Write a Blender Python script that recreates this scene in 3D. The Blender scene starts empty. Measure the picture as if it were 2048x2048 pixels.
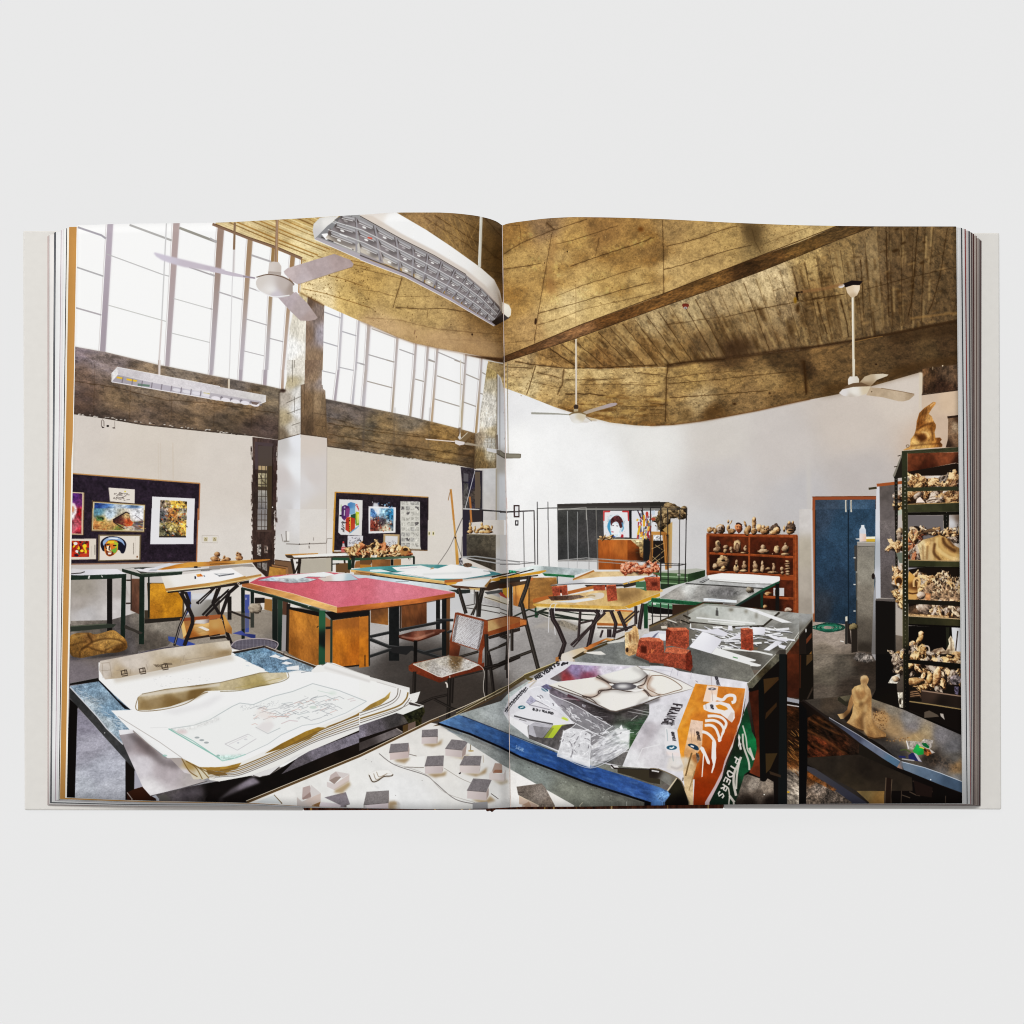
# An art book lying open at a double-page photograph, seen from straight above
# on a plain pale table top with an added glow.
import bpy, bmesh, math
import numpy as np
from mathutils import Vector

sc = bpy.context.scene
# ---------------------------------------------------------------- camera
D = 0.90                     # lens height over the table top
FPX = 3683.0 * D             # focal length in photo pixels (3683 px per metre on the table)
NX, NY = 1024.0, 1450.0      # photo pixel straight below the lens
OY = 1040.75                 # photo row of the book's middle
CAMY = -(NY - OY) / 3683.0
cam = bpy.data.cameras.new('camera')
cam.sensor_width = 36.0
cam.lens = 36.0 * FPX / 2048.0
cam.shift_y = (NY - 1024.0) / 2048.0
cam.clip_start = 0.05
cam.clip_end = 50.0
camo = bpy.data.objects.new('camera', cam)
camo.location = (0.0, CAMY, D)
sc.collection.objects.link(camo)
sc.camera = camo


def at(x, y, z):
    """Photo pixel -> point at height z."""
    k = (D - z) / FPX
    return Vector(((x - NX) * k, CAMY - (y - NY) * k, z))


# ---------------------------------------------------------------- light
w = bpy.data.worlds.new('World')
sc.world = w
w.use_nodes = True
bg = w.node_tree.nodes['Background']
bg.inputs[0].default_value = (0.97, 0.985, 1.0, 1)
bg.inputs[1].default_value = 0.46
la = bpy.data.lights.new('softbox', 'AREA')
la.shape = 'RECTANGLE'
la.size = 2.0
la.size_y = 1.6
la.energy = 148.0
la.color = (1.0, 0.985, 0.96)
lo = bpy.data.objects.new('softbox', la)
lo.location = (-1.55, 2.0, 3.6)
lo.rotation_euler = (Vector((0, 0, 0)) - Vector(lo.location)).to_track_quat('-Z', 'Y').to_euler()
sc.collection.objects.link(lo)
sc.view_settings.view_transform = 'Standard'
sc.view_settings.look = 'None'
sc.view_settings.exposure = 0.0
sc.view_settings.gamma = 1.0
sc.cycles.filter_width = 1.0

# ---------------------------------------------------------------- print painter
# The spread carries a full-bleed printed photograph.  It is flat ink, so it is
# painted here, shape by shape, into an array that becomes the page's colour.
PX0, PY0, PW, PH = 110, 415, 1830, 1220          # painted area, photo pixels
CV = np.empty((PH, PW, 3), np.float32)
RG = np.random.default_rng(7)
TILE = {'a': 420, 'b': 720, 'c': 1020, 'd': 1310,
        '1': 120, '2': 420, '3': 720, '4': 1000, '5': 1300, '6': 1600}
KZ = 320.0 / 1932.0
ORG = [0.0, 0.0, 1.0]


def t(name):
    """Choose the tracing sheet the next coordinates were read from."""
    if name == '':
        ORG[:] = [-PX0, -PY0, 1.0]
    else:
        ORG[:] = [TILE[name[1]] - PX0, TILE[name[0]] - PY0, KZ]


def pts(f):
    a = np.asarray(f, np.float64).reshape(-1, 2) * ORG[2]
    a[:, 0] += ORG[0]
    a[:, 1] += ORG[1]
    return a


def smooth(a, closed=True, k=6):
    n = len(a)
    if n < 3:
        return a
    out = []
    rng_ = range(n) if closed else range(n - 1)
    for i in rng_:
        p0 = a[(i - 1) % n] if closed or i > 0 else a[i]
        p1 = a[i]
        p2 = a[(i + 1) % n]
        p3 = a[(i + 2) % n] if closed or i + 2 < n else p2
        for j in range(k):
            u = j / k
            out.append(0.5 * ((2 * p1) + (p2 - p0) * u + (2 * p0 - 5 * p1 + 4 * p2 - p3) * u * u
                              + (3 * p1 - p0 - 3 * p2 + p3) * u ** 3))
    if not closed:
        out.append(a[-1])
    return np.array(out)


SS = 4


def cover(a, pad=0):
    """Anti-aliased coverage of polygon a (canvas px) -> x0, y0, mask."""
    x0 = max(0, int(np.floor(a[:, 0].min())) - pad)
    y0 = max(0, int(np.floor(a[:, 1].min())) - pad)
    x1 = min(PW, int(np.ceil(a[:, 0].max())) + 1 + pad)
    y1 = min(PH, int(np.ceil(a[:, 1].max())) + 1 + pad)
    if x1 <= x0 or y1 <= y0:
        return None
    w, h = x1 - x0, y1 - y0
    acc = np.zeros((h * SS, w + 2), np.float32)
    b = np.roll(a, -1, 0)
    for (ax, ay), (bx, by) in zip(a, b):
        if ay == by:
            continue
        sgn = 1.0 if by > ay else -1.0
        lo, hi = (ay, by) if by > ay else (by, ay)
        r0 = max(0, int(np.ceil((lo - y0) * SS - 0.5)))
        r1 = min(h * SS, int(np.ceil((hi - y0) * SS - 0.5)))
        if r1 <= r0:
            continue
        r = np.arange(r0, r1)
        yy = y0 + (r + 0.5) / SS
        xx = ax + (yy - ay) * (bx - ax) / (by - ay) - x0
        xx = np.clip(xx, 0, w)
        i = xx.astype(np.int64)
        f = (xx - i).astype(np.float32)
        acc[r, i] += sgn * (1 - f)
        acc[r, i + 1] += sgn * f
    m = np.clip(np.abs(np.cumsum(acc, 1)[:, :w]), 0, 1)
    m = m.reshape(h, SS, w).mean(1)
    return x0, y0, m


def blur(m, r):
    """Three box passes, close to a gaussian of sigma r."""
    k = max(1, int(round(r * 1.0)))
    for _ in range(2):
        for ax in (0, 1):
            pad = [(0, 0)] * m.ndim
            pad[ax] = (k + 1, k)
            c = np.cumsum(np.pad(m, pad, mode='edge'), ax)
            n = m.shape[ax]
            m = (np.take(c, range(2 * k + 1, 2 * k + 1 + n), ax) - np.take(c, range(0, n), ax)) / (2 * k + 1)
    return m


NT = 512


def _tile(n):
    g = np.random.default_rng(n).random((n, n)).astype(np.float32)
    u = np.arange(NT) * n / NT
    i = u.astype(int)
    f = (u - i).astype(np.float32)
    f = f * f * (3 - 2 * f)
    j = (i + 1) % n
    r = g[i] * (1 - f)[:, None] + g[j] * f[:, None]
    return r[:, i] * (1 - f) + r[:, j] * f


NOI = sum(_tile(n) * w for n, w in ((8, .34), (16, .26), (32, .18), (64, .12), (128, .10)))
NOI = (NOI - NOI.mean()) / NOI.std()
FIN = sum(_tile(n) * w for n, w in ((128, .5), (256, .5)))
FIN = (FIN - FIN.mean()) / FIN.std()


def noise(x, y, sc, ang=0.0, st=1.0, src=NOI, seed=0):
    """Noise at canvas px; sc = size of the largest features, st = stretch along ang."""
    c, s_ = np.cos(np.radians(ang)), np.sin(np.radians(ang))
    k = 8 if src is NOI else 128
    u = (x * c + y * s_) / (sc * st) * NT / k + seed * 71
    v = (-x * s_ + y * c) / sc * NT / k + seed * 37
    i = np.floor(u).astype(np.int64)
    j = np.floor(v).astype(np.int64)
    fu = (u - i).astype(np.float32)
    fv = (v - j).astype(np.float32)
    i0, i1, j0, j1 = i % NT, (i + 1) % NT, j % NT, (j + 1) % NT
    return ((src[j0, i0] * (1 - fu) + src[j0, i1] * fu) * (1 - fv)
            + (src[j1, i0] * (1 - fu) + src[j1, i1] * fu) * fv)


def colour(col, x, y):
    """(r,g,b) 0-255, or a list of (tile x, tile y, (r,g,b)) mixed by distance."""
    if isinstance(col, tuple):
        return np.asarray(col, np.float32) / 255.0
    q = pts([v for c in col for v in c[:2]])
    num = 0
    den = 0
    for (cx, cy), c in zip(q, col):
        w = 1.0 / ((x - cx) ** 2 + (y - cy) ** 2 + 30.0)
        w = w * w if len(col) > 2 else w
        num = num + w[..., None] * (np.asarray(c[2], np.float32) / 255.0)
        den = den + w
    return num / den[..., None]


SEED = [0]


def put(x0, y0, m, col, a=1.0, n=0.0, ns=30, na=0.0, st=1.0, sp=0.0, ss=2.0, stn=0.0, tint=None):
    h, w = m.shape
    y, x = np.mgrid[y0:y0 + h, x0:x0 + w].astype(np.float32)
    c = colour(col, x, y)
    SEED[0] += 1
    if n or sp or stn:
        k = np.ones((h, w), np.float32)
        if n:
            nz = noise(x, y, ns, na, st, NOI, SEED[0] % 13)
            k = k * np.clip(1 + n * nz, .15, 1.9)
        if sp:
            k = k * np.clip(1 + sp * noise(x, y, ss, na, max(1, st * .6), FIN, SEED[0] % 11), .3, 1.7)
        if stn:
            z = noise(x, y, ns * .55, na, st, NOI, SEED[0] % 7 + 2)
            f = noise(x, y, 5, na, 1.5, NOI, 4) * .35
            k = k * (1 - stn * np.clip((z + f - .3) * .8, 0, 1) + .6 * stn * np.clip((-z + f - .4) * .8, 0, 1))
        c = c * k[..., None]
        if tint is not None:
            z = np.clip(noise(x, y, ns * 1.7, na, st, NOI, 3) * .5, -1, 1)[..., None]
            c = c * (1 + z * np.asarray(tint, np.float32))
    m = (m * a)[..., None]
    v = CV[y0:y0 + h, x0:x0 + w]
    CV[y0:y0 + h, x0:x0 + w] = v * (1 - m) + np.clip(c, 0, 1) * m


def p(f, col, c=0, b=0, **kw):
    """Filled polygon.  c=1 rounds it through its points, b blurs its edge."""
    q = pts(f)
    if c:
        q = smooth(q)
    r = cover(q, int(b * 3) + (1 if b else 0))
    if r is None:
        return
    x0, y0, m = r
    if b:
        m = blur(m, b)
    put(x0, y0, m, col, **kw)


def s(f, w, col, c=0, b=0, w2=None, **kw):
    """Stroke; w in photo px at the start, w2 at the end."""
    q = pts(f)
    if c:
        q = smooth(q, False)
    w2 = w if w2 is None else w2
    d = np.gradient(q, axis=0)
    ln = np.hypot(d[:, 0], d[:, 1])
    ln[ln == 0] = 1
    nx, ny = -d[:, 1] / ln, d[:, 0] / ln
    k = np.linspace(w, w2, len(q)) / 2
    a = np.concatenate([np.c_[q[:, 0] + nx * k, q[:, 1] + ny * k],
                        np.c_[q[:, 0] - nx * k, q[:, 1] - ny * k][::-1]])
    r = cover(a, int(b * 3) + (1 if b else 0))
    if r is None:
        return
    x0, y0, m = r
    if b:
        m = blur(m, b)
    put(x0, y0, m, col, **kw)


def e(cx, cy, rx, ry, col, ang=0, **kw):
    th = np.linspace(0, 2 * np.pi, 28, endpoint=False)
    c, s_ = np.cos(np.radians(ang)), np.sin(np.radians(ang))
    x = rx * np.cos(th)
    y = ry * np.sin(th)
    p(np.c_[cx + x * c - y * s_, cy + x * s_ + y * c].ravel(), col, **kw)


def sh(f, a=.5, b=4, col=(20, 14, 10), c=0):
    p(f, col, c=c, b=b, a=a)


def lump(cx, cy, rx, ry, ang=0, lo=(48, 30, 18), mid=(165, 120, 75), hi=(235, 205, 160), rough=.5, li=(-.55, -.6, .58)):
    """A modelled clay lump: an ellipse lit like a rounded body."""
    q = pts([cx, cy])[0]
    k = ORG[2]
    rx, ry = max(rx * k, .8), max(ry * k, .8)
    R = int(max(rx, ry) + 2)
    x0, y0 = max(0, int(q[0]) - R), max(0, int(q[1]) - R)
    x1, y1 = min(PW, int(q[0]) + R + 1), min(PH, int(q[1]) + R + 1)
    if x1 <= x0 or y1 <= y0:
        return
    y, x = np.mgrid[y0:y1, x0:x1].astype(np.float32)
    c, s_ = np.cos(np.radians(ang)), np.sin(np.radians(ang))
    dx, dy = x + .5 - q[0], y + .5 - q[1]
    SEED[0] += 1
    wob = 1 + .17 * min(rough, 1.2) * noise(x, y, 13, 0, 1, NOI, SEED[0] % 17)
    u = (dx * c + dy * s_) / rx * wob
    v = (-dx * s_ + dy * c) / ry * wob
    r2 = u * u + v * v
    m = np.clip((1 - np.sqrt(r2)) * min(rx, ry) + .5, 0, 1)
    z = np.sqrt(np.clip(1 - r2, 0, 1))
    nx, ny = u * c - v * s_, u * s_ + v * c
    nz1 = noise(x, y, 6, ang, 1.8, NOI, SEED[0] % 19) * .36 * rough
    l = np.clip(nx * li[0] + ny * li[1] + z * li[2] + nz1, -.25, 1)
    lo, mid, hi = (np.asarray(i, np.float32) / 255 for i in (lo, mid, hi))
    l = (l + .25) / 1.25
    c1 = np.where((l < .5)[..., None], lo + (mid - lo) * (l * 2)[..., None], mid + (hi - mid) * (l * 2 - 1)[..., None])
    v_ = CV[y0:y1, x0:x1]
    CV[y0:y1, x0:x1] = v_ * (1 - m[..., None]) + np.clip(c1, 0, 1) * m[..., None]


def inside(q, x, y):
    r = False
    n = len(q)
    for i in range(n):
        (ax, ay), (bx, by) = q[i], q[(i + 1) % n]
        if (ay > y) != (by > y) and x < (bx - ax) * (y - ay) / (by - ay) + ax:
            r = not r
    return r


def pile(f, n, r0, r1, tones, seed=1, el=3.2, rough=1.1):
    """Heap of clay pieces inside polygon f, far ones first."""
    rg = np.random.default_rng(seed)
    q = np.asarray(f, float).reshape(-1, 2)
    lo, hi = q.min(0), q.max(0)
    out = []
    while len(out) < n:
        x, y = lo + rg.random(2) * (hi - lo)
        if inside(q, x, y):
            out.append((y, x))
    for y, x in sorted(out):
        r = r0 + rg.random() ** 1.6 * (r1 - r0)
        tn = tones[rg.integers(len(tones))]
        a_ = rg.random() * 180
        e(x, y + r * .35, r * 1.25, r * 1.05, (26, 16, 10), ang=a_, a=.55, b=.8)
        lump(x, y, r * (1 + rg.random() * (el - 1)), r * (.6 + .4 * rg.random()), a_, *tn, rough=rough)
        if rg.random() < .45:
            c_, s_ = np.cos(np.radians(a_)) * r, np.sin(np.radians(a_)) * r
            s([x - c_, y - s_, x + s_ * .3, y + c_ * .3, x + c_, y + s_], 1 + rg.random() * 1.5, (40, 24, 14), c=1, a=.6)


GLYPH = {'A': '0,0 .5,1 1,0|.2,.4 .8,.4', 'B': '0,0 0,1 .8,.9 .8,.6 0,.5 .9,.4 .9,.1 0,0', 'C': '1,.9 .4,1 0,.6 0,.3 .4,0 1,.1',
         'D': '0,0 0,1 .6,1 1,.6 1,.4 .6,0 0,0', 'E': '1,0 0,0 0,1 1,1|0,.5 .8,.5', 'F': '0,0 0,1 1,1|0,.5 .8,.5',
         'G': '1,.85 .5,1 0,.6 0,.3 .5,0 1,.1 1,.45 .6,.45', 'H': '0,0 0,1|1,0 1,1|0,.5 1,.5', 'I': '.5,0 .5,1',
         'K': '0,0 0,1|1,1 0,.45 1,0', 'L': '0,1 0,0 1,0', 'M': '0,0 0,1 .5,.4 1,1 1,0', 'N': '0,0 0,1 1,0 1,1',
         'O': '.5,0 0,.3 0,.7 .5,1 1,.7 1,.3 .5,0', 'P': '0,0 0,1 .9,.95 .9,.55 0,.5', 'R': '0,0 0,1 .9,.95 .9,.55 0,.5|.4,.5 1,0',
         'S': '0,.1 .6,0 1,.25 .1,.7 .4,1 1,.9', 'T': '.5,0 .5,1|0,1 1,1', 'U': '0,1 0,.2 .5,0 1,.2 1,1',
         'V': '0,1 .5,0 1,1', 'W': '0,1 .25,0 .5,.7 .75,0 1,1', 'X': '0,0 1,1|0,1 1,0', 'Y': '0,1 .5,.5 1,1|.5,.5 .5,0',
         '&': '1,0 .2,.8 .5,1 .75,.8 0,.3 .3,0 1,.4', ' ': ''}


def text(tx, ox, oy, dx, dy, ux, uy, w, col, gap=.3, **kw):
    """Lettering: dx,dy = one letter's advance, ux,uy = letter height, tile px."""
    for ch in tx:
        for st_ in GLYPH[ch].split('|'):
            if st_:
                f = []
                for pr in st_.split(' '):
                    a, b_ = map(float, pr.split(','))
                    f += [ox + a * dx * (1 - gap) + b_ * ux, oy + a * dy * (1 - gap) + b_ * uy]
                s(f, w, col, **kw)
        ox += dx
        oy += dy


CLAY = [((52, 32, 18), (170, 122, 74), (238, 205, 155)), ((40, 26, 16), (140, 98, 60), (215, 175, 125)),
        ((45, 35, 30), (160, 135, 115), (225, 205, 185)), ((60, 28, 16), (165, 90, 50), (225, 150, 100))]
GREY = [((38, 30, 26), (120, 100, 85), (200, 182, 162)), ((48, 36, 28), (160, 130, 100), (235, 210, 175)),
        ((30, 24, 20), (95, 80, 70), (175, 160, 145))]
WARM = [((55, 34, 16), (175, 128, 75), (240, 208, 150)), ((40, 26, 14), (150, 105, 62), (228, 188, 130)),
        ((62, 34, 18), (190, 140, 90), (248, 222, 175))]


def crack(q, w, a=.7, col=(58, 36, 12), jit=2.0):
    """A thin ragged line, as between shutter boards."""
    k = np.asarray(q, float).reshape(-1, 2)
    out = [k[0]]
    for a_, b_ in zip(k, k[1:]):
        n_ = max(2, int(np.hypot(*(b_ - a_)) * ORG[2] / 7))
        for i_ in range(1, n_ + 1):
            out.append(a_ + (b_ - a_) * i_ / n_ + (RG.random(2) - .5) * jit / ORG[2] * .6)
    s(np.ravel(out), w * .85, col, a=a * .8)
    for m_ in range(0, len(out) - 2, 3):
        if RG.random() < .5:
            s(np.ravel(out[m_:m_ + 3]), w * (1.6 + RG.random() * 1.6), col, a=a * .35, b=.8)

# ---- room shell ------------------------------------------------------------
CV[:] = np.array([243,243,243],np.float32) / 255
t('')
# back wall on the left page,floor,right wall
p([115,800,1012,900,1012,1260,115,1300],[(140,860,(206,196,187)),(300,900,(207,196,184)),(480,940,(208,198,188)),
   (700,930,(206,196,182)),(900,960,(214,205,197)),(860,1100,(212,204,194)),(620,1150,(220,214,208)),(200,1150,(182,176,170)),(470,1130,(214,206,198))],n=.006,ns=60,sp=.006)
p([1005,760,1010,1270,1780,1290,1945,1320,1945,720],[(1015,800,(226,226,228)),(1040,900,(240,240,240)),(1200,950,(236,236,236)),
   (1300,900,(222,220,216)),(1440,880,(203,196,189)),(1450,960,(196,190,187)),(1560,900,(196,188,183)),(1700,850,(198,186,176)),(1800,780,(205,192,180)),
   (1720,960,(184,176,172)),(1600,1000,(188,184,184)),(1420,1080,(200,198,198)),(1600,1150,(170,166,160)),(1880,880,(200,176,156)),(1620,1220,(158,146,134))],n=.006,ns=70,sp=.006)
p([1612,890,1618,1250,1624,1250,1622,950],(196,190,184),b=2,a=.6)
# floor
p([115,1250,330,1232,600,1215,760,1190,860,1180,1330,1195,1640,1240,1945,1300,1945,1640,115,1640],
  [(180,1280,(120,110,104)),(150,1360,(118,110,114)),(160,1500,(150,150,160)),(180,1590,(172,176,186)),(500,1240,(150,140,128)),(560,1290,(120,112,104)),
   (760,1260,(182,178,176)),(800,1330,(72,66,62)),(900,1200,(196,194,192)),(1000,1260,(168,164,162)),(940,1400,(66,58,52)),(860,1360,(60,52,47)),
   (1060,1290,(150,146,144)),(1200,1230,(205,200,194)),(1150,1300,(140,136,134)),(1660,1300,(140,126,112)),(1640,1260,(165,150,136)),(1700,1340,(84,74,64)),
   (1600,1480,(30,22,17)),(1800,1500,(26,20,16))],n=.022,ns=40,na=-12,st=2.5,sp=.025)

# ---- windows ---------------------------------------------------------------
MU = (176,166,174)

def mull(x0,x1,y0,x2,x3,y1,ct=MU,cb=MU,g=2.2):
    ct,cb = (tuple(v * .94 for v in c_) for c_ in (ct,cb))
    p([x0,y0,x1,y0,x3,y1,x2,y1],[((x0 + x1) / 2,y0,ct),((x2 + x3) / 2,y1,cb)])
    s([x0 - 6,y0,x2 - 6,y1],1.0,(246,244,242))
    s([x0 - 14,y0,x2 - 14,y1],.9,(186,176,178))
    s([x1 + 3,y0,x3 + 3,y1],1.6,(214,209,214),a=.8,b=1)

t('a1')
mull(572,645,150,480,550,1720,(184,172,184),(170,158,168))
mull(1368,1448,150,1268,1322,1890,(182,162,160),(178,166,172))
mull(1905,1990,150,1800,1850,1990,(160,136,122),(182,174,182))
for q,w,c_ in (([215,208,500,305,555,345],3.4,(176,172,180)),([205,692,525,800],2.6,(184,182,184)),([190,1180,500,1268],2.6,(184,178,182)),
                 ([840,180,1350,368],3.6,(186,184,182)),([1440,215,1890,385],4.4,(162,158,150)),([560,530,1240,780,1320,800],1.7,(196,194,194)),
                 ([585,1150,1280,1345],1.6,(206,206,202)),([1370,1068,1838,1200],1.5,(204,204,202)),([1345,1486,1810,1600],1.5,(204,204,202)),
                 ([1560,690,1865,795],2.4,(176,172,174))):
    s(q,w * 1.15,tuple(v * .9 for v in c_))
s([1286,150,1228,1330],2.6,(196,195,196))
s([1228,1330,1208,1640,1190,1900],3.2,(206,196,194))
t('a2')
for a_ in ((455,520,330,350,398,1932,(168,138,108),(188,180,188)),(745,790,440,660,705,1932,(160,126,80),(190,184,190)),
           (972,1032,540,868,900,1932,(165,130,90),(192,172,162)),(1098,1118,570,1090,1100,1000,(165,120,60),(180,140,80))):
    mull(*a_)
for q,w in (([0,340,80,390],3.4),([500,545,740,625],3.4),([0,770,60,795],3),([100,988,400,1085],2.4),([475,938,600,982],2.2),
             ([430,1315,690,1390],1.9),([410,1702,655,1762],1.5),([715,1548,885,1592],2),([0,1190,30,1200],2)):
    s(q,w * 1.1,(170,166,168))
s([290,480,268,900,235,1932],1.9,(206,204,206))
mull(1582,1610,1230,1540,1568,1932,(196,192,198),(198,194,200))
mull(1785,1812,1330,1748,1772,1932,(192,186,190),(192,186,192))
mull(1915,1940,1380,1882,1906,1932,(192,186,190),(192,186,192))
for q in ([1380,1232,1580,1305],[1595,1466,1768,1520],[1360,1592,1540,1646],[1770,1842,1875,1866]):
    s(q,2.3,(166,164,170))
t('b2')
mull(0,38,118,-15,22,210)
mull(350,398,118,345,388,265)
mull(645,695,118,638,682,330,MU,(176,160,168))
mull(865,898,118,855,890,370,(190,168,155),(178,150,130))
mull(1538,1566,118,1490,1524,500)
mull(1748,1770,118,1705,1734,540,(196,192,194),(188,184,192))
mull(1882,1904,118,1842,1870,570)
for q in ([1350,130,1512,166],[1552,86,1735,126],[1768,30,1875,56]):
    s(q,2.1,(170,168,172))
s([240,0,228,240],2.0,(214,212,212))
t('a3')
for x0,x1,y0,x2,x3 in ((88,130,1380,55,90),(438,470,1520,412,440),(662,692,1600,642,670),(805,838,1640,788,816),(922,952,1660,902,930),
                           (1266,1296,1740,1255,1280),(1457,1482,1780,1450,1474)):
    mull(x0,x1,y0,x2,x3,1932,(186,172,166),(190,180,180))
t('b3')
for x0,x1,x2,x3,y1,c_ in ((55,92,18,48,560,(190,186,192)),(412,440,375,402,635,(176,160,140)),(642,672,592,622,682,(176,160,142)),(788,816,738,762,716,(170,156,148)),
                               (902,930,852,880,750,(190,162,130)),(1255,1282,1205,1236,836,(190,172,140)),(1450,1476,1385,1416,885,(180,150,110))):
    mull(x0,x1,118,x2,x3,y1,(190,178,172),c_)
t('a3')
for q in ([140,1432,440,1546],[100,1746,410,1836],[475,1682,655,1746],[825,1800,905,1832],[940,1716,1258,1852],[0,1855,58,1872]):
    s(q,2.2,(162,158,158))
t('b3')
for q in ([320,0,415,25],[85,256,390,336],[665,230,772,260],[820,0,905,26],[930,190,1240,300],[900,470,1208,562],[1140,0,1268,45],
          [1278,170,1440,240],[1245,506,1402,562],[1475,150,1518,176],[1450,402,1492,416]):
    s(q,2.2,(160,152,144))

# ---- concrete: left band -----------------------------------------------------
CK = dict(stn=.2,n=.06,ns=26,st=2.2,sp=.05,tint=(-.02,0,.05))
t('')
p([115,687,198,702,211,704,318,730,340,734,424,751,478,761,527,770,563,778,560,880,504,872,420,864,285,850,215,838,115,823],
  [(150,700,(136,120,120)),(210,715,(138,123,119)),(150,760,(112,93,83)),(160,800,(86,69,60)),(240,800,(123,104,84)),(230,835,(91,76,65)),(300,770,(140,120,98)),
   (310,830,(113,94,77)),(360,750,(134,120,106)),(420,800,(131,108,83)),(440,850,(92,78,64)),(500,800,(127,106,81)),(520,860,(92,75,66)),(540,790,(122,108,90)),(480,770,(125,112,101))],na=11, **CK)
s([115,687,198,702,340,734,424,751,527,770,563,778],2.2,(172,160,150),a=.5,b=1)
crack([115,757,230,775,330,800,420,806,552,826],1.3,.6)
for x in (190,262,345,430,505):
    crack([x,715 + (x - 134) * .17,x - 3,826 + (x - 134) * .1],1.2,.35)
s([200,800,300,818,400,832],1.6,(65,51,40),a=.4,b=1)
s([115,823,215,837,285,849,420,863,504,871],2.2,(60,50,43),a=.75)
for i in range(70):
    x = 134 + RG.random() * 370
    y = 825 + (x - 134) * .124
    e(x,y - 1 + RG.random() * 3,.8 + RG.random() * 2.6,.5 + RG.random(),(208,202,195) if RG.random() < .6 else (56,46,39),a=.8)
# right band
p([648,797,740,816,818,832,866,844,918,857,956,868,952,938,922,932,720,902,654,892,601,875,603,760,645,770],
  [(660,820,(116,104,96)),(650,870,(130,105,77)),(720,830,(112,100,92)),(700,870,(140,117,85)),(740,850,(116,103,83)),(760,860,(137,113,78)),(820,845,(122,109,92)),
   (830,880,(135,109,74)),(880,870,(146,116,71)),(900,900,(137,110,68)),(930,900,(103,81,54)),(800,905,(111,91,64)),(700,895,(97,80,59)),(940,930,(85,68,47))],na=10, **CK)
for q,w,a_ in (([610,826,650,834,720,852,900,880],1.3,.4),([655,846,740,862,860,876,950,893],1.8,.55),([655,868,760,886,900,905,950,914],2,.5),([660,884,780,900,940,926],1.6,.45)):
    crack(q,w,a_)
for x in (729,790,860,632):
    s([x,815,x - 3,895],4 if x == 729 else 1.4,(84,74,67),a=.5,b=1)
s([654,892,720,902,922,931],2.4,(76,66,56),a=.7)
for i in range(40):
    x = 700 + RG.random() * 220
    e(x,899 + (x - 700) * .148,1 + RG.random() * 2.5,.6 + RG.random(),(203,198,189),a=.7)
s([650,797,740,816,866,844,950,867],1.6,(168,156,144),a=.5,b=1)

# pillar between the windows
t('a2')
p([1090,960,1180,1030,1160,1340,1150,1932,920,1932,960,1420,1000,1260],[(1130,1100,(203,183,141)),(1120,1400,(218,211,195)),(1080,1900,(214,207,193)),(940,1700,(235,234,231))],
  b=1.2,n=.03,ns=26,na=90,st=4,sp=.05)
p([1180,1030,1260,1080,1380,1150,1360,1932,1148,1932,1160,1340],[(1200,1100,(105,85,69)),(1320,1200,(134,117,108)),(1180,1500,(121,100,83)),(1250,1800,(139,116,93)),(1350,1500,(167,158,165))],n=.04,ns=14,na=90,st=5,sp=.05)
t('b2')
p([930,0,1146,0,1140,290,1100,300,1096,900,820,972,838,400,900,370,925,250],[(1040,100,(218,211,198)),(950,100,(230,225,217)),(1000,270,(188,174,142)),(1060,380,(213,210,204)),(900,450,(168,158,146)),
   (1060,600,(225,224,223)),(900,700,(163,148,119)),(1000,820,(203,196,186)),(860,900,(119,104,85))],n=.03,ns=16,na=90,st=3,sp=.05)
p([1148,0,1352,0,1350,335,1392,370,1396,470,1420,940,1100,905,1102,300,1142,292],[(1180,100,(122,100,82)),(1260,200,(141,118,95)),(1340,250,(155,141,134)),(1180,500,(122,98,72)),(1300,500,(133,112,87)),(1160,850,(96,76,56)),(1360,850,(118,95,68))],
  n=.045,ns=14,na=90,st=3,sp=.05)
for q in ([920,520,1096,440],[930,650,1096,590],[1020,440,1018,640],[985,790,1090,755],[1022,0,1022,90],[994,0,994,270]):
    s(q,1.3,(68,62,55),a=.6)
for q in ([1245,320,1240,860],[1220,640,1220,860],[1140,290,1140,600],[1256,640,1410,665],[1260,780,1410,810],[1400,480,1400,800]):
    s(q,1.2,(77,60,44),a=.6)
s([838,380,826,960],3,(66,54,44),a=.6,b=1)
s([1100,300,1098,900],1.6,(65,52,41),a=.7)
e(880,370,36,22,(64,47,38),b=1)
# plastered pillar
p([820,970,1096,890,1090,1932,800,1932],[(850,1000,(190,186,184)),(1060,960,(224,226,232)),(1060,1300,(226,228,232)),(860,1400,(198,190,188)),(940,1800,(196,192,192)),(1060,1800,(214,214,218))],n=.003,ns=30)
p([1098,900,1416,940,1410,1932,1090,1932],[(1200,950,(204,192,182)),(1250,1400,(202,194,190)),(1130,1500,(208,204,204)),(1350,1800,(204,196,188))],n=.003,ns=30)
s([820,968,1096,890,1416,938],1.4,(70,54,40),a=.8)
s([1415,940,1418,1046,1932,1108],1.4,(72,56,40),a=.7)
s([1412,1050,1408,1932],1.2,(176,166,158))
t('c2')
p([800,-10,1088,-10,1078,600,780,600],[(860,100,(196,190,188)),(1040,100,(214,212,212)),(900,500,(204,200,196))],n=.003,ns=24,sp=.006)
p([1088,-10,1410,-10,1404,600,1080,600],[(1200,100,(212,206,200)),(1350,400,(214,206,198))],n=.003,ns=24,sp=.006)
s([1410,0,1406,560],1.6,(184,174,166))
p([1090,600,1400,590,1400,780,1080,780],(172,164,152),n=.02)
p([1400,560,1470,550,1470,780,1400,780],(176,166,150))
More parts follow.
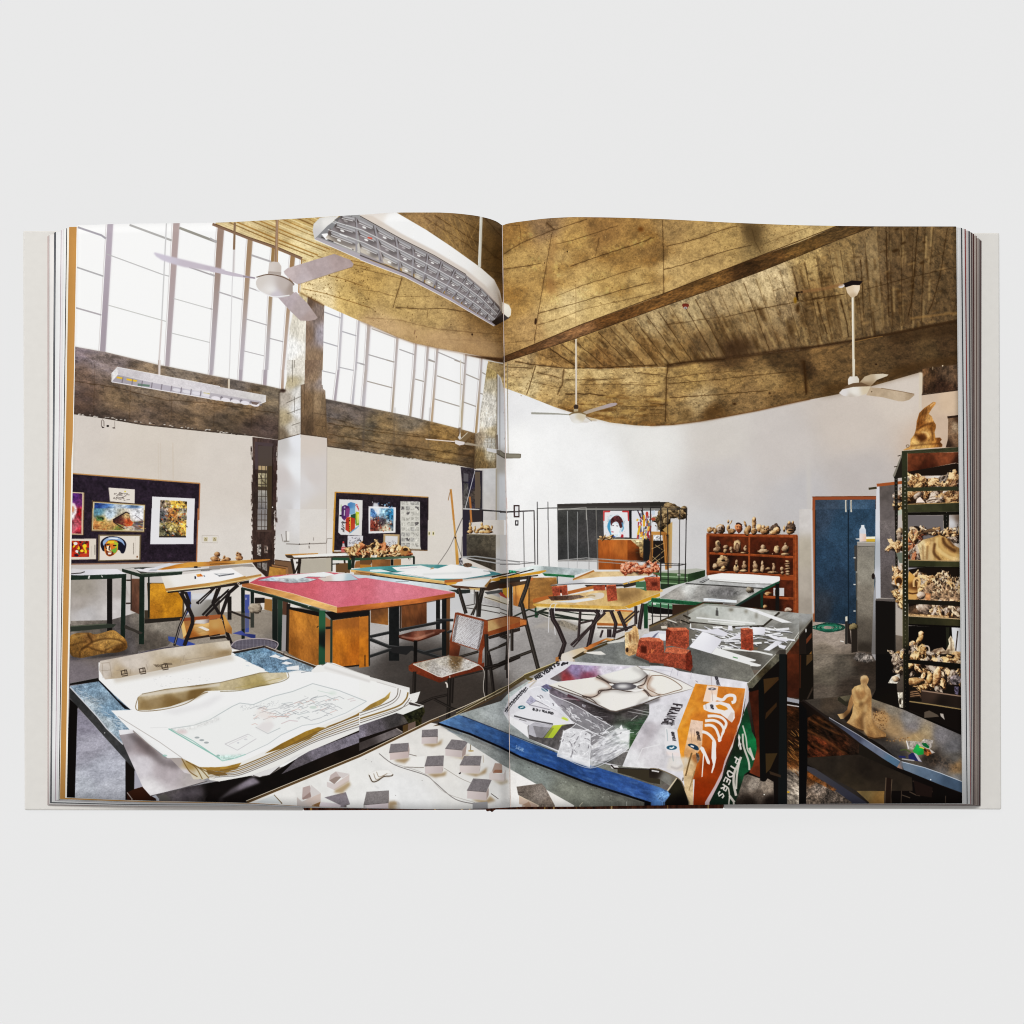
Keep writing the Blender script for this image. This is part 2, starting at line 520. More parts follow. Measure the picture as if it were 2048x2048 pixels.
for q,w in (([920,255,925,375],3),([890,380,958,375],3),([920,408,1080,416,1200,408,1400,402],2.2),([1405,402,1415,345,1475,342],1.6),([1250,330,1250,372],1.4),([860,290,880,380],1.4),([1195,430,1200,465],2.6)):
    s(q,w,(120,112,106),a=.75)
p([925,262,960,260,958,372,930,372],(224,220,216))
e(1080,412,7,8,(70,62,58)); e(1202,405,7,9,(80,72,66))

# ---- narrow door -------------------------------------------------------------
t('b2')
DR = (64,50,44)
p([512,930,820,966,806,1400,800,1940,500,1940,512,1800,500,1500,520,1300],[(560,960,(86,66,58)),(700,1000,(74,58,56)),(540,1700,(62,48,42)),(770,1500,(58,40,36))],n=.08,ns=14,na=90,st=3,sp=.06)
p([540,985,760,1010,760,1060,580,1025,580,1320,545,1320],(82,68,70))
p([582,1035,752,1045,740,1932,578,1932],[(660,1100,(84,72,66)),(720,1500,(74,62,46)),(620,1800,(110,104,98))])
p([585,1276,688,1282,686,1332,585,1326],(176,152,116))
p([582,1365,688,1370,688,1530,580,1526],[(610,1400,(170,160,132)),(660,1500,(140,130,100))],n=.1,ns=8)
p([580,1570,688,1576,688,1932,578,1932],[(620,1620,(150,146,138)),(640,1760,(140,136,134)),(630,1800,(100,96,98))],n=.05,ns=8)
p([582,1790,686,1790,686,1860,580,1860],(98,96,98))
for q in ([625,1276,624,1932],[668,1280,668,1932],[582,1430,688,1436],[580,1500,688,1504],[580,1645,688,1648],[580,1715,688,1718],[580,1862,688,1864]):
    s(q,1.1,(62,52,44))
s([600,1380,640,1470,685,1500],1.6,(70,60,40),a=.8)
p([700,1280,748,1280,742,1932,694,1932],(72,58,38))
s([760,1040,748,1932],1.5,(40,28,24))
e(755,1778,8,8,(226,222,216))
for i in range(34):
    y = 950 + RG.random() * 980
    x = 506 + 8 * np.sin(y / 90)
    s([x,y,x + RG.random() * 12 - 6,y + 30 + RG.random() * 40],1 + RG.random() * 1.6,(206,196,186) if RG.random() < .5 else (58,44,38),a=.8)
    x = 806
    s([x,y,x + RG.random() * 10 - 5,y + 30 + RG.random() * 40],1 + RG.random() * 1.4,(214,208,202) if RG.random() < .5 else (62,44,38),a=.7)
t('c2')
p([500,-10,800,-10,790,300,780,620,748,790,700,830,560,700,515,640,510,300],[(540,100,(66,50,44)),(650,320,(68,50,44)),(740,600,(58,42,36))],n=.08,ns=14,na=90,st=3,sp=.06)
p([575,-10,690,-10,688,238,572,240],[(610,50,(130,126,126)),(640,200,(156,152,148))])
p([694,-10,740,-10,738,245,694,240],(72,58,40))
for q in ([624,0,620,240],[665,0,662,240],[575,50,690,52],[575,120,690,122],[572,200,690,202]):
    s(q,1.1,(70,58,50))
p([560,245,742,245,742,262,560,262],(84,66,58))
p([570,415,625,415,615,560,568,540],(150,142,136),n=.3,ns=6)
p([655,430,700,430,700,520,655,520],(110,96,88),n=.3,ns=6)
p([570,640,690,635,690,740,570,690],(110,104,100),n=.2,ns=8)
s([625,410,620,730],2,(50,36,30)); s([740,415,735,780],1.6,(46,32,28))
for i in range(22):
    y = RG.random() * 580
    s([496 + RG.random() * 12,y,500 + RG.random() * 14,y + 40],1.2 + RG.random() * 2,(220,212,204) if RG.random() < .55 else (56,42,36),a=.8)
    s([790 - RG.random() * 12,y,786 - RG.random() * 14,y + 40],1.0 + RG.random() * 1.6,(226,220,214),a=.7)

# ---- dark doorway in the far corner ----------------------------------------
t('b3')
p([1215,1290,1380,1310,1380,1330,1478,1335,1480,1932,1240,1932,1232,1500],[(1280,1400,(56,50,56)),(1340,1500,(46,42,62)),(1420,1600,(92,80,68)),(1270,1750,(88,82,80)),(1350,1800,(52,48,58))],n=.1,ns=10,sp=.08)
p([1250,1365,1308,1375,1308,1470,1250,1465],(96,92,96)); p([1250,1485,1308,1490,1306,1790,1248,1790],(92,88,86),n=.15,ns=7)
p([1388,1350,1450,1350,1450,1790,1388,1790],(104,90,76)); s([1468,1335,1468,1790],3,(34,30,40))
p([1482,1315,1648,1312,1648,1932,1482,1932],[(1560,1400,(206,204,204)),(1600,1800,(200,194,190))],n=.015,ns=20)
s([1482,1330,1482,1900],2,(170,166,166),b=1)

# ---- far corner column,white return wall ------------------------------------
p([1655,170,1740,330,1762,1932,1650,1932],[(1690,400,(214,214,218)),(1720,900,(226,228,232)),(1700,1500,(206,208,212)),(1665,1250,(178,172,164))])
p([1540,40,1660,150,1652,890,1645,1306,1378,1312,1384,900,1440,870,1450,640,1505,280],[(1590,150,(176,152,100)),(1600,300,(196,184,158)),(1540,500,(214,208,196)),(1560,750,(222,216,204)),(1600,860,(190,172,138)),(1440,950,(150,134,112)),
   (1560,1000,(190,186,176)),(1580,1150,(178,168,146)),(1440,1150,(126,104,68)),(1500,1270,(118,96,62)),(1620,1280,(128,112,84))],n=.07,ns=14,na=90,st=3,sp=.08)
s([1385,900,1380,1300],3,(74,54,34),a=.7,b=1)
for q in ([1655,160,1652,890],[1640,890,1642,1300]):
    s(q,1.6,(104,84,60),a=.7)
s([1655,900,1660,1080],3.5,(96,80,66),a=.7)
s([1648,1310,1646,1932],3,(168,156,138),a=.9)
s([1665,1310,1668,1932],4,(176,168,158),a=.5,b=1)
for q in ([1590,900,1588,1100],[1540,900,1536,1080],[1440,940,1640,930],[1500,1000,1640,990],[1420,1180,1640,1180]):
    s(q,1,(110,92,66),a=.4)
s([1689,200,1689,1085],1.1,(120,114,110))
for q in ((1738,636),(1744,950),(1752,1280),(1760,1590)):
    e(q[0],q[1],5,11,(168,168,172))
def DS(l,k=.24):
    return [(x,y,tuple((v * (1 - k) + k * sum(c) / 3.0) * 1.06 + 2 for v in c)) for x,y,c in l]

# ---- concrete: ceiling --------------------------------------------------------
t('')
CB = DS([(470,450,(196,164,104)),(560,470,(190,152,84)),(600,500,(216,186,118)),(690,450,(170,128,62)),(700,600,(200,158,80)),(640,600,(222,190,128)),(730,560,(186,142,66)),(800,600,(186,146,76)),
      (760,660,(190,150,92)),(850,640,(184,144,78)),(880,690,(172,132,78)),(960,700,(150,110,58)),(990,620,(124,86,34)),(960,480,(116,82,34)),(860,450,(148,110,60)),(900,480,(150,112,56)),(1000,440,(104,78,44)),
      (1000,520,(96,66,24))])
p([420,425,1006,425,1007,725,990,723,960,712,918,704,872,696,827,686,793,674,740,650,720,642,684,626,648,610,626,598,601,585,605,520,560,500,492,472,436,455],CB,stn=.10,n=.035,ns=30,na=22,st=1.5,sp=.05)
# boards of the bright soffit
t('a2')
for i in range(15):
    x0 = 60 + i * 88
    y0 = 165 - i * 7
    L = 1100 - i * 40
    c_ = [(150,104,40),(236,214,160),(120,84,36)][i % 3]
    s([x0,y0,x0 + L * .5,y0 + L * .215,x0 + L,y0 + L * .41],1.2 + (i % 4) * .5,c_,a=.75)
    s([x0 + 40,y0,x0 + 40 + L * .5,y0 + L * .205,x0 + L,y0 + L * .37],1.6 if i % 2 else 3,(242,224,178) if i < 9 else (196,160,90),a=.45,b=.7)
s([30,170,450,335,790,450,1110,590],5.5,(134,106,86))
s([60,168,460,325,800,440,1115,575],1.2,(86,58,30),a=.8)
for q in ([1300,560,1700,650,1932,700],[1430,790,1600,830,1850,920],[1120,950,1400,1010,1932,1180],[1640,600,1870,640]):
    s(q,1.6,(110,74,28),a=.6)
for i in range(140):
    e(1130 + RG.random() * 800,700 + RG.random() * 420,3 + RG.random() * 7,3 + RG.random() * 5,(84,58,22),a=.6)
s([1090,1000,1250,1085,1380,1155],3,(120,84,40),a=.7,b=.6)
t('a3')
for q,w,a_ in (([0,700,60,720,510,830],1.6,.6),([510,820,440,1040,400,1180],2.2,.6),([20,960,230,990,430,1050,850,1040],1.4,.5),([430,1180,830,1195,1020,1190,1340,1240],2.2,.7),([60,1300,480,1330,940,1440,1400,1480,1720,1500],1.2,.5),
                 ([820,1200,810,1300],1.6,.5),([1500,720,1720,770],1.6,.6),([1720,1590,1000,1560],1.0,.4),([780,90,1300,420,1420,520],1.6,.5),([900,60,1430,400],2.6,.5),([1120,60,1440,250],2,.5),([1500,90,1720,330],3,.5),([1480,420,1620,560,1720,620],3,.5),
                 ([1480,600,1720,560],2,.4)):
    crack(q,w * .75,a_ * 1.1)
for i in range(60):
    x = 500 + RG.random() * 900
    s([x,60 + RG.random() * 420,x + 60 + RG.random() * 120,120 + RG.random() * 500],.8 + RG.random(),(190,150,84) if i % 2 else (90,62,26),a=.35)
for i in range(60):
    x = RG.random() * 1650
    e(x,800 + RG.random() * 600,3 + RG.random() * 5,3 + RG.random() * 4,(70,46,16),a=.7)
e(1355,1503,11,14,(40,24,14)); s([665,1450,655,1500],2,(90,64,40)); s([682,1520,684,1540],2,(90,64,40))
p([480,1340,1000,1470,1450,1530,1700,1640,1720,1800,1450,1770,930,1665,440,1525,100,1385,0,1330,0,1270],(198,160,118),b=6,a=.5)
s([0,1342,120,1397,440,1532,650,1612,930,1672,1200,1722,1450,1782],2,(150,122,100),a=.8,b=.6)
p([1240,1745,1560,1775,1730,1790,1730,1845,1500,1800],(78,52,28),b=1,n=.1,ns=12)
p([1460,60,1600,100,1725,200,1725,780,1640,820,1560,700,1480,560],(84,58,22),b=10,a=.35)

# right page: big beam face
t('')
BF = DS([(1030,470,(150,104,40)),(1090,455,(140,104,62)),(1040,520,(182,138,66)),(1080,560,(178,132,60)),(1030,600,(166,120,50)),(1110,500,(186,142,72)),(1150,480,(176,130,58)),(1130,560,(190,144,70)),(1200,460,(150,104,44)),
      (1250,520,(162,116,48)),(1220,570,(184,140,66)),(1290,480,(148,104,42)),(1280,560,(186,144,72)),(1110,640,(204,164,94)),(1140,600,(214,176,106)),(1060,660,(176,132,70)),(1200,610,(198,158,86)),(1020,690,(172,128,64)),
      (1340,460,(164,124,64)),(1340,540,(190,148,80)),(1400,480,(180,138,70)),(1420,540,(184,142,74)),(1460,470,(176,136,68)),(1505,460,(122,94,48)),(1560,470,(178,140,76)),(1520,500,(150,118,62)),(1620,455,(182,146,82)),(1310,500,(136,96,40))])
p([1006,425,1760,420,1674,452,1600,484,1522,511,1406,556,1325,588,1300,599,1160,650,1070,688,1006,714],BF,stn=.11,n=.035,ns=24,na=-18,st=1.4,sp=.05)
t('a4')
for i in range(26):
    x,y = 60 + RG.random() * 1850,260 + RG.random() * 900
    p([x,y,x + 120 + RG.random() * 200,y - 60 * RG.random(),x + 200,y + 60,x + 40,y + 90],(96,60,16) if i % 2 else (222,178,100),c=1,b=5,a=.22,n=.3,ns=8)
for q,w,a_ in (([40,715,300,680,500,640],2,.7),([680,410,860,370,1130,280,1420,190],1.8,.65),([850,680,1100,590,1400,490,1650,410,1860,330],2.2,.7),([1150,560,1170,470,1195,335],1.4,.6),([680,1040,1000,910,1350,800,1700,690],1.6,.6),
                 ([460,1250,900,1130,1340,1000,1800,880],1.8,.75),([450,1390,720,1310,1000,1200,1400,1110,1932,990],1.4,.6),([50,1610,400,1570],1.2,.5),([630,270,590,500,530,850,470,1200,410,1610],1.8,.7),([50,530,250,400,600,260,1050,110],3,.5),
                 ([560,150,660,240],5,.5),([60,180,240,190,250,330],2.5,.4)):
    crack(q,w * .75,a_ * 1.1)
p([650,260,560,780,560,1000,700,1050,620,700,680,400],(148,106,60),b=5,a=.6)
e(430,1345,14,42,(60,36,18),ang=8); e(812,502,7,12,(46,28,10)); e(538,640,6,8,(60,34,12)); e(1700,232,34,28,(110,66,20),b=2)
for i in range(260):
    x,y = 60 + RG.random() * 1870,250 + RG.random() * 950
    e(x,y,3 + RG.random() * 6,2 + RG.random() * 4,(84,52,14) if i % 3 else (232,196,122),a=.55,ang=-20)
t('a5')
for q,w,a_ in (([150,120,160,500,165,1010],2,.7),([165,722,500,630,900,500,1230,420],2,.75),([200,440,560,350,780,270,1050,190],2.6,.6),([1400,400,1650,300,1932,205],1.3,.5),([30,1000,160,970],1.2,.5),([1230,230,1270,380,1340,520],1.6,.7)):
    crack(q,w * .75,a_ * 1.1)
p([1090,165,1310,170,1330,300,1350,520,1230,420,1150,300],(84,64,34),b=6,a=.65)
for i in range(200):
    x = RG.random() * 1800
    e(x,180 + RG.random() * 640 * (1 - x / 2600),3 + RG.random() * 5,2 + RG.random() * 3,(78,48,14),a=.55,ang=-20)
# beam underside
t('')
p([1006,714,1070,688,1160,650,1300,599,1325,588,1406,556,1522,511,1600,484,1674,452,1760,420,1840,420,1752,452,1672,482,1600,512,1522,543,1430,577,1300,623,1150,678,1006,726],
  [(1020,718,(84,56,30)),(1150,665,(122,88,56)),(1230,635,(104,70,34)),(1320,600,(114,80,40)),(1420,565,(118,84,42)),(1500,540,(66,44,22)),(1540,520,(92,64,32)),(1600,495,(98,72,36)),(1690,465,(96,72,40)),(1730,456,(86,62,32))],n=.10,ns=14,na=-20,st=4,sp=.1)
s([1006,714,1070,688,1160,650,1325,588,1406,556,1522,511,1674,452],1.5,(58,34,10),a=.8)
s([1006,726,1150,678,1300,623,1430,577,1522,543,1600,512,1672,482,1752,452],2.2,(52,32,14),a=.8)
# vault soffit with board marks
VS = DS([(1040,720,(176,140,84)),(1100,720,(160,116,54)),(1160,690,(168,128,62)),(1200,720,(140,96,40)),(1240,680,(156,118,60)),(1290,700,(140,100,44)),(1310,640,(164,134,84)),(1350,660,(138,104,54)),(1380,620,(166,138,90)),(1400,700,(96,66,30)),(1360,710,(126,90,38)),
      (1440,600,(160,130,84)),(1450,660,(112,82,40)),(1500,580,(184,154,104)),(1500,640,(140,108,62)),(1470,700,(84,56,28)),(1550,560,(196,164,110)),(1570,620,(150,120,76)),(1540,690,(110,80,42)),(1620,530,(170,134,72)),(1640,580,(140,104,50)),(1620,650,(124,94,50)),
      (1680,500,(136,104,54)),(1740,520,(126,98,58)),(1720,600,(112,84,44)),(1790,480,(112,84,46)),(1790,560,(110,82,46)),(1860,480,(106,78,40)),(1880,580,(96,70,36)),(1760,650,(98,72,38)),(1850,640,(104,76,40))])
p([1006,726,1150,678,1300,623,1430,577,1522,543,1600,512,1672,482,1752,452,1830,425,1945,425,1945,636,1840,656,1780,668,1700,684,1600,700,1516,708,1450,716,1380,724,1338,734,1200,738,1130,736,1070,730,1006,740],VS,stn=.2,n=.05,ns=12,na=58,st=1.7,sp=.05)
# radiating board joints: right end steep,left end raking
import math
JN = []
for i in range(34):
    u = i / 33.0
    bx = 1075 + u * 800
    by = 705 - (bx - 1075) * .338 if bx < 1752 else 446
    ang = math.radians(30 + 64 * u ** .75)
    ey = 737 - max(0,bx + 60 - 1340) * .155 - 4
    L = (ey - by) / math.sin(ang)
    JN.append((bx,by,bx + math.cos(ang) * L,ey))
for (ax,ay,bx,by),(cx,cy,dx,dy) in zip(JN,JN[1:]):
    k = RG.random()
    p([ax,ay,cx,cy,dx,dy,bx,by],(60,38,14) if k < .5 else (214,184,128),a=.04 + .2 * RG.random(),b=.6)
    for j in range(9):
        v,w_ = RG.random(),RG.random()
        x = ax + (cx - ax) * w_ + (bx - ax) * v
        y = ay + (cy - ay) * w_ + (by - ay) * v
        l2 = .06 + RG.random() * .2
        s([x,y,x + (bx - ax) * l2,y + (by - ay) * l2],.8 + RG.random() * 3.4,(62,38,10) if RG.random() < .6 else (212,180,120),a=.4,b=.8)
    crack([ax,ay,bx,by],1.1 + RG.random() * 1.2,.25 + .65 * RG.random())
    if RG.random() < .4:
        v = .2 + RG.random() * .6
        crack([ax + (bx - ax) * v,ay + (by - ay) * v,cx + (dx - cx) * v,cy + (dy - cy) * v],1,.6)
for i in range(34):
    u = RG.random() ** 1.2
    (ax,ay,bx,by) = JN[int(u * 24)]
    v = .25 + RG.random() * .6
    x,y = ax + (bx - ax) * v + RG.random() * 20,ay + (by - ay) * v
    s([x,y,x + (bx - ax) * .2,y + (by - ay) * .2],3 + RG.random() * 7,(64,40,12),a=.4,b=2)
crack([1450,634,1530,616,1600,602,1690,588],1.6,.7)
crack([1330,650,1440,634],1.4,.6)
t('a6')
for q,w,a_ in (([1040,200,1050,700,1075,1290],3.2,.7),([1420,200,1380,800,1340,1150,1300,1290],3,.8),([1610,220,1570,700],2,.5),([1780,220,1690,800,1600,1130,1540,1260],3.2,.65),([730,600,750,900,770,1300],3,.7),([1900,1080,1830,1280],2,.5),
                 ([780,960,1050,890,1380,800,1700,730,1900,690],2,.65),([0,1110,200,1075,520,1020],2,.7),([210,1110,260,1300,330,1500],4,.6),([490,1080,560,1350,590,1540],4,.7),([350,460,400,760,440,880],2,.55),([200,540,260,800,290,900],1.6,.5),([60,620,90,780],1.6,.6)):
    crack(q,w * .75,a_ * 1.1)
for i in range(120):
    x,y = RG.random() * 1880,480 + RG.random() * 900
    s([x,y,x + 30 + RG.random() * 70,y - 12 - RG.random() * 20],1.2 + RG.random() * 2.4,(60,38,12) if i % 3 else (176,140,84),a=.42,b=.8)
for q in ((1170,232,30,12),(1500,390,22,12),(1150,490,40,18),(1250,400,30,14),(1470,640,26,18)):
    e(q[0],q[1],q[2],q[3],(56,34,10),ang=-20,b=1,a=.8)
# edge beam of the vault,with its crease
t('')
EB = DS([(1030,745,(176,142,86)),(1020,770,(190,156,92)),(1060,775,(196,164,104)),(1090,800,(176,136,72)),(1110,745,(184,148,90)),(1105,780,(178,140,78)),(1150,750,(196,160,94)),(1140,820,(150,110,48)),(1180,770,(160,120,58)),(1200,750,(190,154,90)),(1230,780,(156,116,54)),
      (1260,760,(190,152,88)),(1270,820,(150,112,52)),(1310,760,(176,136,70)),(1300,835,(128,92,40)),(1340,790,(156,118,60)),(1380,760,(166,126,60)),(1400,800,(168,136,84)),(1430,830,(104,72,30)),(1460,750,(150,112,54)),(1500,800,(140,104,54)),(1540,760,(156,118,60)),(1560,800,(120,86,40)),
      (1600,760,(118,84,36)),(1612,740,(70,46,20)),(1640,720,(126,90,42)),(1660,770,(104,74,34)),(1700,730,(112,80,38)),(1760,720,(98,70,34)),(1800,700,(84,58,28)),(1860,700,(92,66,32)),(1890,690,(80,54,26)),(1870,760,(78,56,38)),(1560,715,(84,58,26)),(1460,722,(92,62,28))])
p([976,722,1006,728,1070,730,1130,736,1200,738,1338,734,1380,724,1450,716,1516,708,1600,700,1700,684,1780,668,1840,656,1945,636,1945,776,1844,788,1845,746,1838,745,1790,759,1741,773,1673,789,1600,803,1572,809,1515,822,1450,834,1400,843,1346,850,1300,852,1273,851,1220,845,1174,833,1144,825,1109,814,1051,791,1007,775,1002,755,990,742,976,736],
  EB,stn=.18,n=.04,ns=14,na=-4,st=1.8,sp=.05)
t('b4')
for q,w,a_ in (([60,80,400,100],3,.6),([180,20,430,60,780,100,1200,95,1900,60],3.4,.7),([430,70,380,240,320,420],3.2,.7),([770,110,750,300,690,420],5,.5),([440,150,590,180,740,220],2.6,.6),([350,255,560,300,740,340],1.4,.5),([790,240,1100,240,1500,225],2.6,.6),([790,410,1100,410,1310,435],4,.7),
                 ([950,300,1400,290,1900,310],2.4,.45),([1330,430,1932,440],1.2,.5),([1200,600,1932,650],1.4,.45),([1620,150,1932,180],3,.5),([930,530,1400,560,1900,560],3,.4),([1560,270,1932,290],1.4,.5),([700,560,900,620],4,.4)):
    crack(q,w * .75,a_ * 1.1)
for i in range(320):
    x = 60 + RG.random() * 1870
    y = 110 + RG.random() * (330 if x < 600 else 600)
    if y < 380 + x * .28:
        e(x,y,3 + RG.random() * (10 if i % 4 == 0 else 5),2 + RG.random() * 4,(80,48,12) if i % 3 else (222,186,118),a=.55)
p([640,560,870,632,1050,675,1330,750,1650,786,1932,792,1932,750,1600,740,1300,700,900,570],(120,76,26),b=4,a=.4,n=.3,ns=8)
for i in range(60):
    x = 900 + RG.random() * 1000
    y = 420 + RG.random() * 320
    s([x,y,x + 40 + RG.random() * 160,y + RG.random() * 10 - 4],1 + RG.random() * 4,(96,60,18) if i % 2 else (206,168,96),a=.4,b=1)
t('b5')
for q,w,a_ in (([215,60,200,200,185,740],4.5,.6),([1860,10,1870,180,1890,420],5.5,.75),([210,220,650,160,1100,130],1.8,.5),([220,290,700,245,1130,200,1800,130],1.8,.65),([240,455,800,420,1200,385,1420,370],2.2,.7),([350,470,348,640],1.2,.5),([200,60,480,20,900,-10],4,.7),([0,520,180,540],3,.5),([0,600,170,600],3,.5),([0,670,170,680],2,.4)):
    crack(q,w * .75,a_ * 1.1)
p([700,560,840,540,900,640,760,700,600,720],(78,50,18),b=6,a=.5); p([380,600,500,560,520,720,380,750],(78,52,18),b=6,a=.4)
e(1445,400,14,12,(40,22,8),b=1); e(1020,530,22,14,(56,32,10),b=1)
for i in range(220):
    x = RG.random() * 1930
    e(x,80 + RG.random() * (620 - x * .14),3 + RG.random() * 6,2 + RG.random() * 4,(64,38,10) if i % 3 else (196,156,92),a=.5)
s([0,792,280,782,600,742,900,688,1300,612,1640,537,1932,473],3,(104,66,30),a=.6,b=1)
t('b6')
s([30,0,60,120,80,400],6,(60,36,12),a=.7,b=1.5)
p([300,300,560,270,700,220,1100,160,1100,240,860,310,440,410,250,440],(64,40,12),b=6,a=.5)
p([1130,90,1300,50,1700,-20,1920,-40,1920,60,1500,110,1440,150,1200,210,1060,240],(74,48,18),b=6,a=.6)
p([1478,110,2000,40,2000,350,1472,412],[(1520,200,(86,62,40)),(1800,150,(98,76,56)),(1700,330,(60,40,28)),(1500,380,(70,48,32))],n=.15,ns=14,na=90,st=2,sp=.1)
p([1440,150,1470,146,1482,180,1478,395,1460,420,1452,600,1440,600],(208,192,168),b=.6)
p([1468,424,2000,356,2000,1060,1640,1060,1468,560],[(1550,480,(200,176,154)),(1800,500,(206,178,150)),(1750,800,(196,170,148))],n=.012,ns=40)
s([1470,420,1915,362],2,(58,40,28))
e(1722,70,9,9,(214,198,170)); s([1604,80,1604,115],1.2,(180,160,130)); e(920,52,14,10,(52,34,18)); s([1560,420,1605,462],1.6,(190,170,150))
t('a6')
s([0,1680,600,1585,1100,1495,1500,1415,1910,1335],5,(54,32,12),a=.8,b=1.4)
s([620,1600,850,1550,1000,1525],2,(150,114,62),a=.7); s([1330,1310,1900,1240],4,(150,114,64),a=.6,b=1)
p([1080,1500,1500,1420,1910,1345,1910,1500,1500,1560,1100,1620],(62,40,18),b=5,a=.4)
t('a5')
s([220,1890,480,1842,900,1790,1300,1740,1932,1655],6,(58,36,16),a=.75,b=2)
p([900,1600,1200,1560,1280,1700,1000,1760],(66,42,20),b=8,a=.6)
# ceiling hook box,red alarm,canopy plate
e(430,1150,42,22,(110,42,28)); p([388,1142,470,1146,455,1190,405,1192],(124,50,34)); e(428,1182,24,15,(176,168,160)); e(428,1184,12,7,(90,76,74))
s([400,1220,480,1330],1.2,(190,170,120),a=.6)
p([1755,985,1840,985,1790,1010,1795,1100,1770,1090],(44,26,10)); e(1755,1090,18,40,(140,104,20),b=1); e(1785,1190,22,60,(66,42,14),b=2)
# ---- strip lights -------------------------------------------------------------
t('b1')
s([1202,0,1198,190],4.4,(214,202,196)); s([1188,0,1184,190],1,(150,130,118))
t('')
p([222,763,234,734,440,774,532,791,532,803,513,810,420,798,222,763],(214,208,212))
t('b1')
p([690,85,1932,320,1932,410,760,190,690,170],[(800,150,(196,190,194)),(1300,240,(214,208,212)),(1900,380,(206,200,206))],n=.02,ns=10,sp=.015)
p([620,160,690,85,700,170,625,262],(226,222,222),n=.04,ns=8)
p([625,262,700,178,1100,270,1500,345,1932,425,1932,485,1100,340],[(700,230,(160,154,162)),(1200,320,(176,170,180)),(1800,440,(196,192,202))])
p([690,200,758,212,756,232,680,218],(232,180,40)); p([805,222,935,245,920,265,802,242],(236,184,44)); p([940,282,1085,300,1080,325,935,310],(104,128,114)); p([1735,392,1810,404,1806,418,1732,410],(196,180,100))
for i in range(11):
    x = 760 + i * 118
    s([x,210 + i * 20,x - 12,285 + i * 20],2.2,(112,104,112),a=.7)
    if i > 4:
        e(x + 60,262 + i * 20,52,20,(222,218,226),ang=10,a=.8)
s([690,85,1932,318],1,(240,236,236)); s([625,264,1932,488],1.6,(232,228,232))
t('b2')
p([0,305,678,425,676,500,560,548,0,470],[(100,360,(202,196,198)),(600,450,(206,202,200))],n=.02,ns=10,sp=.015)
p([0,395,620,500,560,545,0,470],(176,170,176))
for i in range(5):
    e(70 + i * 118,462 + i * 19,55,24,(224,218,226),ang=9); e(140 + i * 118,458 + i * 19,16,22,(110,104,112),a=.7)
p([500,502,600,515,560,545,500,530],(96,76,66),a=.8); s([0,470,560,548,676,500],1.6,(226,222,222))
s([228,230,226,345],4.6,(204,190,170)); s([214,230,213,340],1,(120,100,80))
# long curved fitting
t('a2')
p([1250,170,1330,90,1560,70,1420,210,1290,345,1262,350,1240,250],[(1300,150,(206,204,200)),(1400,150,(222,220,216)),(1280,300,(196,194,196))])
p([1590,64,1932,40,1932,640,1262,352,1420,190],[(1500,250,(132,132,134)),(1800,200,(150,150,150)),(1700,420,(160,158,154))])
p([1262,350,1300,330,1932,580,1932,645],(168,162,168)); s([1262,354,1932,648],1.2,(236,236,238)); s([1340,325,1932,560],1.4,(60,50,46))
p([1345,290,1420,280,1440,350,1400,360],(246,246,246)); p([1420,280,1480,385,1500,300,1450,220],(104,92,90)); p([1490,390,1520,310,1720,380,1715,480],(206,202,198),n=.05,ns=8)
p([1715,480,1740,400,1800,380,1780,480],(150,148,150)); p([1730,490,1790,400,1932,460,1932,570],(192,188,180))
p([1560,285,1660,320,1655,340,1570,310],(248,248,248)); p([1655,215,1720,240,1715,255,1650,225],(206,96,84)); p([1720,240,1870,275,1860,320,1760,280],(134,116,114))
for q in ([1480,150,1640,210,1880,320],[1550,230,1700,290],[1700,60,1640,200],[1880,260,1870,330]):
    s(q,1.6,(196,194,194))
p([1500,120,1580,70,1720,70,1640,190],(108,106,106)); p([1730,140,1932,220,1900,250,1740,170],(110,104,102)); s([1740,130,1932,205],2,(206,204,202))
t('a3')
p([0,55,120,60,900,500,1300,760,1600,1060,1710,1190,1720,1280,1640,1395,1560,1330,1100,1020,560,720,0,570],[(100,200,(142,140,142)),(600,480,(138,134,136)),(1000,750,(132,126,130)),(1400,1050,(118,110,112)),(1600,1250,(96,86,84)),(300,550,(158,150,150))])
p([0,40,140,40,440,30,800,240,1100,440,1450,690,1620,840,1690,980,1715,1110,1700,1180,1500,960,1280,780,900,555,500,350,0,70],[(200,60,(222,214,206)),(400,150,(238,238,238)),(800,350,(240,240,240)),(1200,640,(238,236,234)),(1500,800,(232,226,218)),(1650,1000,(206,196,184))])
p([0,52,150,70,500,285,900,490,1280,720,1500,900,1660,1090,1700,1180,1480,960,1280,782,900,556,500,352,0,72],(206,192,180),b=1.2,a=.85)
s([0,72,500,350,900,550,1280,778],1.2,(60,52,48))
t('')
UP = np.array([683,428,720,434,803,480,869,514,932,551,968,581,1000,619],float).reshape(-1,2)
LW = np.array([642,474,740,514,813,549,858,572,902,596,944,621,985,648],float).reshape(-1,2)

def louv(u,v):
    u = u ** .80 * 6
    i = min(int(u),5)
    return (UP[i] * (7 + i - u - 6) + UP[i + 1] * (u - i)) * (1 - v) + (LW[i] * (1 + i - u) + LW[i + 1] * (u - i)) * v

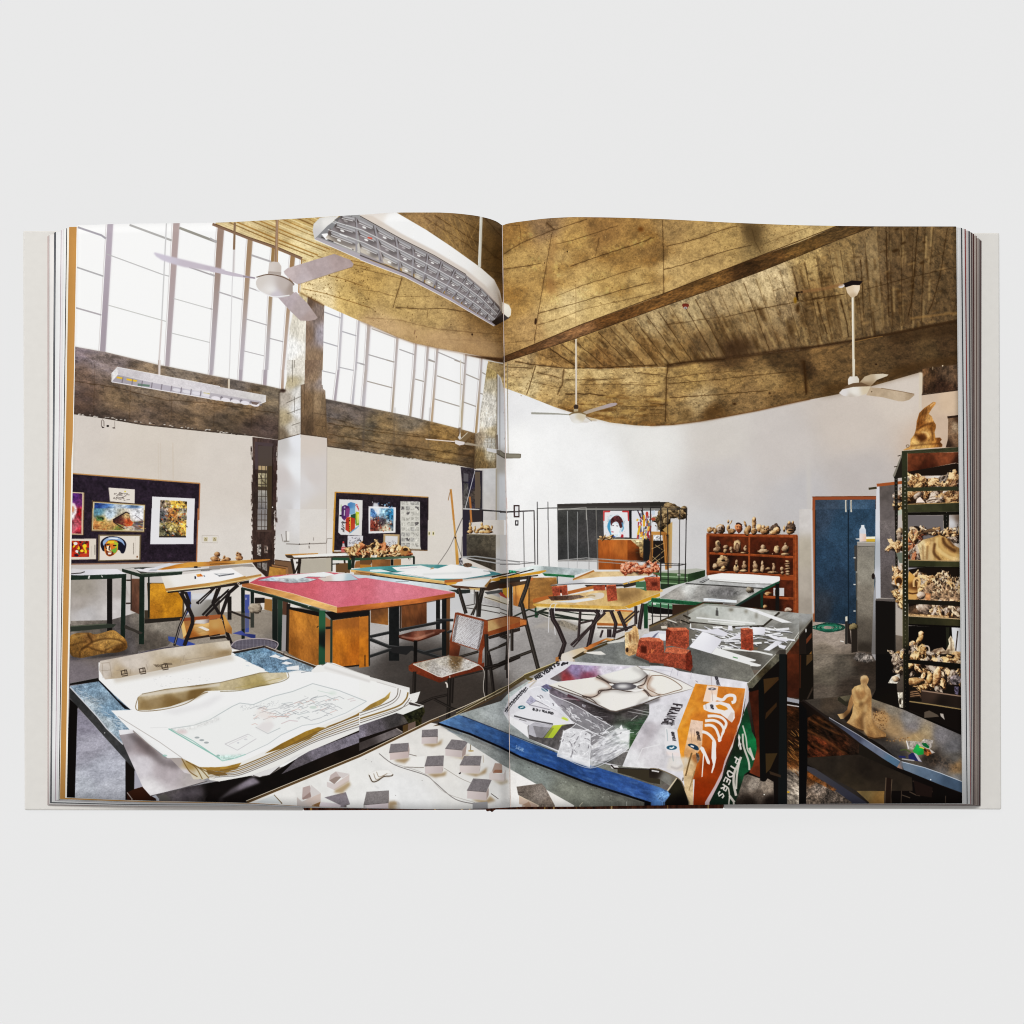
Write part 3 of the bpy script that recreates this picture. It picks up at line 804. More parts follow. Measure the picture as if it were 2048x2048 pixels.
NC = 13
for i in range(NC):
    for r in range(3):
        q = [louv((i + a_) / NC,(r + b_) / 3.0) for a_,b_ in ((.06,.10),(.94,.10),(.94,.92),(.06,.92))]
        k = 1 - i / NC * .55
        m_ = lambda a_,b_: (1 - a_) * ((1 - b_) * q[0] + b_ * q[3]) + a_ * ((1 - b_) * q[1] + b_ * q[2])
        lit = (196,186,172) if r == 2 and i < 6 else (138,130,132)
        p(np.ravel(q),[(q[0][0],q[0][1],(84,76,74)),(q[2][0],q[2][1],lit),(q[3][0],q[3][1],lit),(q[1][0],q[1][1],(104,98,98))])
        p(np.ravel([m_(.0,.0),m_(1,.0),m_(1,.35),m_(.1,.3)]),(152,150,152))
        s(np.ravel([m_(.1,.45),m_(.85,.42)]),1.8 * k,(206,204,204),a=.9)
        s(np.ravel([m_(.15,.2),m_(.95,.18)]),1.2 * k,(190,188,190),a=.9)
        x_,y_ = m_(.4,.66)
        e(x_,y_,4.6 * k,2.0 * k,(244,243,240),ang=25,a=.85 if (i + r) % 3 else .3)
        s(np.ravel([m_(1,0),m_(1.0,1)]),1.3,(72,62,62),a=.8)
    a_,b_ = louv((i + 1) / NC,.02),louv((i + 1) / NC,.99)
    s(np.ravel([a_ + (2,0),b_ - (5 * k,0)]),3.6 * k,(150,146,150))
for v in (1 / 3.0,2 / 3.0):
    s(np.ravel([louv(i / 20.0,v) for i in range(21)]),1.6,(204,202,202))
t('a3')
p([95,322,150,335,145,355,90,342],(206,90,72))
s([0,545,560,770,900,950,1400,1250,1600,1370],2.2,(92,82,84)); p([0,560,560,780,1100,1060,1640,1390,1620,1400,1080,1085,540,805,0,600],(164,156,166)); s([0,602,540,808,1080,1088,1620,1402],1.2,(238,234,232))
p([1590,1350,1740,1240,1810,1300,1640,1395],[(1620,1370,(48,34,26)),(1760,1290,(70,62,60))])
p([1712,1108,1800,1150,1826,1200,1822,1270,1790,1300,1716,1240],(228,222,206)); p([1716,1180,1760,1130,1800,1150,1780,1260],(236,232,218),b=2)
p([1660,980,1716,1108,1716,1240,1690,1190],(168,152,136),b=1)
s([1466,70,1455,400,1442,690],6.2,(206,202,190)); s([1482,80,1462,690],1.2,(130,110,84)); s([1452,72,1430,640],1.2,(236,234,226))

# ---- ceiling fans --------------------------------------------------------------
t('a1')
p([1130,520,1150,512,1250,540,1932,705,1990,722,1990,765,1870,745,1500,690,1340,645,1230,605,1160,560],[(1200,560,(196,188,204)),(1600,650,(190,180,192)),(1930,730,(184,172,186))],b=.6)
t('a2')
p([0,688,280,755,545,820,545,832,280,800,0,742],(190,180,192)); s([400,800,545,822],3,(150,140,152))
s([300,150,290,480],4.4,(134,108,84)); s([292,480,284,760],2.6,(182,172,172),b=.5)
p([795,120,830,118,818,640,780,640],(146,116,92)); s([812,120,800,640],1.2,(176,150,130)); s([828,130,816,640],1.2,(190,150,96))
p([715,640,760,622,830,630,862,680,858,790,700,770],[(740,700,(206,196,190)),(840,720,(192,180,172))],c=0)
p([705,740,860,750,855,800,700,770],(170,158,150))
p([890,740,940,700,1500,530,1690,600,1735,650,1720,685,1450,770,1060,900,990,860,900,770],[(1000,780,(188,172,172)),(1300,700,(172,156,156)),(1600,600,(168,150,148)),(1100,850,(186,172,174))],n=.02,ns=14)
s([1060,902,1450,772,1720,688],1.2,(120,104,100),a=.6)
p([820,1055,1040,990,1180,1130,1300,1300,1270,1325,1190,1340,1090,1335,950,1200],[(900,1080,(178,164,168)),(1100,1200,(172,158,158)),(1200,1310,(168,150,146))],n=.02,ns=14)
e(790,915,240,140,[(600,850,(206,198,192)),(700,960,(216,210,206)),(900,900,(184,172,166)),(780,1040,(196,188,196)),(980,940,(160,146,138))],ang=12)
s([560,812,700,778,850,800,960,850,1018,900],2,(110,90,76),c=1); s([560,960,700,1030,800,1048,960,1030],2.4,(236,236,238),c=1,a=.8)
e(740,960,60,34,(232,230,228),b=3,a=.5); p([1000,915,1070,895,1080,980,1000,990],(238,238,238)); s([1075,890,1072,1000],2.4,(170,120,60))
t('b3')
s([1204,0,1222,0],1,(220,216,210))
s([1216,0,1210,560],2,(214,206,192)); s([1212,480,1205,930],3.2,(226,222,214)); p([1190,815,1218,815,1214,870,1190,930],(90,66,44),a=.7)
p([1180,930,1210,905,1222,940,1200,965],(208,204,200)); p([1200,970,1300,870,1350,900,1270,985,1240,990],(126,104,74)); s([1210,960,1300,875],1.4,(206,196,178))
p([790,945,800,950,1140,978,1140,992,795,962],(226,208,196)); p([1140,975,1160,968,1265,990,1262,1020,1200,1032,1150,1010],(218,210,208)); p([1262,1000,1300,995,1480,1035,1470,1046,1270,1025],(162,148,128))
p([1530,1060,1648,1078,1650,1128,1530,1100],(216,214,212)); p([1648,1085,1700,1090,1750,1130,1932,1138,1932,1180,1740,1182,1650,1130],[(1690,1110,(120,112,100)),(1850,1160,(134,128,116))]); s([1650,1130,1740,1184,1932,1182],1.4,(84,74,60))
t('b4')
p([0,1098,40,1125,250,1135,248,1182,60,1180,0,1140],(134,128,114)); s([40,1130,250,1137],1.2,(96,88,74)); s([250,1135,248,1182],1.2,(96,88,74))
s([45,0,42,400],1,(190,180,160),a=.7); s([88,30,98,1130],1.4,(134,122,100))
p([908,-40,930,-40,930,540,908,540],(228,218,206)); s([916,-900,918,540],1,(120,92,60),a=.6)
t('a4')
p([908,1560,928,1556,932,1932,910,1932],(224,212,196)); s([920,1570,922,1932],.8,(130,104,70),a=.5)
t('b4')
p([890,560,905,535,945,545,945,580,925,600,895,590],(62,48,40)); p([890,590,945,590,945,620,890,625],(176,160,130))
p([372,635,390,630,700,642,835,655,835,666,700,660,380,655],(150,148,138)); p([1000,630,1060,605,1340,520,1400,515,1420,530,1390,552,1150,620,1040,655],[(1100,620,(172,156,138)),(1350,535,(168,154,156))])
p([1000,745,1040,690,1110,738,1080,748],(214,208,200)); s([1040,690,1110,740],1.2,(140,128,112))
p([835,660,880,635,1000,635,1035,660,1030,700,1000,745,960,765,900,762,860,735],[(860,680,(214,210,204)),(960,690,(200,186,160)),(930,750,(226,224,220))],c=1)
s([835,662,880,642,960,635,1035,655],2.4,(124,104,70),c=1)
t('a6')
p([622,1040,655,1040,664,1932,632,1932],(206,194,170)); s([632,1060,642,1932],1.4,(240,234,220)); s([655,1060,662,1932],1.2,(150,128,92))
p([550,935,640,905,724,908,722,960,690,1030,650,1055,610,1050,570,1000],[(600,960,(214,190,160)),(690,960,(226,206,180)),(640,1040,(190,166,136))])
p([520,890,630,850,760,860,720,905,640,905,545,935],(30,20,22)); e(500,918,38,22,(216,212,214),ang=-14); s([0,990,300,950,520,895],6,(140,100,60),a=.7,b=.6); e(20,990,18,9,(40,26,14))
t('b6')
p([632,-10,664,-10,662,200,634,200],(214,204,184))
p([580,230,600,200,690,195,714,230,714,285,640,300,580,298],[(600,240,(222,214,204)),(700,250,(206,196,180))])
p([720,270,780,200,860,172,1000,165,1070,175,1050,195,930,240,850,320,760,300],[(800,230,(186,166,138)),(1000,190,(208,194,172)),(800,300,(140,116,88))])
p([505,355,560,310,640,280,740,270,850,315,760,330],(108,84,58)); p([470,400,510,355,640,325,850,316,848,360,800,410,700,440,600,448,520,430],[(520,390,(214,208,206)),(650,380,(226,220,210)),(800,350,(206,188,160)),(620,440,(190,178,166))])
p([850,330,980,340,1250,385,1370,405,1382,425,1320,480,1250,500,1190,498,1000,450,800,425],[(900,390,(178,156,130)),(1200,440,(190,168,142)),(1350,430,(168,146,120))],n=.02,ns=14)
s([980,340,1250,385,1380,412],1.2,(130,106,80)); e(865,382,8,8,(110,90,66))

# ---- left notice board -----------------------------------------------------------
t('b1')
s([500,800,500,735,515,720,530,740,532,800],1.4,(110,100,94)); p([500,795,540,820,510,822],(46,36,34)); e(577,797,16,11,(20,14,12)); s([660,740,662,815],1.2,(150,140,132)); p([630,815,660,812,668,828,640,826],(76,64,58))
for x in (1185,1360,1215,1365):
    s([x,1000,x + 4,1440],1,(190,172,150),a=.4)
p([140,1372,1690,1490,1682,1932,135,1932],(44,33,46),n=.10,ns=10,sp=.08)
t('c1')
p([130,-100,1672,-100,1648,620,130,650],(43,32,44),n=.10,ns=10,sp=.08)
t('b1'); s([140,1370,1690,1490],2.4,(186,136,82)); s([1688,1490,1676,1932],2.2,(170,110,70))
t('c1'); s([1668,-20,1648,630],2.4,(170,112,76)); s([130,655,1648,630],2.6,(134,92,66))
t('b1')
p([588,1540,904,1562,902,1732,605,1708],(222,212,200)); s([588,1545,605,1708],1.2,(180,168,156))
for i in range(34):
    x,y = 640 + RG.random() * 180,1610 + RG.random() * 80
    s([x,y,x + RG.random() * 50,y - RG.random() * 30 + 10],1,(60,50,48),a=.8)
e(786,1588,10,10,(214,190,60))

def shot(f,frame,seed,cols,n,size,bg):
    """A framed picture: mount,ground colours and brush marks."""
    if frame:
        p(f,frame)
    q = np.asarray(f,float).reshape(-1,2)
    c0 = q.mean(0)
    g_ = c0 + (q - c0) * (.93 if frame else 1)
    p(g_.ravel(),bg)
    rg = np.random.default_rng(seed)
    for _ in range(n):
        x,y = g_.min(0) + rg.random(2) * (g_.max(0) - g_.min(0))
        r = size * (.4 + rg.random())
        if inside(g_,x,y) and inside(g_,x + r,y) and inside(g_,x - r,y):
            a_ = rg.random() * 3.1
            s([x - r * np.cos(a_),y - r * np.sin(a_) * .8,x + r * np.cos(a_),y + r * np.sin(a_) * .8],.8 + rg.random() * size / 14,cols[rg.integers(len(cols))],a=.85)

# picture 1: purple and red,cut by the page edge
t('b1'); p([138,1592,292,1600,288,1932,134,1932],(206,184,150))
p([138,1606,268,1612,264,1932,134,1932],[(180,1650,(92,40,120)),(240,1700,(110,44,110)),(240,1850,(176,26,40)),(160,1900,(206,170,176)),(230,1930,(190,60,80))],n=.15,ns=10)
t('c1'); p([130,-20,284,-20,282,302,130,296],(206,180,150)); p([130,-20,262,-20,258,288,130,282],[(230,40,(150,16,28)),(180,100,(196,84,96)),(160,200,(206,112,124)),(230,250,(150,36,50))],n=.18,ns=9)
t('b1'); p([134,1720,175,1730,205,1800,200,1850,160,1932,134,1932],(224,206,206),n=.12,ns=6,b=.6); e(150,1800,22,40,(206,130,90),b=1)
s([290,1600,286,1932],1.4,(120,96,66)); t('c1'); s([284,0,280,302,130,297],1.4,(130,100,66))
# picture 2: building under a blue sky
t('b1'); p([400,1708,1028,1748,1022,1932,392,1932],(206,188,146)); t('c1'); p([394,-20,1024,-20,1016,266,382,250],(196,178,136))
t('b1'); p([416,1724,1010,1762,1006,1932,410,1932],[(450,1760,(40,70,140)),(600,1800,(140,170,206)),(560,1760,(70,110,176)),(700,1790,(196,208,220)),(900,1790,(120,150,190)),(980,1850,(214,216,222)),(500,1900,(120,150,176))],n=.14,ns=8,na=-10,st=2)
t('c1'); p([408,-20,1008,-20,1002,250,398,236],[(460,20,(84,130,150)),(600,60,(176,196,214)),(950,40,(216,216,220)),(450,180,(176,112,60)),(560,200,(196,150,84)),(500,130,(216,176,96)),(650,160,(200,150,90)),(700,220,(120,130,60)),(820,200,(206,190,170)),(960,200,(150,136,136))],n=.12,ns=7)
p([640,120,760,40,810,20,838,40,850,120,885,150,870,190,800,200,740,180,640,140],[(700,110,(70,40,36)),(800,60,(190,160,110)),(820,150,(206,84,40)),(740,150,(110,50,44))],n=.15,ns=6)
s([640,118,800,25,840,45],2.2,(40,30,34)); s([640,140,780,230],2,(60,40,40)); p([440,70,540,90,520,130,440,130],(64,96,56),n=.3,ns=5,b=1); p([880,170,1000,215,960,240,870,190],(128,116,116)); s([900,60,1000,130],1.4,(90,80,84),a=.7); p([890,140,1002,140,1000,190,900,175],(92,84,96))
for i in range(60):
    x,y = 410 + RG.random() * 580,130 + RG.random() * 110
    s([x,y,x + 20 + RG.random() * 30,y - 8 + RG.random() * 18],1.1,[(120,70,40),(230,196,120),(190,90,40),(96,104,50)][i % 4],a=.7)
for q in ([400,1708,1028,1748],):
    t('b1'); s(q,1.6,(110,84,50))
t('c1'); s([1024,0,1016,266,382,252],1.8,(104,80,50)); s([392,-120,382,250],1.4,(110,88,54))
# picture 3: ochre and grey abstract on a white mount
t('b1'); p([1112,1648,1630,1672,1620,1932,1108,1932],(222,220,222)); t('c1'); p([1106,-20,1622,-20,1612,412,1088,414],(222,220,224))
t('b1'); p([1212,1690,1534,1708,1530,1932,1206,1932],[(1260,1740,(150,130,110)),(1400,1740,(206,160,60)),(1500,1760,(190,150,70)),(1260,1900,(84,84,90)),(1480,1900,(150,140,110)),(1370,1850,(190,120,50))],n=.3,ns=9)
t('c1'); p([1208,-20,1532,-20,1520,330,1196,328],[(1250,60,(100,100,104)),(1350,60,(190,120,60)),(1480,60,(130,124,110)),(1250,250,(96,92,70)),(1350,220,(170,150,90)),(1490,180,(206,160,70)),(1350,320,(60,52,46))],n=.3,ns=8)
for i in range(150):
    x,y = 1215 + RG.random() * 300,-115 + RG.random() * 430
    s([x,y,x + RG.random() * 40 - 10,y + RG.random() * 36 - 12],1 + RG.random() * 2,[(40,36,40),(226,176,70),(214,206,196),(190,84,30),(84,92,84),(150,140,70)][i % 6],a=.75)
p([1196,312,1522,316,1520,332,1196,330],(54,44,40))
# picture 4: red and yellow dots
p([128,348,440,345,436,596,128,600],(214,202,186)); p([128,372,352,376,350,566,128,568],(168,40,22),n=.12,ns=8)
for i in range(26):
    e(140 + RG.random() * 200,385 + RG.random() * 170,10 + RG.random() * 18,8 + RG.random() * 14,[(50,20,40),(236,196,30),(228,220,214),(96,22,20),(200,60,30),(60,90,60)][i % 6],ang=RG.random() * 90)
e(298,435,26,24,(240,206,30)); e(265,493,22,16,(244,210,40)); e(188,405,24,20,(226,220,218)); e(285,545,50,22,(196,60,30))
for i in range(12):
    s([416 + (i % 2),425 + i * 10,426,425 + i * 10],1.3,(60,54,50),a=.8)
    s([376,440 + i * 11,382,440 + i * 11],.9,(150,140,130),a=.8)
s([440,346,436,597,128,602],1.2,(90,76,66))
# picture 5: a bright poster head in flat colour patches
p([462,298,980,298,972,604,458,620],(120,104,78)); p([482,312,962,312,956,596,478,606],(220,208,194))
p([490,400,520,350,590,318,700,325,770,360,800,410,790,480,770,520,740,520,700,480,540,500,500,460],(26,26,44),c=1); p([520,380,580,335,690,330,760,370,780,430,740,390,660,360,580,370,530,430],(140,166,206),c=1); p([600,330,700,340,680,352,590,345],(220,228,236),c=1)
p([545,410,590,370,680,370,700,420,695,490,650,540,600,560,560,540,535,480],(216,120,40),c=1)
p([580,370,660,370,670,400,570,410],(240,190,40)); p([650,370,705,400,690,480,660,440],(170,190,50)); p([560,440,600,430,620,500,570,500],(246,226,190)); p([620,480,690,450,680,510,630,530],(110,170,60)); p([550,480,600,510,640,500,650,540,600,560,560,540],(120,50,26)); p([575,515,625,512,615,535,585,537],(238,228,210))
for q in ([560,418,600,410],[640,430,680,428],[600,430,592,480,612,488],[545,410,560,470]):
    s(q,2.4,(50,26,24))
for i in range(14):
    s([884,400 + i * 10,892,400 + i * 10],1.2,(70,62,56),a=.8); s([905,330 + i * 14,911,330 + i * 14],.8,(160,150,140),a=.8)
e(932,565,10,12,(130,84,50)); s([980,300,972,606,458,620],1.4,(70,56,40))
# sockets
for x in (1760,1868):
    p([x - 26,326,x + 26,326,x + 24,380,x - 26,380],(206,198,172)); p([x - 20,332,x + 20,332,x + 18,374,x - 20,374],(190,176,140)); e(x,345,4,5,(50,40,30)); e(x - 9,362,4,5,(50,40,30)); e(x + 9,362,4,5,(50,40,30))
s([1715,310,1910,310,1905,398,1715,392,1715,310],1,(176,166,156))
# small notice board
t('b2'); p([1508,1598,1932,1618,1932,1940,1490,1940],(44,34,42),n=.1,ns=10,sp=.07); p([1506,1596,1524,1598,1512,1940,1488,1940],(196,140,50)); s([1506,1597,1932,1614],2.2,(190,134,60))
t('b3'); p([-10,1612,824,1660,820,1940,-10,1940],(43,34,41),n=.1,ns=10,sp=.07); s([-10,1610,824,1657],2,(190,140,74)); s([823,1658,820,1932],1.6,(60,44,36))
t('c2'); p([1500,-20,1932,-20,1932,486,1484,486],(43,34,41),n=.1,ns=10,sp=.07); p([1496,-20,1516,-20,1498,505,1476,505],(194,140,52))
t('c3'); p([-10,-20,820,-20,816,488,-10,470],(43,34,41),n=.1,ns=10,sp=.07); s([600,482,816,488],2,(110,80,50))
# bag poster
t('b2'); p([1560,1680,1842,1692,1836,1940,1556,1940],(214,212,212)); t('c2'); p([1560,-20,1840,-20,1832,310,1700,302,1580,300,1548,270],(214,212,212))
t('b2')
p([1662,1735,1700,1715,1755,1730,1752,1850,1700,1868,1662,1850],[(1680,1760,(70,120,176)),(1740,1830,(130,180,206))]); p([1590,1770,1630,1750,1684,1770,1670,1890,1620,1940,1588,1900],[(1610,1800,(70,40,104)),(1670,1850,(120,50,110))])
p([1760,1830,1808,1840,1812,1932,1756,1932],(176,190,40)); p([1650,1900,1740,1890,1755,1940,1640,1940],(206,60,40)); p([1565,1870,1588,1870,1588,1886,1565,1886],(40,34,40))
text('CHARM', 1758,1750,11,20,16,-8,1.4,(196,50,60),gap=.4); s([1585,1745,1582,1830],2,(150,180,120),a=.7); s([1625,1770,1624,1880],3,(196,190,206),a=.8)
t('c2')
p([1588,-20,1640,-20,1640,90,1600,110,1586,70],(80,44,100)); p([1640,-20,1690,-20,1680,80,1640,90],(130,60,120)); p([1690,-20,1750,-20,1750,40,1690,50],(120,160,196)); p([1700,60,1760,40,1756,170,1700,110],(40,84,60))
p([1762,30,1810,30,1800,180,1760,190],[(1780,60,(196,200,40)),(1790,160,(110,150,50))]); p([1640,110,1690,85,1750,100,1750,230,1685,272,1635,240],[(1660,130,(176,50,30)),(1740,200,(196,70,40))])
s([1692,90,1688,265],3.2,(226,176,50)); text('FASHION', 1684,262,0,-25,0,0,1,(60,30,20)); s([1625,0,1622,70],2.4,(210,206,214),a=.8); s([1790,50,1785,160],2.6,(236,236,150),a=.8)
text('HARMONY', 1690,285,17,-13,-5,-14,1.3,(90,150,190),gap=.35); p([1565,62,1590,62,1590,76,1565,76],(40,34,40)); p([1810,62,1832,62,1832,76,1810,76],(40,34,40))
for i in range(12):
    s([1580 + RG.random() * 36,140 + i * 10,1600 + RG.random() * 30,146 + i * 11],1.6,(60,54,56),a=.8)
p([1600,150,1650,148,1650,158,1610,160],(50,44,46))
p([1662,308,1848,312,1838,442,1660,442],(206,204,208))
for i in range(50):
    x,y = 1670 + RG.random() * 150,335 + RG.random() * 80
    s([x,y,x + RG.random() * 30 - 12,y + RG.random() * 30 - 12],1.1,(80,76,84),a=.75)
# watercolour and print sheet
t('b3'); p([-10,1695,32,1697,26,1940,-10,1940],(216,212,208)); p([-10,1830,14,1830,14,1880,-10,1880],(150,120,60)); p([104,1765,434,1778,432,1940,104,1940],(222,220,222)); t('c3'); p([-10,-20,26,-20,20,305,-10,300],(214,210,206)); p([104,-20,434,-20,428,275,104,284],(224,222,222)); p([0,310,38,312,28,440,-10,430],(206,204,206)); s([0,360,16,390],2,(70,66,72))
t('b3'); p([130,1800,406,1808,404,1940,126,1940],[(160,1830,(120,130,180)),(230,1830,(90,140,190)),(300,1850,(140,180,206)),(380,1850,(90,120,170)),(200,1920,(214,220,226))],n=.14,ns=8)
t('c3'); p([126,-20,404,-20,402,254,122,256],[(160,20,(84,130,190)),(260,30,(150,190,214)),(380,60,(50,130,176)),(180,180,(140,60,44)),(260,150,(60,50,56)),(330,200,(196,186,160)),(380,180,(70,90,110)),(290,230,(176,160,130))],n=.2,ns=7)
for i in range(90):
    x,y = 130 + RG.random() * 265,-105 + RG.random() * 350
    s([x,y,x + RG.random() * 16 - 8,y + RG.random() * 26],1 + RG.random() * 2.4,([(228,232,236),(30,60,110),(100,160,200)] if y < 60 else [(40,30,36),(170,70,40),(214,206,180),(84,70,60)])[i % 3],a=.8)
p([165,-90,215,-80,235,-20,240,40,210,80,190,20,150,-20],(226,230,236),b=1,a=.85)
t('b3'); p([488,1706,724,1712,722,1940,486,1940],(206,204,194)); t('c3'); p([486,-20,722,-20,728,440,738,474,600,470,494,465],(206,203,192)); s([494,466,600,471,738,475],2,(170,160,140),a=.8)
for r in range(9):
    for c_ in range(4):
        x,y = 498 + c_ * 56,-108 + r * 63
        k = RG.random()
        p([x,y,x + 48,y + 2,x + 48,y + 50,x,y + 48],(150,148,144) if k < .25 else (184,181,172),n=.12,ns=5,a=.8)
        if k > .8:
            for j in range(9):
                s([x + RG.random() * 44,y + RG.random() * 40,x + RG.random() * 44,y + RG.random() * 48],1.6,(84,80,82),a=.7)
p([282,288,480,294,472,460,280,445],(176,150,110)); p([306,310,456,318,450,450,302,440],(206,204,204))
for i in range(26):
    x,y = 320 + RG.random() * 110,370 + RG.random() * 60
    s([x,y,x + RG.random() * 24 - 8,y + RG.random() * 24 - 12],1,(110,104,106),a=.8)
for x in (838,888):
    p([x - 18,255,x + 14,255,x + 14,312,x - 18,312],(222,212,180)); p([x - 10,270,x + 6,268,x + 4,300,x - 10,300],(150,140,90)); e(x - 2,280,4,10,(60,60,40))
# ---- middle ground --------------------------------------------------------------
DKG = (24,31,28)
WD = (176,116,52)

def leg(x0,x1,y0,y1,col=DKG,dx=0):
    col = tuple(int(v * .8) for v in col)
    p([x0,y0,x1,y0,x1 + dx,y1,x0 + dx,y1],[(x0,y0,col),(x1,y0,tuple(int(v * .62) for v in col))],n=.06,ns=10)

# far left benches against the wall
t('c1')
p([128,660,1650,640,1932,620,1932,1000,780,1010,128,1010],(196,190,188),a=.5,b=3)
p([128,830,780,830,860,1150,860,1340,128,1350],[(250,950,(154,146,136)),(300,1250,(186,182,182)),(700,950,(176,168,164)),(250,1120,(160,152,146)),(700,1200,(196,190,188))],n=.02,ns=20)
p([128,1340,600,1330,960,1230,1020,1330,1450,1330,1450,1460,1300,1640,900,1740,128,1820],[(200,1400,(128,120,112)),(300,1480,(96,88,80)),(1200,1380,(136,128,118)),(1150,1560,(90,82,74)),(700,1650,(86,80,80)),(150,1810,(112,106,112))],n=.06,ns=20,sp=.03)
# bench 1
p([126,720,690,712,796,772,780,800,126,790],[(200,740,(206,204,212)),(600,750,(222,220,226))]); p([126,786,250,790,800,772,798,815,640,830,126,845],(34,50,40),n=.06,ns=10)
p([140,705,240,715,300,745,240,770,130,760],(206,202,204)); s([130,770,250,762,300,745],2,(70,66,66)); p([345,790,365,792,355,832,335,828],(206,204,200)); s([500,792,515,812],2,(206,200,196))
leg(568,630,828,1470,(40,34,32)); leg(745,798,800,1560,(38,58,46),-14)
p([126,1400,560,1370,680,1380,640,1420,126,1470],(52,58,48)); s([126,1405,560,1376],1.6,(96,100,84))
# bench 2
p([1050,880,1500,880,1500,1300,1076,1320],(84,70,52)); p([856,830,960,830,960,1260,850,1210],[(900,900,(104,70,52)),(900,1200,(92,60,46))],n=.06,ns=10,na=90,st=3)
p([1076,900,1110,885,1490,895,1474,1300,1100,1322,1074,1300],[(1150,950,(196,134,32)),(1400,1100,(186,124,22)),(1100,1250,(176,114,24)),(1300,1280,(190,126,24))],n=.06,ns=18,sp=.03); s([1082,890,1076,1310],2.2,(74,56,26))
p([1020,1210,1075,1210,1075,1320,1020,1320],(70,58,44)); p([1020,1320,1480,1290,1480,1330,1020,1372],(44,38,32))
p([748,705,890,700,980,770,1480,740,1700,722,1700,690,1250,690,1000,690],[(800,720,(52,54,46)),(1400,715,(150,146,144))]); p([900,712,1180,690,1480,700,1930,700,1930,730,1400,745,1060,752,960,740],[(1000,725,(222,218,222)),(1500,725,(214,212,214))])
p([900,700,980,705,1060,692,1000,715],(60,58,60)); p([1060,740,1100,715,1190,712,1160,738],(176,178,184)); p([1140,690,1320,640,1400,655,1250,690,1180,715],(206,206,214)); p([1700,720,1850,715,1800,730,1700,735],(60,58,64))
p([748,708,980,772,1480,742,1470,780,1020,812,960,810,750,745],(40,52,42),n=.08,ns=8); s([980,772,1470,742],1.2,(110,124,108)); s([860,780,860,1200],2,(50,42,36)); s([800,848,860,848],3,(56,44,38)); s([796,1128,860,1126],3,(60,48,42))
leg(960,1020,800,1620,(40,62,48),-6); leg(1062,1082,800,1300,(52,60,50)); s([790,1400,960,1490],4,(44,40,36)); p([780,1390,1000,1480,980,1500,780,1430],(60,54,48))
# long tilted drawing board behind
p([1172,718,1400,660,1550,632,1932,622,1932,668,1400,705,1240,722],[(1300,700,(190,120,40)),(1600,650,(206,146,60)),(1900,650,(176,116,56))],n=.05,ns=12,st=4); p([1620,680,1660,678,1660,700,1620,700],(40,34,30)); p([1480,735,1932,690,1932,715,1480,745],(134,128,120))
# sack on the floor
p([126,1520,330,1480,420,1500,520,1480,640,1450,720,1500,790,1560,812,1620,800,1680,700,1720,560,1730,350,1770,240,1785,126,1740],[(200,1560,(150,110,52)),(350,1520,(128,90,46)),(500,1560,(156,116,60)),(640,1600,(176,132,66)),(700,1680,(104,68,26)),(300,1700,(134,96,44)),(180,1700,(116,82,36))],c=1,n=.08,ns=16,sp=.07)
for q,w in (([330,1490,370,1560,380,1600,250,1680],4),([380,1600,520,1560,660,1560,760,1600,790,1650],3),([540,1700,640,1640,740,1620,750,1670,640,1690],3.4),([240,1700,330,1650,400,1680,560,1720],3),([130,1640,240,1600,330,1590],2.6),([240,1785,240,1710],3)):
    s(q,w,(70,44,16),c=1,a=.75,b=.8)
for q in ([400,1610,540,1575,680,1580,750,1610],[560,1670,660,1630,730,1612],[150,1540,260,1510,330,1500]):
    s(q,2.2,(206,164,96),c=1,a=.6,b=.8)
sh([126,1740,240,1790,560,1735,800,1690,830,1720,560,1780,126,1810],.45,3)
# drawing machine with white top
p([1580,1020,1932,1000,1932,1260,1580,1290],[(1700,1050,(176,172,170)),(1800,1150,(136,132,126)),(1900,1230,(104,96,86))]); p([1590,1010,1932,1000,1932,1080,1590,1080],(206,206,210),b=1)
p([1510,990,1580,985,1580,1180,1520,1280,1530,1000],(56,76,150)); p([1305,1525,1420,1540,1640,1620,1560,1650,1440,1640,1310,1580],[(1360,1550,(62,82,150)),(1550,1630,(54,74,156))])
p([1450,1310,1932,1262,1990,1420,1990,1500,1560,1560,1490,1545],[(1500,1340,(176,116,56)),(1700,1420,(206,164,104)),(1900,1400,(200,156,96)),(1600,1530,(170,100,36)),(1900,1480,(176,104,34))],n=.05,ns=12,st=3); p([1500,1330,1920,1290,1932,1340,1620,1390,1520,1400],(150,104,60),a=.6); p([1640,1330,1900,1310,1900,1330,1740,1375,1620,1370],[(1700,1345,(210,204,200)),(1850,1330,(96,70,64))]); p([1662,1412,1720,1405,1822,1450,1770,1462],(222,214,206))
p([1450,1310,1485,1300,1530,1500,1490,1545],(222,180,110)); p([1450,1308,1930,1262,1930,1300,1460,1345],(140,72,40)); s([1540,1560,1930,1500],4,(50,34,26))
for q,w in (([1450,985,1530,1130,1600,1290,1600,1370,1500,1640],7.5),([1470,1000,1520,1000,1570,1140],6),([1560,1140,1440,1420,1380,1640],5),([1660,1115,1850,945],3),([1690,1128,1830,985],2.4),([1930,930,1850,1130,1932,1260],6),([1932,1050,1720,1270],4.5),([1932,1100,1760,1280],4.5),([1645,1115,1680,1130],4)):
    s(q,w,(38,32,30))
s([1530,1215,1450,1400,1385,1620],1.4,(150,140,136)); e(1445,992,18,18,(96,84,78)); e(1445,992,9,9,(190,180,170))
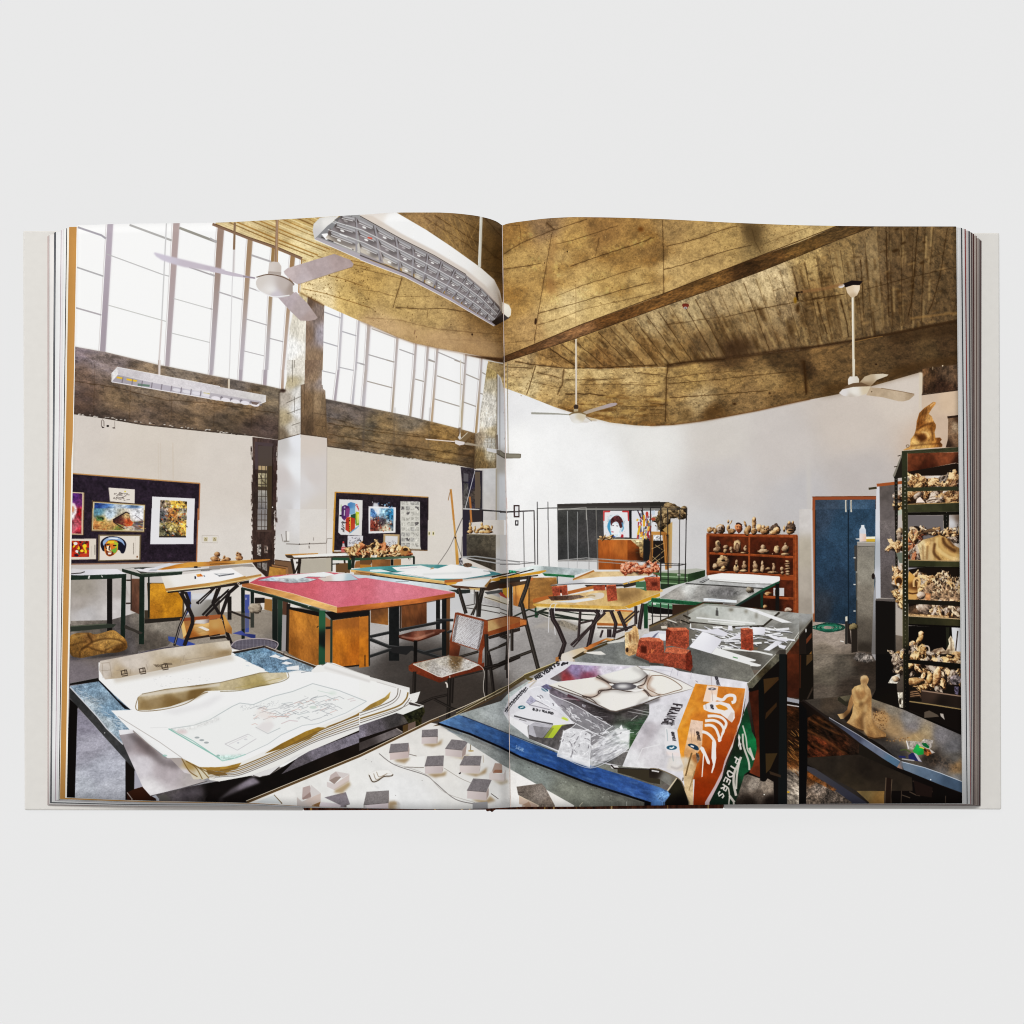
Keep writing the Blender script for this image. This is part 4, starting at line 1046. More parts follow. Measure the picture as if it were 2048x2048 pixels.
p([1222,806,1900,730,2050,690,2240,810,1660,925,1275,950],[(1400,850,(232,228,222)),(1900,780,(238,236,236)),(1300,920,(220,212,200))]); p([1275,948,1930,862,2240,795,2240,812,1930,905,1290,985,1270,965],[(1400,950,(170,118,58)),(1900,890,(190,144,78))]); s([1285,985,1930,905],2.4,(226,200,140)); s([1300,995,1932,925],3,(40,32,28))
p([1645,778,1700,770,1730,800,1660,808],(206,110,40)); s([1632,800,1634,832],3,(40,44,60)); s([1735,790,1750,804],2,(90,100,120)); s([1868,770,1932,795],1.6,(130,134,140)); p([1650,780,1690,775,1690,790,1655,796],(236,170,60))
t('c2')
s([45,770,300,768],1.4,(176,178,182),a=.7); s([105,798,290,770],2.2,(96,98,104)); s([120,775,200,775],2,(150,154,160),a=.6)
p([-10,890,300,830,618,772,622,795,470,840,300,880,-10,920],[(100,880,(196,150,84)),(500,810,(176,130,70))]); s([0,912,330,858,620,800],1.6,(226,198,140))
p([0,930,470,850,470,885,350,905,0,955],(46,38,34)); e(342,890,17,17,(190,174,160)); e(342,890,8,8,(70,56,48))
for q,w in (([340,905,230,1000,130,1280,250,1600],7),([90,950,30,1120,110,1260],5),([230,960,0,1170],4),([230,1000,0,1230],4),([60,940,0,1000],3)):
    s(q,w,(36,30,28))
p([-10,1270,130,1262,130,1300,-10,1330],(160,90,46)); p([-10,1330,140,1310,190,1480,-10,1520],[(60,1400,(196,154,92)),(60,1480,(170,104,40))]); p([150,1262,175,1270,265,1430,262,1500,190,1470],[(180,1350,(206,150,76)),(250,1480,(150,96,40))]); s([0,1550,190,1530],5,(42,34,30))
e(228,972,6,6,(170,160,150)); e(152,1335,6,6,(170,160,150)); s([200,1530,270,1620],5,(40,32,30))
# clutter behind board on left page: figures
for a_ in ((85,535,34,30,0),(62,590,52,34,10),(110,600,16,18,0),(180,600,50,18,-8),(215,592,36,20,10),(170,570,14,22,20),(345,540,36,26,0),(352,580,44,32,0),(330,520,12,14,0)):
    lump(*a_,(60,34,18),(150,104,66),(214,168,120))
p([-10,620,300,610,560,598,720,592,730,602,600,625,300,655,-10,672],[(100,640,(176,116,48)),(400,615,(206,156,84)),(600,610,(190,120,40))],n=.05,ns=12,st=4); p([-10,680,500,650,540,690,380,682,180,705,-10,712],(150,142,136)); s([0,655,300,640],1,(90,60,30))
# stacked boards by the door
p([780,600,990,625,1010,770,940,775,780,700],(120,90,64)); p([745,655,940,690,950,790,930,780,745,690],(150,108,70)); p([720,680,915,710,920,800,705,800],[(760,720,(190,136,60)),(880,770,(170,116,50))],n=.05,ns=12); s([720,680,915,708],1.4,(90,60,34)); s([780,602,990,626],1.6,(70,50,36)); s([748,655,940,688],1.6,(80,56,38))
# far trestle with white sheet
p([906,535,1305,520,1305,532,1100,545,920,565],(190,134,66)); p([990,560,1010,552,1500,522,1850,518,1815,545,1100,575],(230,228,224)); p([905,545,985,545,1020,580,1815,545,1815,560,1020,592,930,575],(70,56,44))
for q,w in (([985,590,1020,770],5),([1085,585,1068,770],6),([1080,640,1025,760],3),([1620,565,1640,760],3.4),([1735,560,1720,700],6)):
    s(q,w,(44,34,28))
p([1110,590,1450,575,1450,760,1090,770],(176,168,152),a=.7); e(1050,635,10,14,(40,30,26)); s([1060,635,1100,637],2.4,(40,30,26))
# green bench with clay heap
p([1520,645,1690,640,1690,760,1520,750],(110,80,50)); p([1760,620,1932,600,1932,690,1740,700],(150,100,56)); leg(1465,1480,575,740,(44,44,38)); leg(1665,1705,600,720,(38,84,58)); s([1475,655,1560,648],2,(44,40,36)); p([1480,500,1930,540,1932,590,1700,600,1480,580],(84,74,56)); p([1480,575,1932,580,1932,612,1480,605],(46,84,60)); p([1480,505,1590,500,1590,530,1480,520],(96,70,44)); p([990,555,1010,550,1500,522,1850,518,1830,548,1480,560,1100,572],(230,228,224))
s([1020,585,1480,566,1815,556],2.6,(70,56,44)); s([1735,560,1720,700],6,(40,44,38))
p([1600,405,1622,405,1628,430,1642,460,1640,510,1585,512,1582,460,1598,430],[(1610,420,(190,196,200)),(1610,490,(190,84,74))]); p([1588,452,1640,452,1640,485,1586,485],(196,44,44)); p([1602,378,1620,378,1622,402,1600,402],(206,60,60)); s([1592,470,1630,464],1.6,(236,216,214))
pile([1650,470,1760,420,1850,440,1932,440,1932,575,1830,560,1700,520],40,16,34,WARM,3)
t('c3')
pile([0,450,60,440,280,440,420,430,560,470,590,500,500,560,0,575],80,14,36,WARM + [CLAY[3]],4)
e(545,480,48,36,(150,100,50)); e(548,476,30,20,(60,38,20)); s([520,460,548,448,585,462,590,490],2.4,(226,186,126),c=1); p([470,500,590,500,560,545,500,545],(176,122,66),b=1)
p([130,545,210,540,200,575,140,575],(226,218,204),n=.2,ns=5)
p([0,580,650,552,660,575,0,612],[(100,600,(56,84,60)),(600,565,(84,104,84))]); leg(372,402,595,672,(30,36,32)); p([0,610,140,600,140,660,0,655],(110,76,44)); p([145,602,370,595,370,680,145,690],[(180,640,(150,100,52)),(350,660,(130,86,46))],n=.05); p([405,595,495,592,495,665,405,672],(160,112,66)); p([0,660,140,665,140,692,0,700],(176,120,44)); leg(640,662,560,655,(50,58,50))
# blueprint-green table with drawing sheets
p([-10,705,100,690,735,655,1300,670,1735,775,1250,835,1020,865,800,830,130,750],[(100,715,(84,158,160)),(400,700,(70,140,140)),(800,670,(96,150,150)),(1000,680,(70,134,136)),(1600,770,(70,130,136)),(900,840,(70,140,140))],n=.03,ns=20)
p([0,730,240,715,420,750,200,750],(214,226,228)); p([385,690,730,668,860,700,560,740,450,735],(232,232,230)); p([370,760,830,700,940,705,1100,655,1545,720,1580,770,1490,790,1240,830,860,830],[(700,760,(236,236,236)),(1100,690,(238,236,234)),(1200,810,(232,232,232))])
p([250,710,370,745,860,822,800,815,520,770],(30,60,62)); s([1490,735,1600,745],1.4,(150,150,150)); p([860,700,890,690,892,710,840,718],(190,150,110)); s([480,712,690,690],1,(190,176,190)); s([760,778,1350,755],3,(214,216,214),b=1); s([1250,835,1690,790],1.4,(120,120,120))
p([-10,735,120,750,540,800,1020,858,1020,900,540,840,120,785,-10,765],[(60,750,(150,110,60)),(300,790,(214,166,96)),(800,855,(222,178,110))],n=.05,ns=14,na=7,st=4); s([0,740,540,803,1020,860],1,(240,210,150)); s([0,768,540,842,1060,906],2.4,(56,40,28))
p([1020,845,1240,830,1240,860,1160,880,1020,895],(170,100,52)); p([1020,880,1170,868,1160,890,1060,912],(214,150,50)); p([1140,925,1180,870,1420,842,1580,825,1500,920,1440,935],(222,224,226)); p([1500,920,1580,828,1590,850,1530,935],(150,110,60)); p([1560,850,1700,800,1800,790,1660,860],(196,140,40)); s([1590,810,1932,735],3,(56,44,34)); p([1600,830,1930,770,1932,800,1650,860],(196,140,44))
p([1070,905,1440,935,1530,935,1560,880,1932,790,1932,880,1560,975,1130,940],[(1200,925,(90,60,40)),(1800,860,(56,44,36))]); p([1310,940,1470,945,1460,975,1330,955],(206,170,110))
# pale table edge behind the red one
p([0,790,120,790,560,850,1070,910,1185,960,1070,970,600,900,20,815],[(200,830,(186,206,216)),(700,890,(206,220,226)),(1100,950,(190,202,206))],n=.03); s([430,868,590,860],1.2,(120,130,134)); p([1070,965,1330,960,1330,1000,1180,1020,1150,990],(44,50,46))
# timber prop,wires,plinth with figures
p([1095,1220 - 1220,1130,0,1190,560,1195,660,1160,660,1140,330,1112,0],[(1120,50,(190,136,66)),(1150,400,(206,156,84)),(1180,620,(196,140,60))]); e(1152,335,10,12,(60,40,20))
for q in ([1240,90,1150,300,1070,470,940,660],[1155,340,1225,560],[1160,280,1180,220,1235,100],[1235,320,1225,600]):
    s(q,1.2,(110,104,100),c=1)
t('b3'); s([1095,1560,1110,1700,1132,1932],4,(190,130,60)); s([1098,1565,1080,1620,1065,1695],1.4,(150,110,70)); s([1388,1335,1330,1560,1270,1790],1.2,(214,212,216)); s([1325,1650,1350,1932],4,(176,110,56)); s([1245,1795,1450,1808],2.6,(190,188,186)); s([1440,1808,1700,1828,1760,1838,1932,1822],2.2,(70,66,66))
s([1770,1660,1775,1800],1.4,(190,140,130),a=.6); s([1740,400,1770,1932],1,(206,206,210),a=.8)
t('c3'); p([1240,0,1320,0,1310,560,1240,570],(52,46,60)); p([1320,0,1480,0,1480,140,1320,150],(58,50,52)); s([1335,0,1345,150],4,(190,124,66)); s([1480,0,1480,150],2,(40,36,44))
p([1288,290,1640,300,1640,740,1288,590],[(1350,350,(84,78,66)),(1550,400,(92,84,70)),(1450,600,(66,58,48))],n=.08,ns=14,sp=.05); p([1290,290,1640,298,1640,308,1290,300],(130,120,100)); p([1642,300,1780,300,1780,760,1642,740],[(1660,400,(196,188,176)),(1760,500,(206,206,210))])
for a_ in ((1330,170,16,20,0),(1330,215,22,30,0),(1330,260,34,22,0),(1385,230,12,40,5),(1470,170,16,20,0),(1475,210,26,30,10),(1430,240,40,14,-30),(1480,265,50,18,0),(1530,215,40,36,0),(1550,230,24,24,0),(1550,265,60,22,0),(1590,220,14,30,10),(1410,265,22,18,0)):
    lump(*a_, *WARM[0])
e(1548,228,14,16,(60,38,16),a=.8); e(1300,665,55,26,(110,84,64),n=.2,ns=6); p([1190,580,1240,575,1240,670,1200,670],(150,146,150),n=.3,ns=6)
# wire frame on the left of the gutter
for q,w,c_ in (([1240,565,1400,560,1932,630],2.6,(150,150,150)),([1240,570,1640,640,1932,655],2.4,(170,170,170)),([1480,5,1780,22,1932,12],2,(60,58,58)),([1772,40,1778,660],1.4,(190,190,194))):
    s(q,w,c_)
p([1855,-60,1925,-60,1925,88,1858,88],(60,46,44)); p([1868,-45,1912,-45,1912,74,1870,74],(206,208,212)); p([1872,125,1912,125,1910,188,1874,188],(56,52,52)); p([1880,138,1902,138,1900,174,1882,174],(214,216,218))
# things on the floor under the tables (left page)
t('c3')
p([810,1090,920,1080,920,1330,810,1390],(196,198,202)); p([1090,1020,1400,1000,1400,1330,1100,1390],[(1150,1100,(196,196,198)),(1350,1150,(190,188,186)),(1250,1300,(206,206,206))]); p([1330,1000,1510,990,1800,1100,1790,1160,1500,1060],[(1400,1000,(226,224,222)),(1650,1080,(196,184,160))]); p([1665,1000,1760,980,1790,1060,1700,1030],(150,60,50)); p([1720,960,1800,930,1795,1060,1760,1040],(206,156,44)); s([1500,1050,1640,1090,1800,1150],1.6,(110,96,76)); p([1500,990,1720,960,1720,1000,1540,1020],(84,84,84))
p([1260,1160,1480,1130,1800,1200,1800,1280,1520,1330,1300,1260],[(1400,1200,(196,194,190)),(1700,1250,(206,204,200))])
for q in ([1270,1160,1390,1135,1800,1200],[1270,1180,1500,1210,1800,1270],[1380,960,1380,1130]):
    s(q,1.6,(70,64,60))
# long red table
p([130,1160,340,1150,340,1390,130,1360],[(200,1200,(110,70,40)),(320,1350,(150,96,40))],n=.05,ns=14); p([500,1130,805,1100,805,1390,500,1460],[(600,1200,(120,72,38)),(750,1350,(84,48,26)),(560,1420,(100,60,30))],n=.07,ns=14,na=80,st=3); s([490,1140,486,1470],3,(60,44,34))
p([120,1380,350,1420,350,1480,120,1500],(176,172,170),a=.7)
leg(350,472,1150,1820,(40,42,42)); leg(918,966,1080,1440,(44,44,44)); leg(990,1050,1060,1760,(40,44,44)); p([1045,1050,1088,1046,1080,1740,1040,1760],[(1060,1100,(120,80,44)),(1060,1700,(60,38,24))])
for q,w in (([120,1530,350,1480],6),([470,1450,990,1350],6),([120,1560,350,1650,640,1680,1000,1790],7),([110,1770,350,1690,480,1660],6),([780,1720,990,1670],6),([1050,1480,1110,1460],5),([920,1330,1130,1330],5)):
    s(q,w,(40,40,40)); s([q[0],q[1] - 14] + [v - (14 if i_ % 2 else 0) for i_,v in enumerate(q[2:])],1.4,(120,120,120),a=.5)
p([380,1650,640,1640,650,1670,560,1750,380,1720],(38,36,36))
t('c2')
p([375,940,420,945,420,1560,380,1560],(26,34,30)); p([420,1020,480,1020,470,1475,425,1480],(70,84,150)); p([430,1060,440,1060,438,1085,430,1085],(190,190,200)); p([270,1490,380,1455,420,1490,550,1505,548,1545,500,1545,420,1520],[(330,1480,(70,80,150)),(520,1530,(40,50,110))])
leg(490,532,970,1420,(38,50,44)); p([212,1045,260,1045,260,1325,212,1325],(34,28,26)); p([380,1240,740,1240,740,1500,560,1500,480,1420,380,1440],[(450,1300,(120,110,98)),(650,1300,(134,124,112))],a=.35)
lump(550,1185,80,66,0,(70,60,50),(150,136,118),(190,176,156)); p([660,1070,750,1080,750,1225,655,1200],(150,108,56)); p([540,1060,660,1060,660,1120,540,1130],(36,30,26)); s([212,1210,380,1275,490,1310],4,(50,42,38)); e(640,1195,12,10,(206,200,190))
p([752,1060,820,1060,815,1560,820,1690,770,1640,752,1540],[(770,1100,(34,40,36)),(800,1500,(24,30,26))]); p([820,1080,880,1080,860,1700,818,1690],[(840,1100,(44,66,52)),(840,1600,(26,40,34))]); p([872,1270,930,1270,915,1700,865,1710],(150,146,146)); p([880,1080,945,1090,930,1270,875,1260],(90,60,44))
p([925,1130,970,1130,950,1720,915,1700],(38,32,28)); p([960,1170,1330,1230,1320,1290,965,1210],(26,20,18))
p([958,1200,1320,1285,1330,1880,1200,1860,945,1730],[(1000,1300,(176,112,40)),(1200,1350,(186,120,44)),(1000,1600,(150,92,30)),(1250,1750,(160,100,36)),(1100,1500,(170,108,40))],n=.06,ns=20,na=82,st=3,sp=.03)
p([1316,1210,1395,1215,1388,1860,1312,1870],[(1330,1300,(44,96,66)),(1380,1600,(22,26,24)),(1325,1700,(36,84,58))]); p([1395,1290,1455,1330,1452,1860,1388,1830],[(1420,1400,(150,96,50)),(1420,1750,(176,120,66))]); p([1455,1240,1485,1240,1475,1860,1450,1850],(44,60,48)); p([1380,1230,1900,1195,1932,1250,1890,1280,1480,1330],(26,22,20)); s([1395,1425,1470,1420],5,(40,36,32))
p([1480,1335,1895,1275,1932,1270,1925,1860,1480,1910],[(1600,1400,(186,112,34)),(1800,1350,(176,104,34)),(1550,1600,(190,112,26)),(1800,1700,(178,100,22))],n=.05,ns=20,na=85,st=3,sp=.03); p([1480,1335,1895,1275,1890,1400,1480,1460],(140,84,36),a=.5,b=2); s([1868,1750,1875,1890],2,(40,24,14)); s([1310,1400,1290,1420],2,(60,40,20)); s([1480,1912,1925,1862],3,(40,28,20))
p([940,1420 - 220,960,1205,950,1730,935,1720],(60,44,30))
t('c3'); p([-10,1285,110,1275,108,1890,-10,1905],[(30,1350,(186,112,36)),(60,1700,(190,112,24))],n=.05,ns=20); s([110,1200,112,1880],3,(40,40,36)); p([0,1225,110,1205,110,1275,0,1290],(26,24,24)); s([60,1750,60,1890],2,(40,24,14))
t('')
p([498,1166,519,1155,560,1150,651,1144,701,1148,740,1157,818,1169,910,1185,900,1192,740,1208,674,1215,585,1187],[(520,1160,(196,82,96)),(600,1175,(206,96,108)),(680,1190,(212,108,124)),(780,1175,(218,122,138)),(860,1185,(214,116,130)),(720,1170,(212,108,122)),(700,1208,(206,100,116))],n=.02,ns=20,sp=.025)
p([484,1168,498,1166,585,1187,674,1214,674,1226,585,1200,484,1173],[(500,1170,(170,104,56)),(560,1185,(206,148,84)),(640,1208,(226,172,104))],n=.05,ns=10,st=4); s([498,1166,585,1187,674,1214],1,(240,206,170))
p([674,1215,740,1208,830,1198,910,1185,910,1193,840,1206,740,1219,674,1226],[(690,1220,(176,96,42)),(800,1208,(196,112,52)),(900,1190,(170,90,40))],n=.05,ns=10,na=-8,st=4); s([674,1227,740,1220,840,1207,910,1194],2,(70,40,24),a=.7)
t('c2')
p([380,930,740,1020,1320,1195,1320,1240,760,1060,390,960],(36,50,42)); e(1190,1163,10,9,(206,202,196))
s([740,1022,1320,1200],2,(64,84,70),a=.8)
# papers on the red table
p([575,850,760,805,980,800,1290,835,1180,870,960,880,830,862],[(700,840,(160,176,190)),(900,840,(190,196,200)),(1100,850,(176,186,190))],n=.12,ns=10,na=10,st=2); p([740,820,900,790,1375,748,1550,780,1400,810,1180,805,1090,830],[(1000,795,(222,224,224)),(1350,770,(230,232,232))]); p([1300,825,1560,765,1690,768,1790,840,1600,858,1380,862],[(1400,840,(206,190,180)),(1550,800,(222,224,226)),(1700,830,(170,190,200))]); p([1420,750,1550,770,1500,778],(196,84,98)); p([1690,768,1930,795,1932,815,1790,825],(190,206,214)); s([600,852,960,882,1180,872,1290,838],1.2,(110,90,96),a=.7); s([1385,862,1600,860,1790,842],1.2,(110,80,86),a=.7); s([1090,832,1200,806,1400,812],1,(110,120,130),a=.7)
p([1700,715,1932,695,1932,740,1860,745],(96,160,170)); p([1700,720,1760,725,1932,745,1932,790,1760,760,1700,745],[(1730,735,(222,176,110)),(1850,755,(190,140,84))]); s([1760,745,1932,770],1.4,(120,80,44)); p([1740,780,1932,790,1932,765,1740,755],(150,104,56),a=.7)
# net stool top
e(535,1632,290,78,(52,44,56)); e(535,1630,282,72,(96,92,104)); e(535,1630,278,70,(54,48,60))
t('')
for i in range(58):
    u = -1 + 2 * (i + .5) / 58
    h = 11.4 * (1 - u * u) ** .5
    x = 508.6 + u * 45.5
    s([x,1290 - h,x,1290 + h],.5,(176,172,182),a=.8)
for j in range(13):
    v = -1 + 2 * (j + .5) / 13
    h = 45 * (1 - v * v) ** .5
    s([508.6 - h,1290 + v * 11.4,508.6 + h,1290 + v * 11.4],.5,(170,166,176),a=.6)
t('c2'); s([245,1655,300,1590,400,1562,560,1552,700,1560,800,1590,822,1630,780,1690],2,(170,158,160),c=1); s([245,1655,320,1700,450,1712],2,(190,182,182),c=1)
t('c1'); p([910,1740,1080,1690,1300,1655,1550,1640,1600,1660,1200,1720,900,1760],(70,64,74)); 
for i in range(40):
    x = 940 + i * 15; s([x,1745 - i * 2.6,x + 14,1700 - i * 1.4],.6,(176,172,180),a=.7)
# ---- right page,far side ----------------------------------------------------------
t('c4')
s([60,80,95,200,100,760],1.2,(190,190,194),a=.8); e(84,95,5,18,(130,120,120),a=.7); e(86,412,4,16,(110,104,104))
p([0,300,90,300,100,760,0,770],[(20,500,(196,190,184)),(90,500,(206,206,210))],a=.7)
p([164,-60,236,-60,236,88,168,88],(62,46,44)); p([180,-45,222,-45,222,72,182,72],(222,222,224)); p([182,125,222,125,220,186,184,186],(52,48,48)); p([192,138,212,138,210,172,194,172],(226,226,228))
# blackboard wall
t('b4'); p([692,1740,1932,1712,1932,1940,692,1940],(76,72,68)); p([692,1740,1932,1712,1932,1760,692,1770],(62,57,54)); p([700,1810,1932,1805,1932,1940,700,1940],(70,70,68))
t('c4'); p([694,0,1932,-5,1932,640,1190,600,700,605],[(760,100,(66,66,64)),(1100,300,(72,70,70)),(900,560,(60,60,60)),(1850,500,(44,42,42))],n=.05,ns=20,sp=.04); p([694,604,1190,600,1190,612,700,622],(150,146,142)); p([700,622,1190,612,1190,720,700,700],(206,206,206))
t('b5'); p([0,1716,230,1716,226,1940,0,1940],(70,66,62)); p([0,1716,232,1716,228,1770,0,1775],(50,46,42))
t('c5'); p([0,0,250,0,240,640,0,640],(44,42,42))
# portrait print
t('b4'); p([1245,1820,1555,1820,1560,1940,1245,1940],(222,222,224)); p([1245,1820,1335,1820,1330,1840,1265,1840,1262,1940,1245,1940],(196,56,56)); p([1475,1820,1555,1820,1558,1900,1540,1850],(190,50,52)); p([1590,1820,1932,1815,1932,1940,1590,1940],(216,216,220))
t('c4'); p([1245,15,1556,12,1562,332,1255,325],(222,222,226)); p([1245,15,1330,12,1328,26,1264,28,1262,132,1248,130],(196,56,56)); p([1475,12,1556,12,1558,135,1545,130,1540,28,1475,26],(190,52,54)); p([1562,10,1590,10,1590,335,1564,335],(34,32,34)); p([1590,15,1932,5,1932,350,1590,340],(216,216,220))
p([1300,100,1340,60,1440,60,1500,120,1490,220,1440,300,1400,330,1360,310,1320,260,1300,200],(206,222,230),c=1,n=.08,ns=8)
p([1300,170,1335,110,1330,220,1345,300,1320,270,1298,220],(70,150,190),c=1); p([1335,120,1390,70,1450,80,1485,140,1480,200,1450,215,1430,160,1400,140,1360,160,1345,200],(92,48,50),c=1,n=.15,ns=6); p([1350,180,1400,160,1440,210,1430,280,1380,300,1345,250],(232,234,236),c=1)
s([1355,190,1375,188],1.4,(60,50,56)); s([1405,190,1425,195],1.4,(60,50,56)); s([1345,262,1372,266],2,(190,80,90)); p([1330,290,1400,325,1340,328],(60,90,170)); p([1470,290,1490,300,1490,330,1455,330],(176,40,50)); s([1475,150,1490,220,1470,260],3,(84,150,190),a=.8)
for i in range(26):
    a_ = RG.random() * 6.3; e(1395 + np.cos(a_) * (90 + RG.random() * 60),190 + np.sin(a_) * (110 + RG.random() * 50),3,3,[(70,140,190),(150,200,220),(196,70,80)][i % 3],a=.7)
for i in range(60):
    x,y = 1650 + RG.random() * 170,20 + RG.random() * 310
    s([x,y,x + RG.random() * 30 - 15,y + 20 + RG.random() * 60],1.4 + RG.random() * 3,[(190,60,50),(224,170,50),(60,50,60),(160,40,46),(222,222,226),(90,100,120)][i % 6],a=.85)
e(1775,45,16,26,(190,60,44)); s([1690,190,1665,300],4,(226,176,40)); s([1735,60,1740,200],4,(226,166,40)); s([1660,0,1700,100],2,(60,50,60)); s([1700,-30,1730,60],3,(56,40,46))
# cupboard
p([1175,345,1740,350,1725,366,1180,360],(214,196,160)); p([1185,358,1540,362,1540,720,1188,720],[(1250,400,(176,96,36)),(1450,450,(186,106,42)),(1300,600,(160,84,30)),(1400,700,(150,76,26))],n=.06,ns=16,na=86,st=4); p([1538,362,1590,364,1730,470,1730,620,1540,630],[(1580,400,(150,78,28)),(1600,600,(110,52,18)),(1700,560,(60,30,14))],n=.05,ns=14); p([1580,364,1732,358,1728,580,1690,560,1680,450],[(1650,390,(206,186,140)),(1710,450,(170,140,90)),(1710,560,(120,84,44))],n=.15,ns=6)
for i in range(14):
    s([1640 + (i % 4) * 18,390 + (i // 4) * 40,1652 + (i % 4) * 18,400 + (i // 4) * 40],2,(84,66,40),a=.7)
pile([1215,320,1340,310,1350,345,1215,345],10,8,18,WARM,9)
p([1740,370,1840,370,1830,620,1740,620],(34,32,32))
# wire cage on the floor
for q,w,c_ in (([0,30,90,28,415,10],2,(66,62,62)),([412,10,422,660],2.6,(60,56,56)),([282,20,293,690],2,(84,82,82)),([450,-100,455,660],2.4,(76,74,74)),([578,-100,593,690],2,(90,88,88)),([815,10,825,700],1.8,(176,176,176)),([938,20,932,700],1.6,(170,170,170)),
                 ([1042,-20,1075,600,1075,720],2,(150,148,146)),([1160,0,1180,720],1.8,(120,116,110)),([0,605,420,636],1.6,(120,118,118)),([0,655,200,655,420,636],1.8,(90,88,88)),([700,608,1040,578,1300,600,1700,630],2,(170,168,166)),([700,612,1100,620,1520,650],2,(150,148,146)),([940,605,1240,590,1932,630],1.6,(140,138,136))):
    s(q,w * .72,c_)
t('b4')
for q,w,c_ in (([0,1825,90,1838,280,1822,415,1818],2.2,(70,64,64)),([280,1822,282,1932],1.8,(90,86,86)),([412,1818,414,1932],2.2,(70,66,66)),([450,1932,450,1795,580,1788,1000,1780,1720,1768],2.4,(66,64,62)),([580,1788,580,1932],2,(84,82,82)),([700,1810,1040,1778],2,(150,146,142)),([700,1800,1932,1800],2.4,(176,174,168)),([1040,1778,1042,1932],2,(160,156,150)),([1160,1780,1162,1932],1.6,(140,136,130)),([1720,1765,1724,1932],2.6,(60,56,54)),([1815,1775,1818,1932],2.2,(60,56,54)),([1720,1768,1932,1765],2.2,(70,66,62))):
    s(q,w * .72,c_)
# root sculpture on its stool
t('b5')
RT = [((34,25,15),(104,82,54),(176,150,108)),((26,20,13),(84,68,46),(150,128,94))]
for i,a_ in enumerate(((250,1765,80,40,10),(300,1800,70,36,0),(220,1830,80,44,-10),(380,1830,60,40,20),(410,1790,40,26,0),(150,1850,50,60,80),(270,1870,90,44,0),(360,1880,60,40,30))):
    lump(*a_, *RT[i % 2])
t('c5')
for i,a_ in enumerate(((230,20,90,50,0),(320,10,70,46,20),(390,50,50,44,40),(360,90,36,24,30),(170,90,50,80,10),(110,120,40,80,10),(190,180,40,70,0),(130,190,40,60,5),(290,60,60,30,15),(60,110,30,30,0),(215,130,26,70,10))):
    lump(*a_, *RT[i % 2],rough=1.0)
for q in ([110,80,90,250],[150,90,140,250],[195,110,180,250],[220,60,240,170],[330,30,360,110]):
    s(q,2.4,(50,36,20),a=.6,c=1,b=.6)
e(40,110,26,18,(170,76,50)); p([15,10,60,0,60,60,20,70],(190,200,214)); p([10,260,250,262,255,290,200,300,15,300],[(60,275,(196,140,70)),(220,280,(150,96,40))]); p([40,305,160,305,165,370,30,370],(206,206,206),n=.2,ns=5); p([20,375,180,375,190,630,20,630],(34,28,26)); p([150,240,270,140,260,700,220,700,225,300],[(240,300,(190,150,84)),(245,600,(176,140,100))],a=.9)
for q,w in (([170,300,190,500,205,720],7),([20,300,20,500,5,640],6),([195,310,210,560],4)):
    s(q,w,(176,118,56)); s([v + (4 if i_ % 2 == 0 else 0) for i_,v in enumerate(q)],1.6,(90,54,20),a=.6)
for q in ([20,470,170,400],[20,620,180,480],[40,640,170,560],[30,560,120,640],[60,420,150,480]):
    s(q,1.4,(190,160,110),a=.8)
for q,w,c_ in (([8,0,12,640],2,(50,46,44)),([130,0,128,860],2.2,(40,36,36)),([213,0,218,900],2.2,(40,36,36)),([360,0,352,870],2,(50,46,46)),([440,0,424,870],2.4,(44,40,40)),([20,640,425,655],2,(60,56,56)),([20,665,350,672,425,655],1.8,(70,66,66))):
    s(q,w * .72,c_)
t('b5')
for q,w in (([8,1780,8,1932],2),([135,1780,132,1932],2.2),([213,1790,215,1932],2.2),([362,1800,360,1932],2),([445,1800,440,1932],2.4),([0,1782,290,1788,445,1802],2),([60,1812,360,1805],1.6)):
    s(q,w * .72,(48,44,44))
# bookcase with figures
t('c5')
sh([1775,300,1900,400,1900,1240,1780,1240],.16,10); p([684,285,1778,305,1785,1260,690,1200],(92,40,18)); p([706,320,1195,335,1190,740,706,735],[(800,400,(70,28,14)),(1000,350,(104,46,20)),(900,640,(38,18,12)),(1100,680,(60,26,14))],n=.1,ns=16); p([1205,335,1728,345,1722,800,1205,780],[(1300,400,(84,34,16)),(1600,400,(92,38,18)),(1400,640,(50,22,12)),(1650,650,(70,28,14))],n=.1,ns=16)
p([1205,770,1735,800,1740,1230,1300,1230,1300,860],[(1450,950,(70,28,14)),(1650,900,(84,36,18)),(1500,1150,(44,20,12)),(1680,1150,(90,38,18))],n=.1,ns=16)
for q,w in (([684,298,1000,305,1778,316],6),([720,522,1190,545],4.4),([1210,542,1728,570],4.6),([700,745,1190,765,1735,800],5),([1370,1048,1735,1072],5),([1198,330,1195,765],4),([698,300,700,780],6),([1755,310,1762,1250],10)):
    s(q,w,(140,66,28),n=.08,ns=12)
    s([v - (10 if i_ % 2 else 0) for i_,v in enumerate(q)] if w < 6 else q,1,(186,104,52),a=.7)
p([1560,805,1735,800,1735,850,1580,845],(150,70,30))
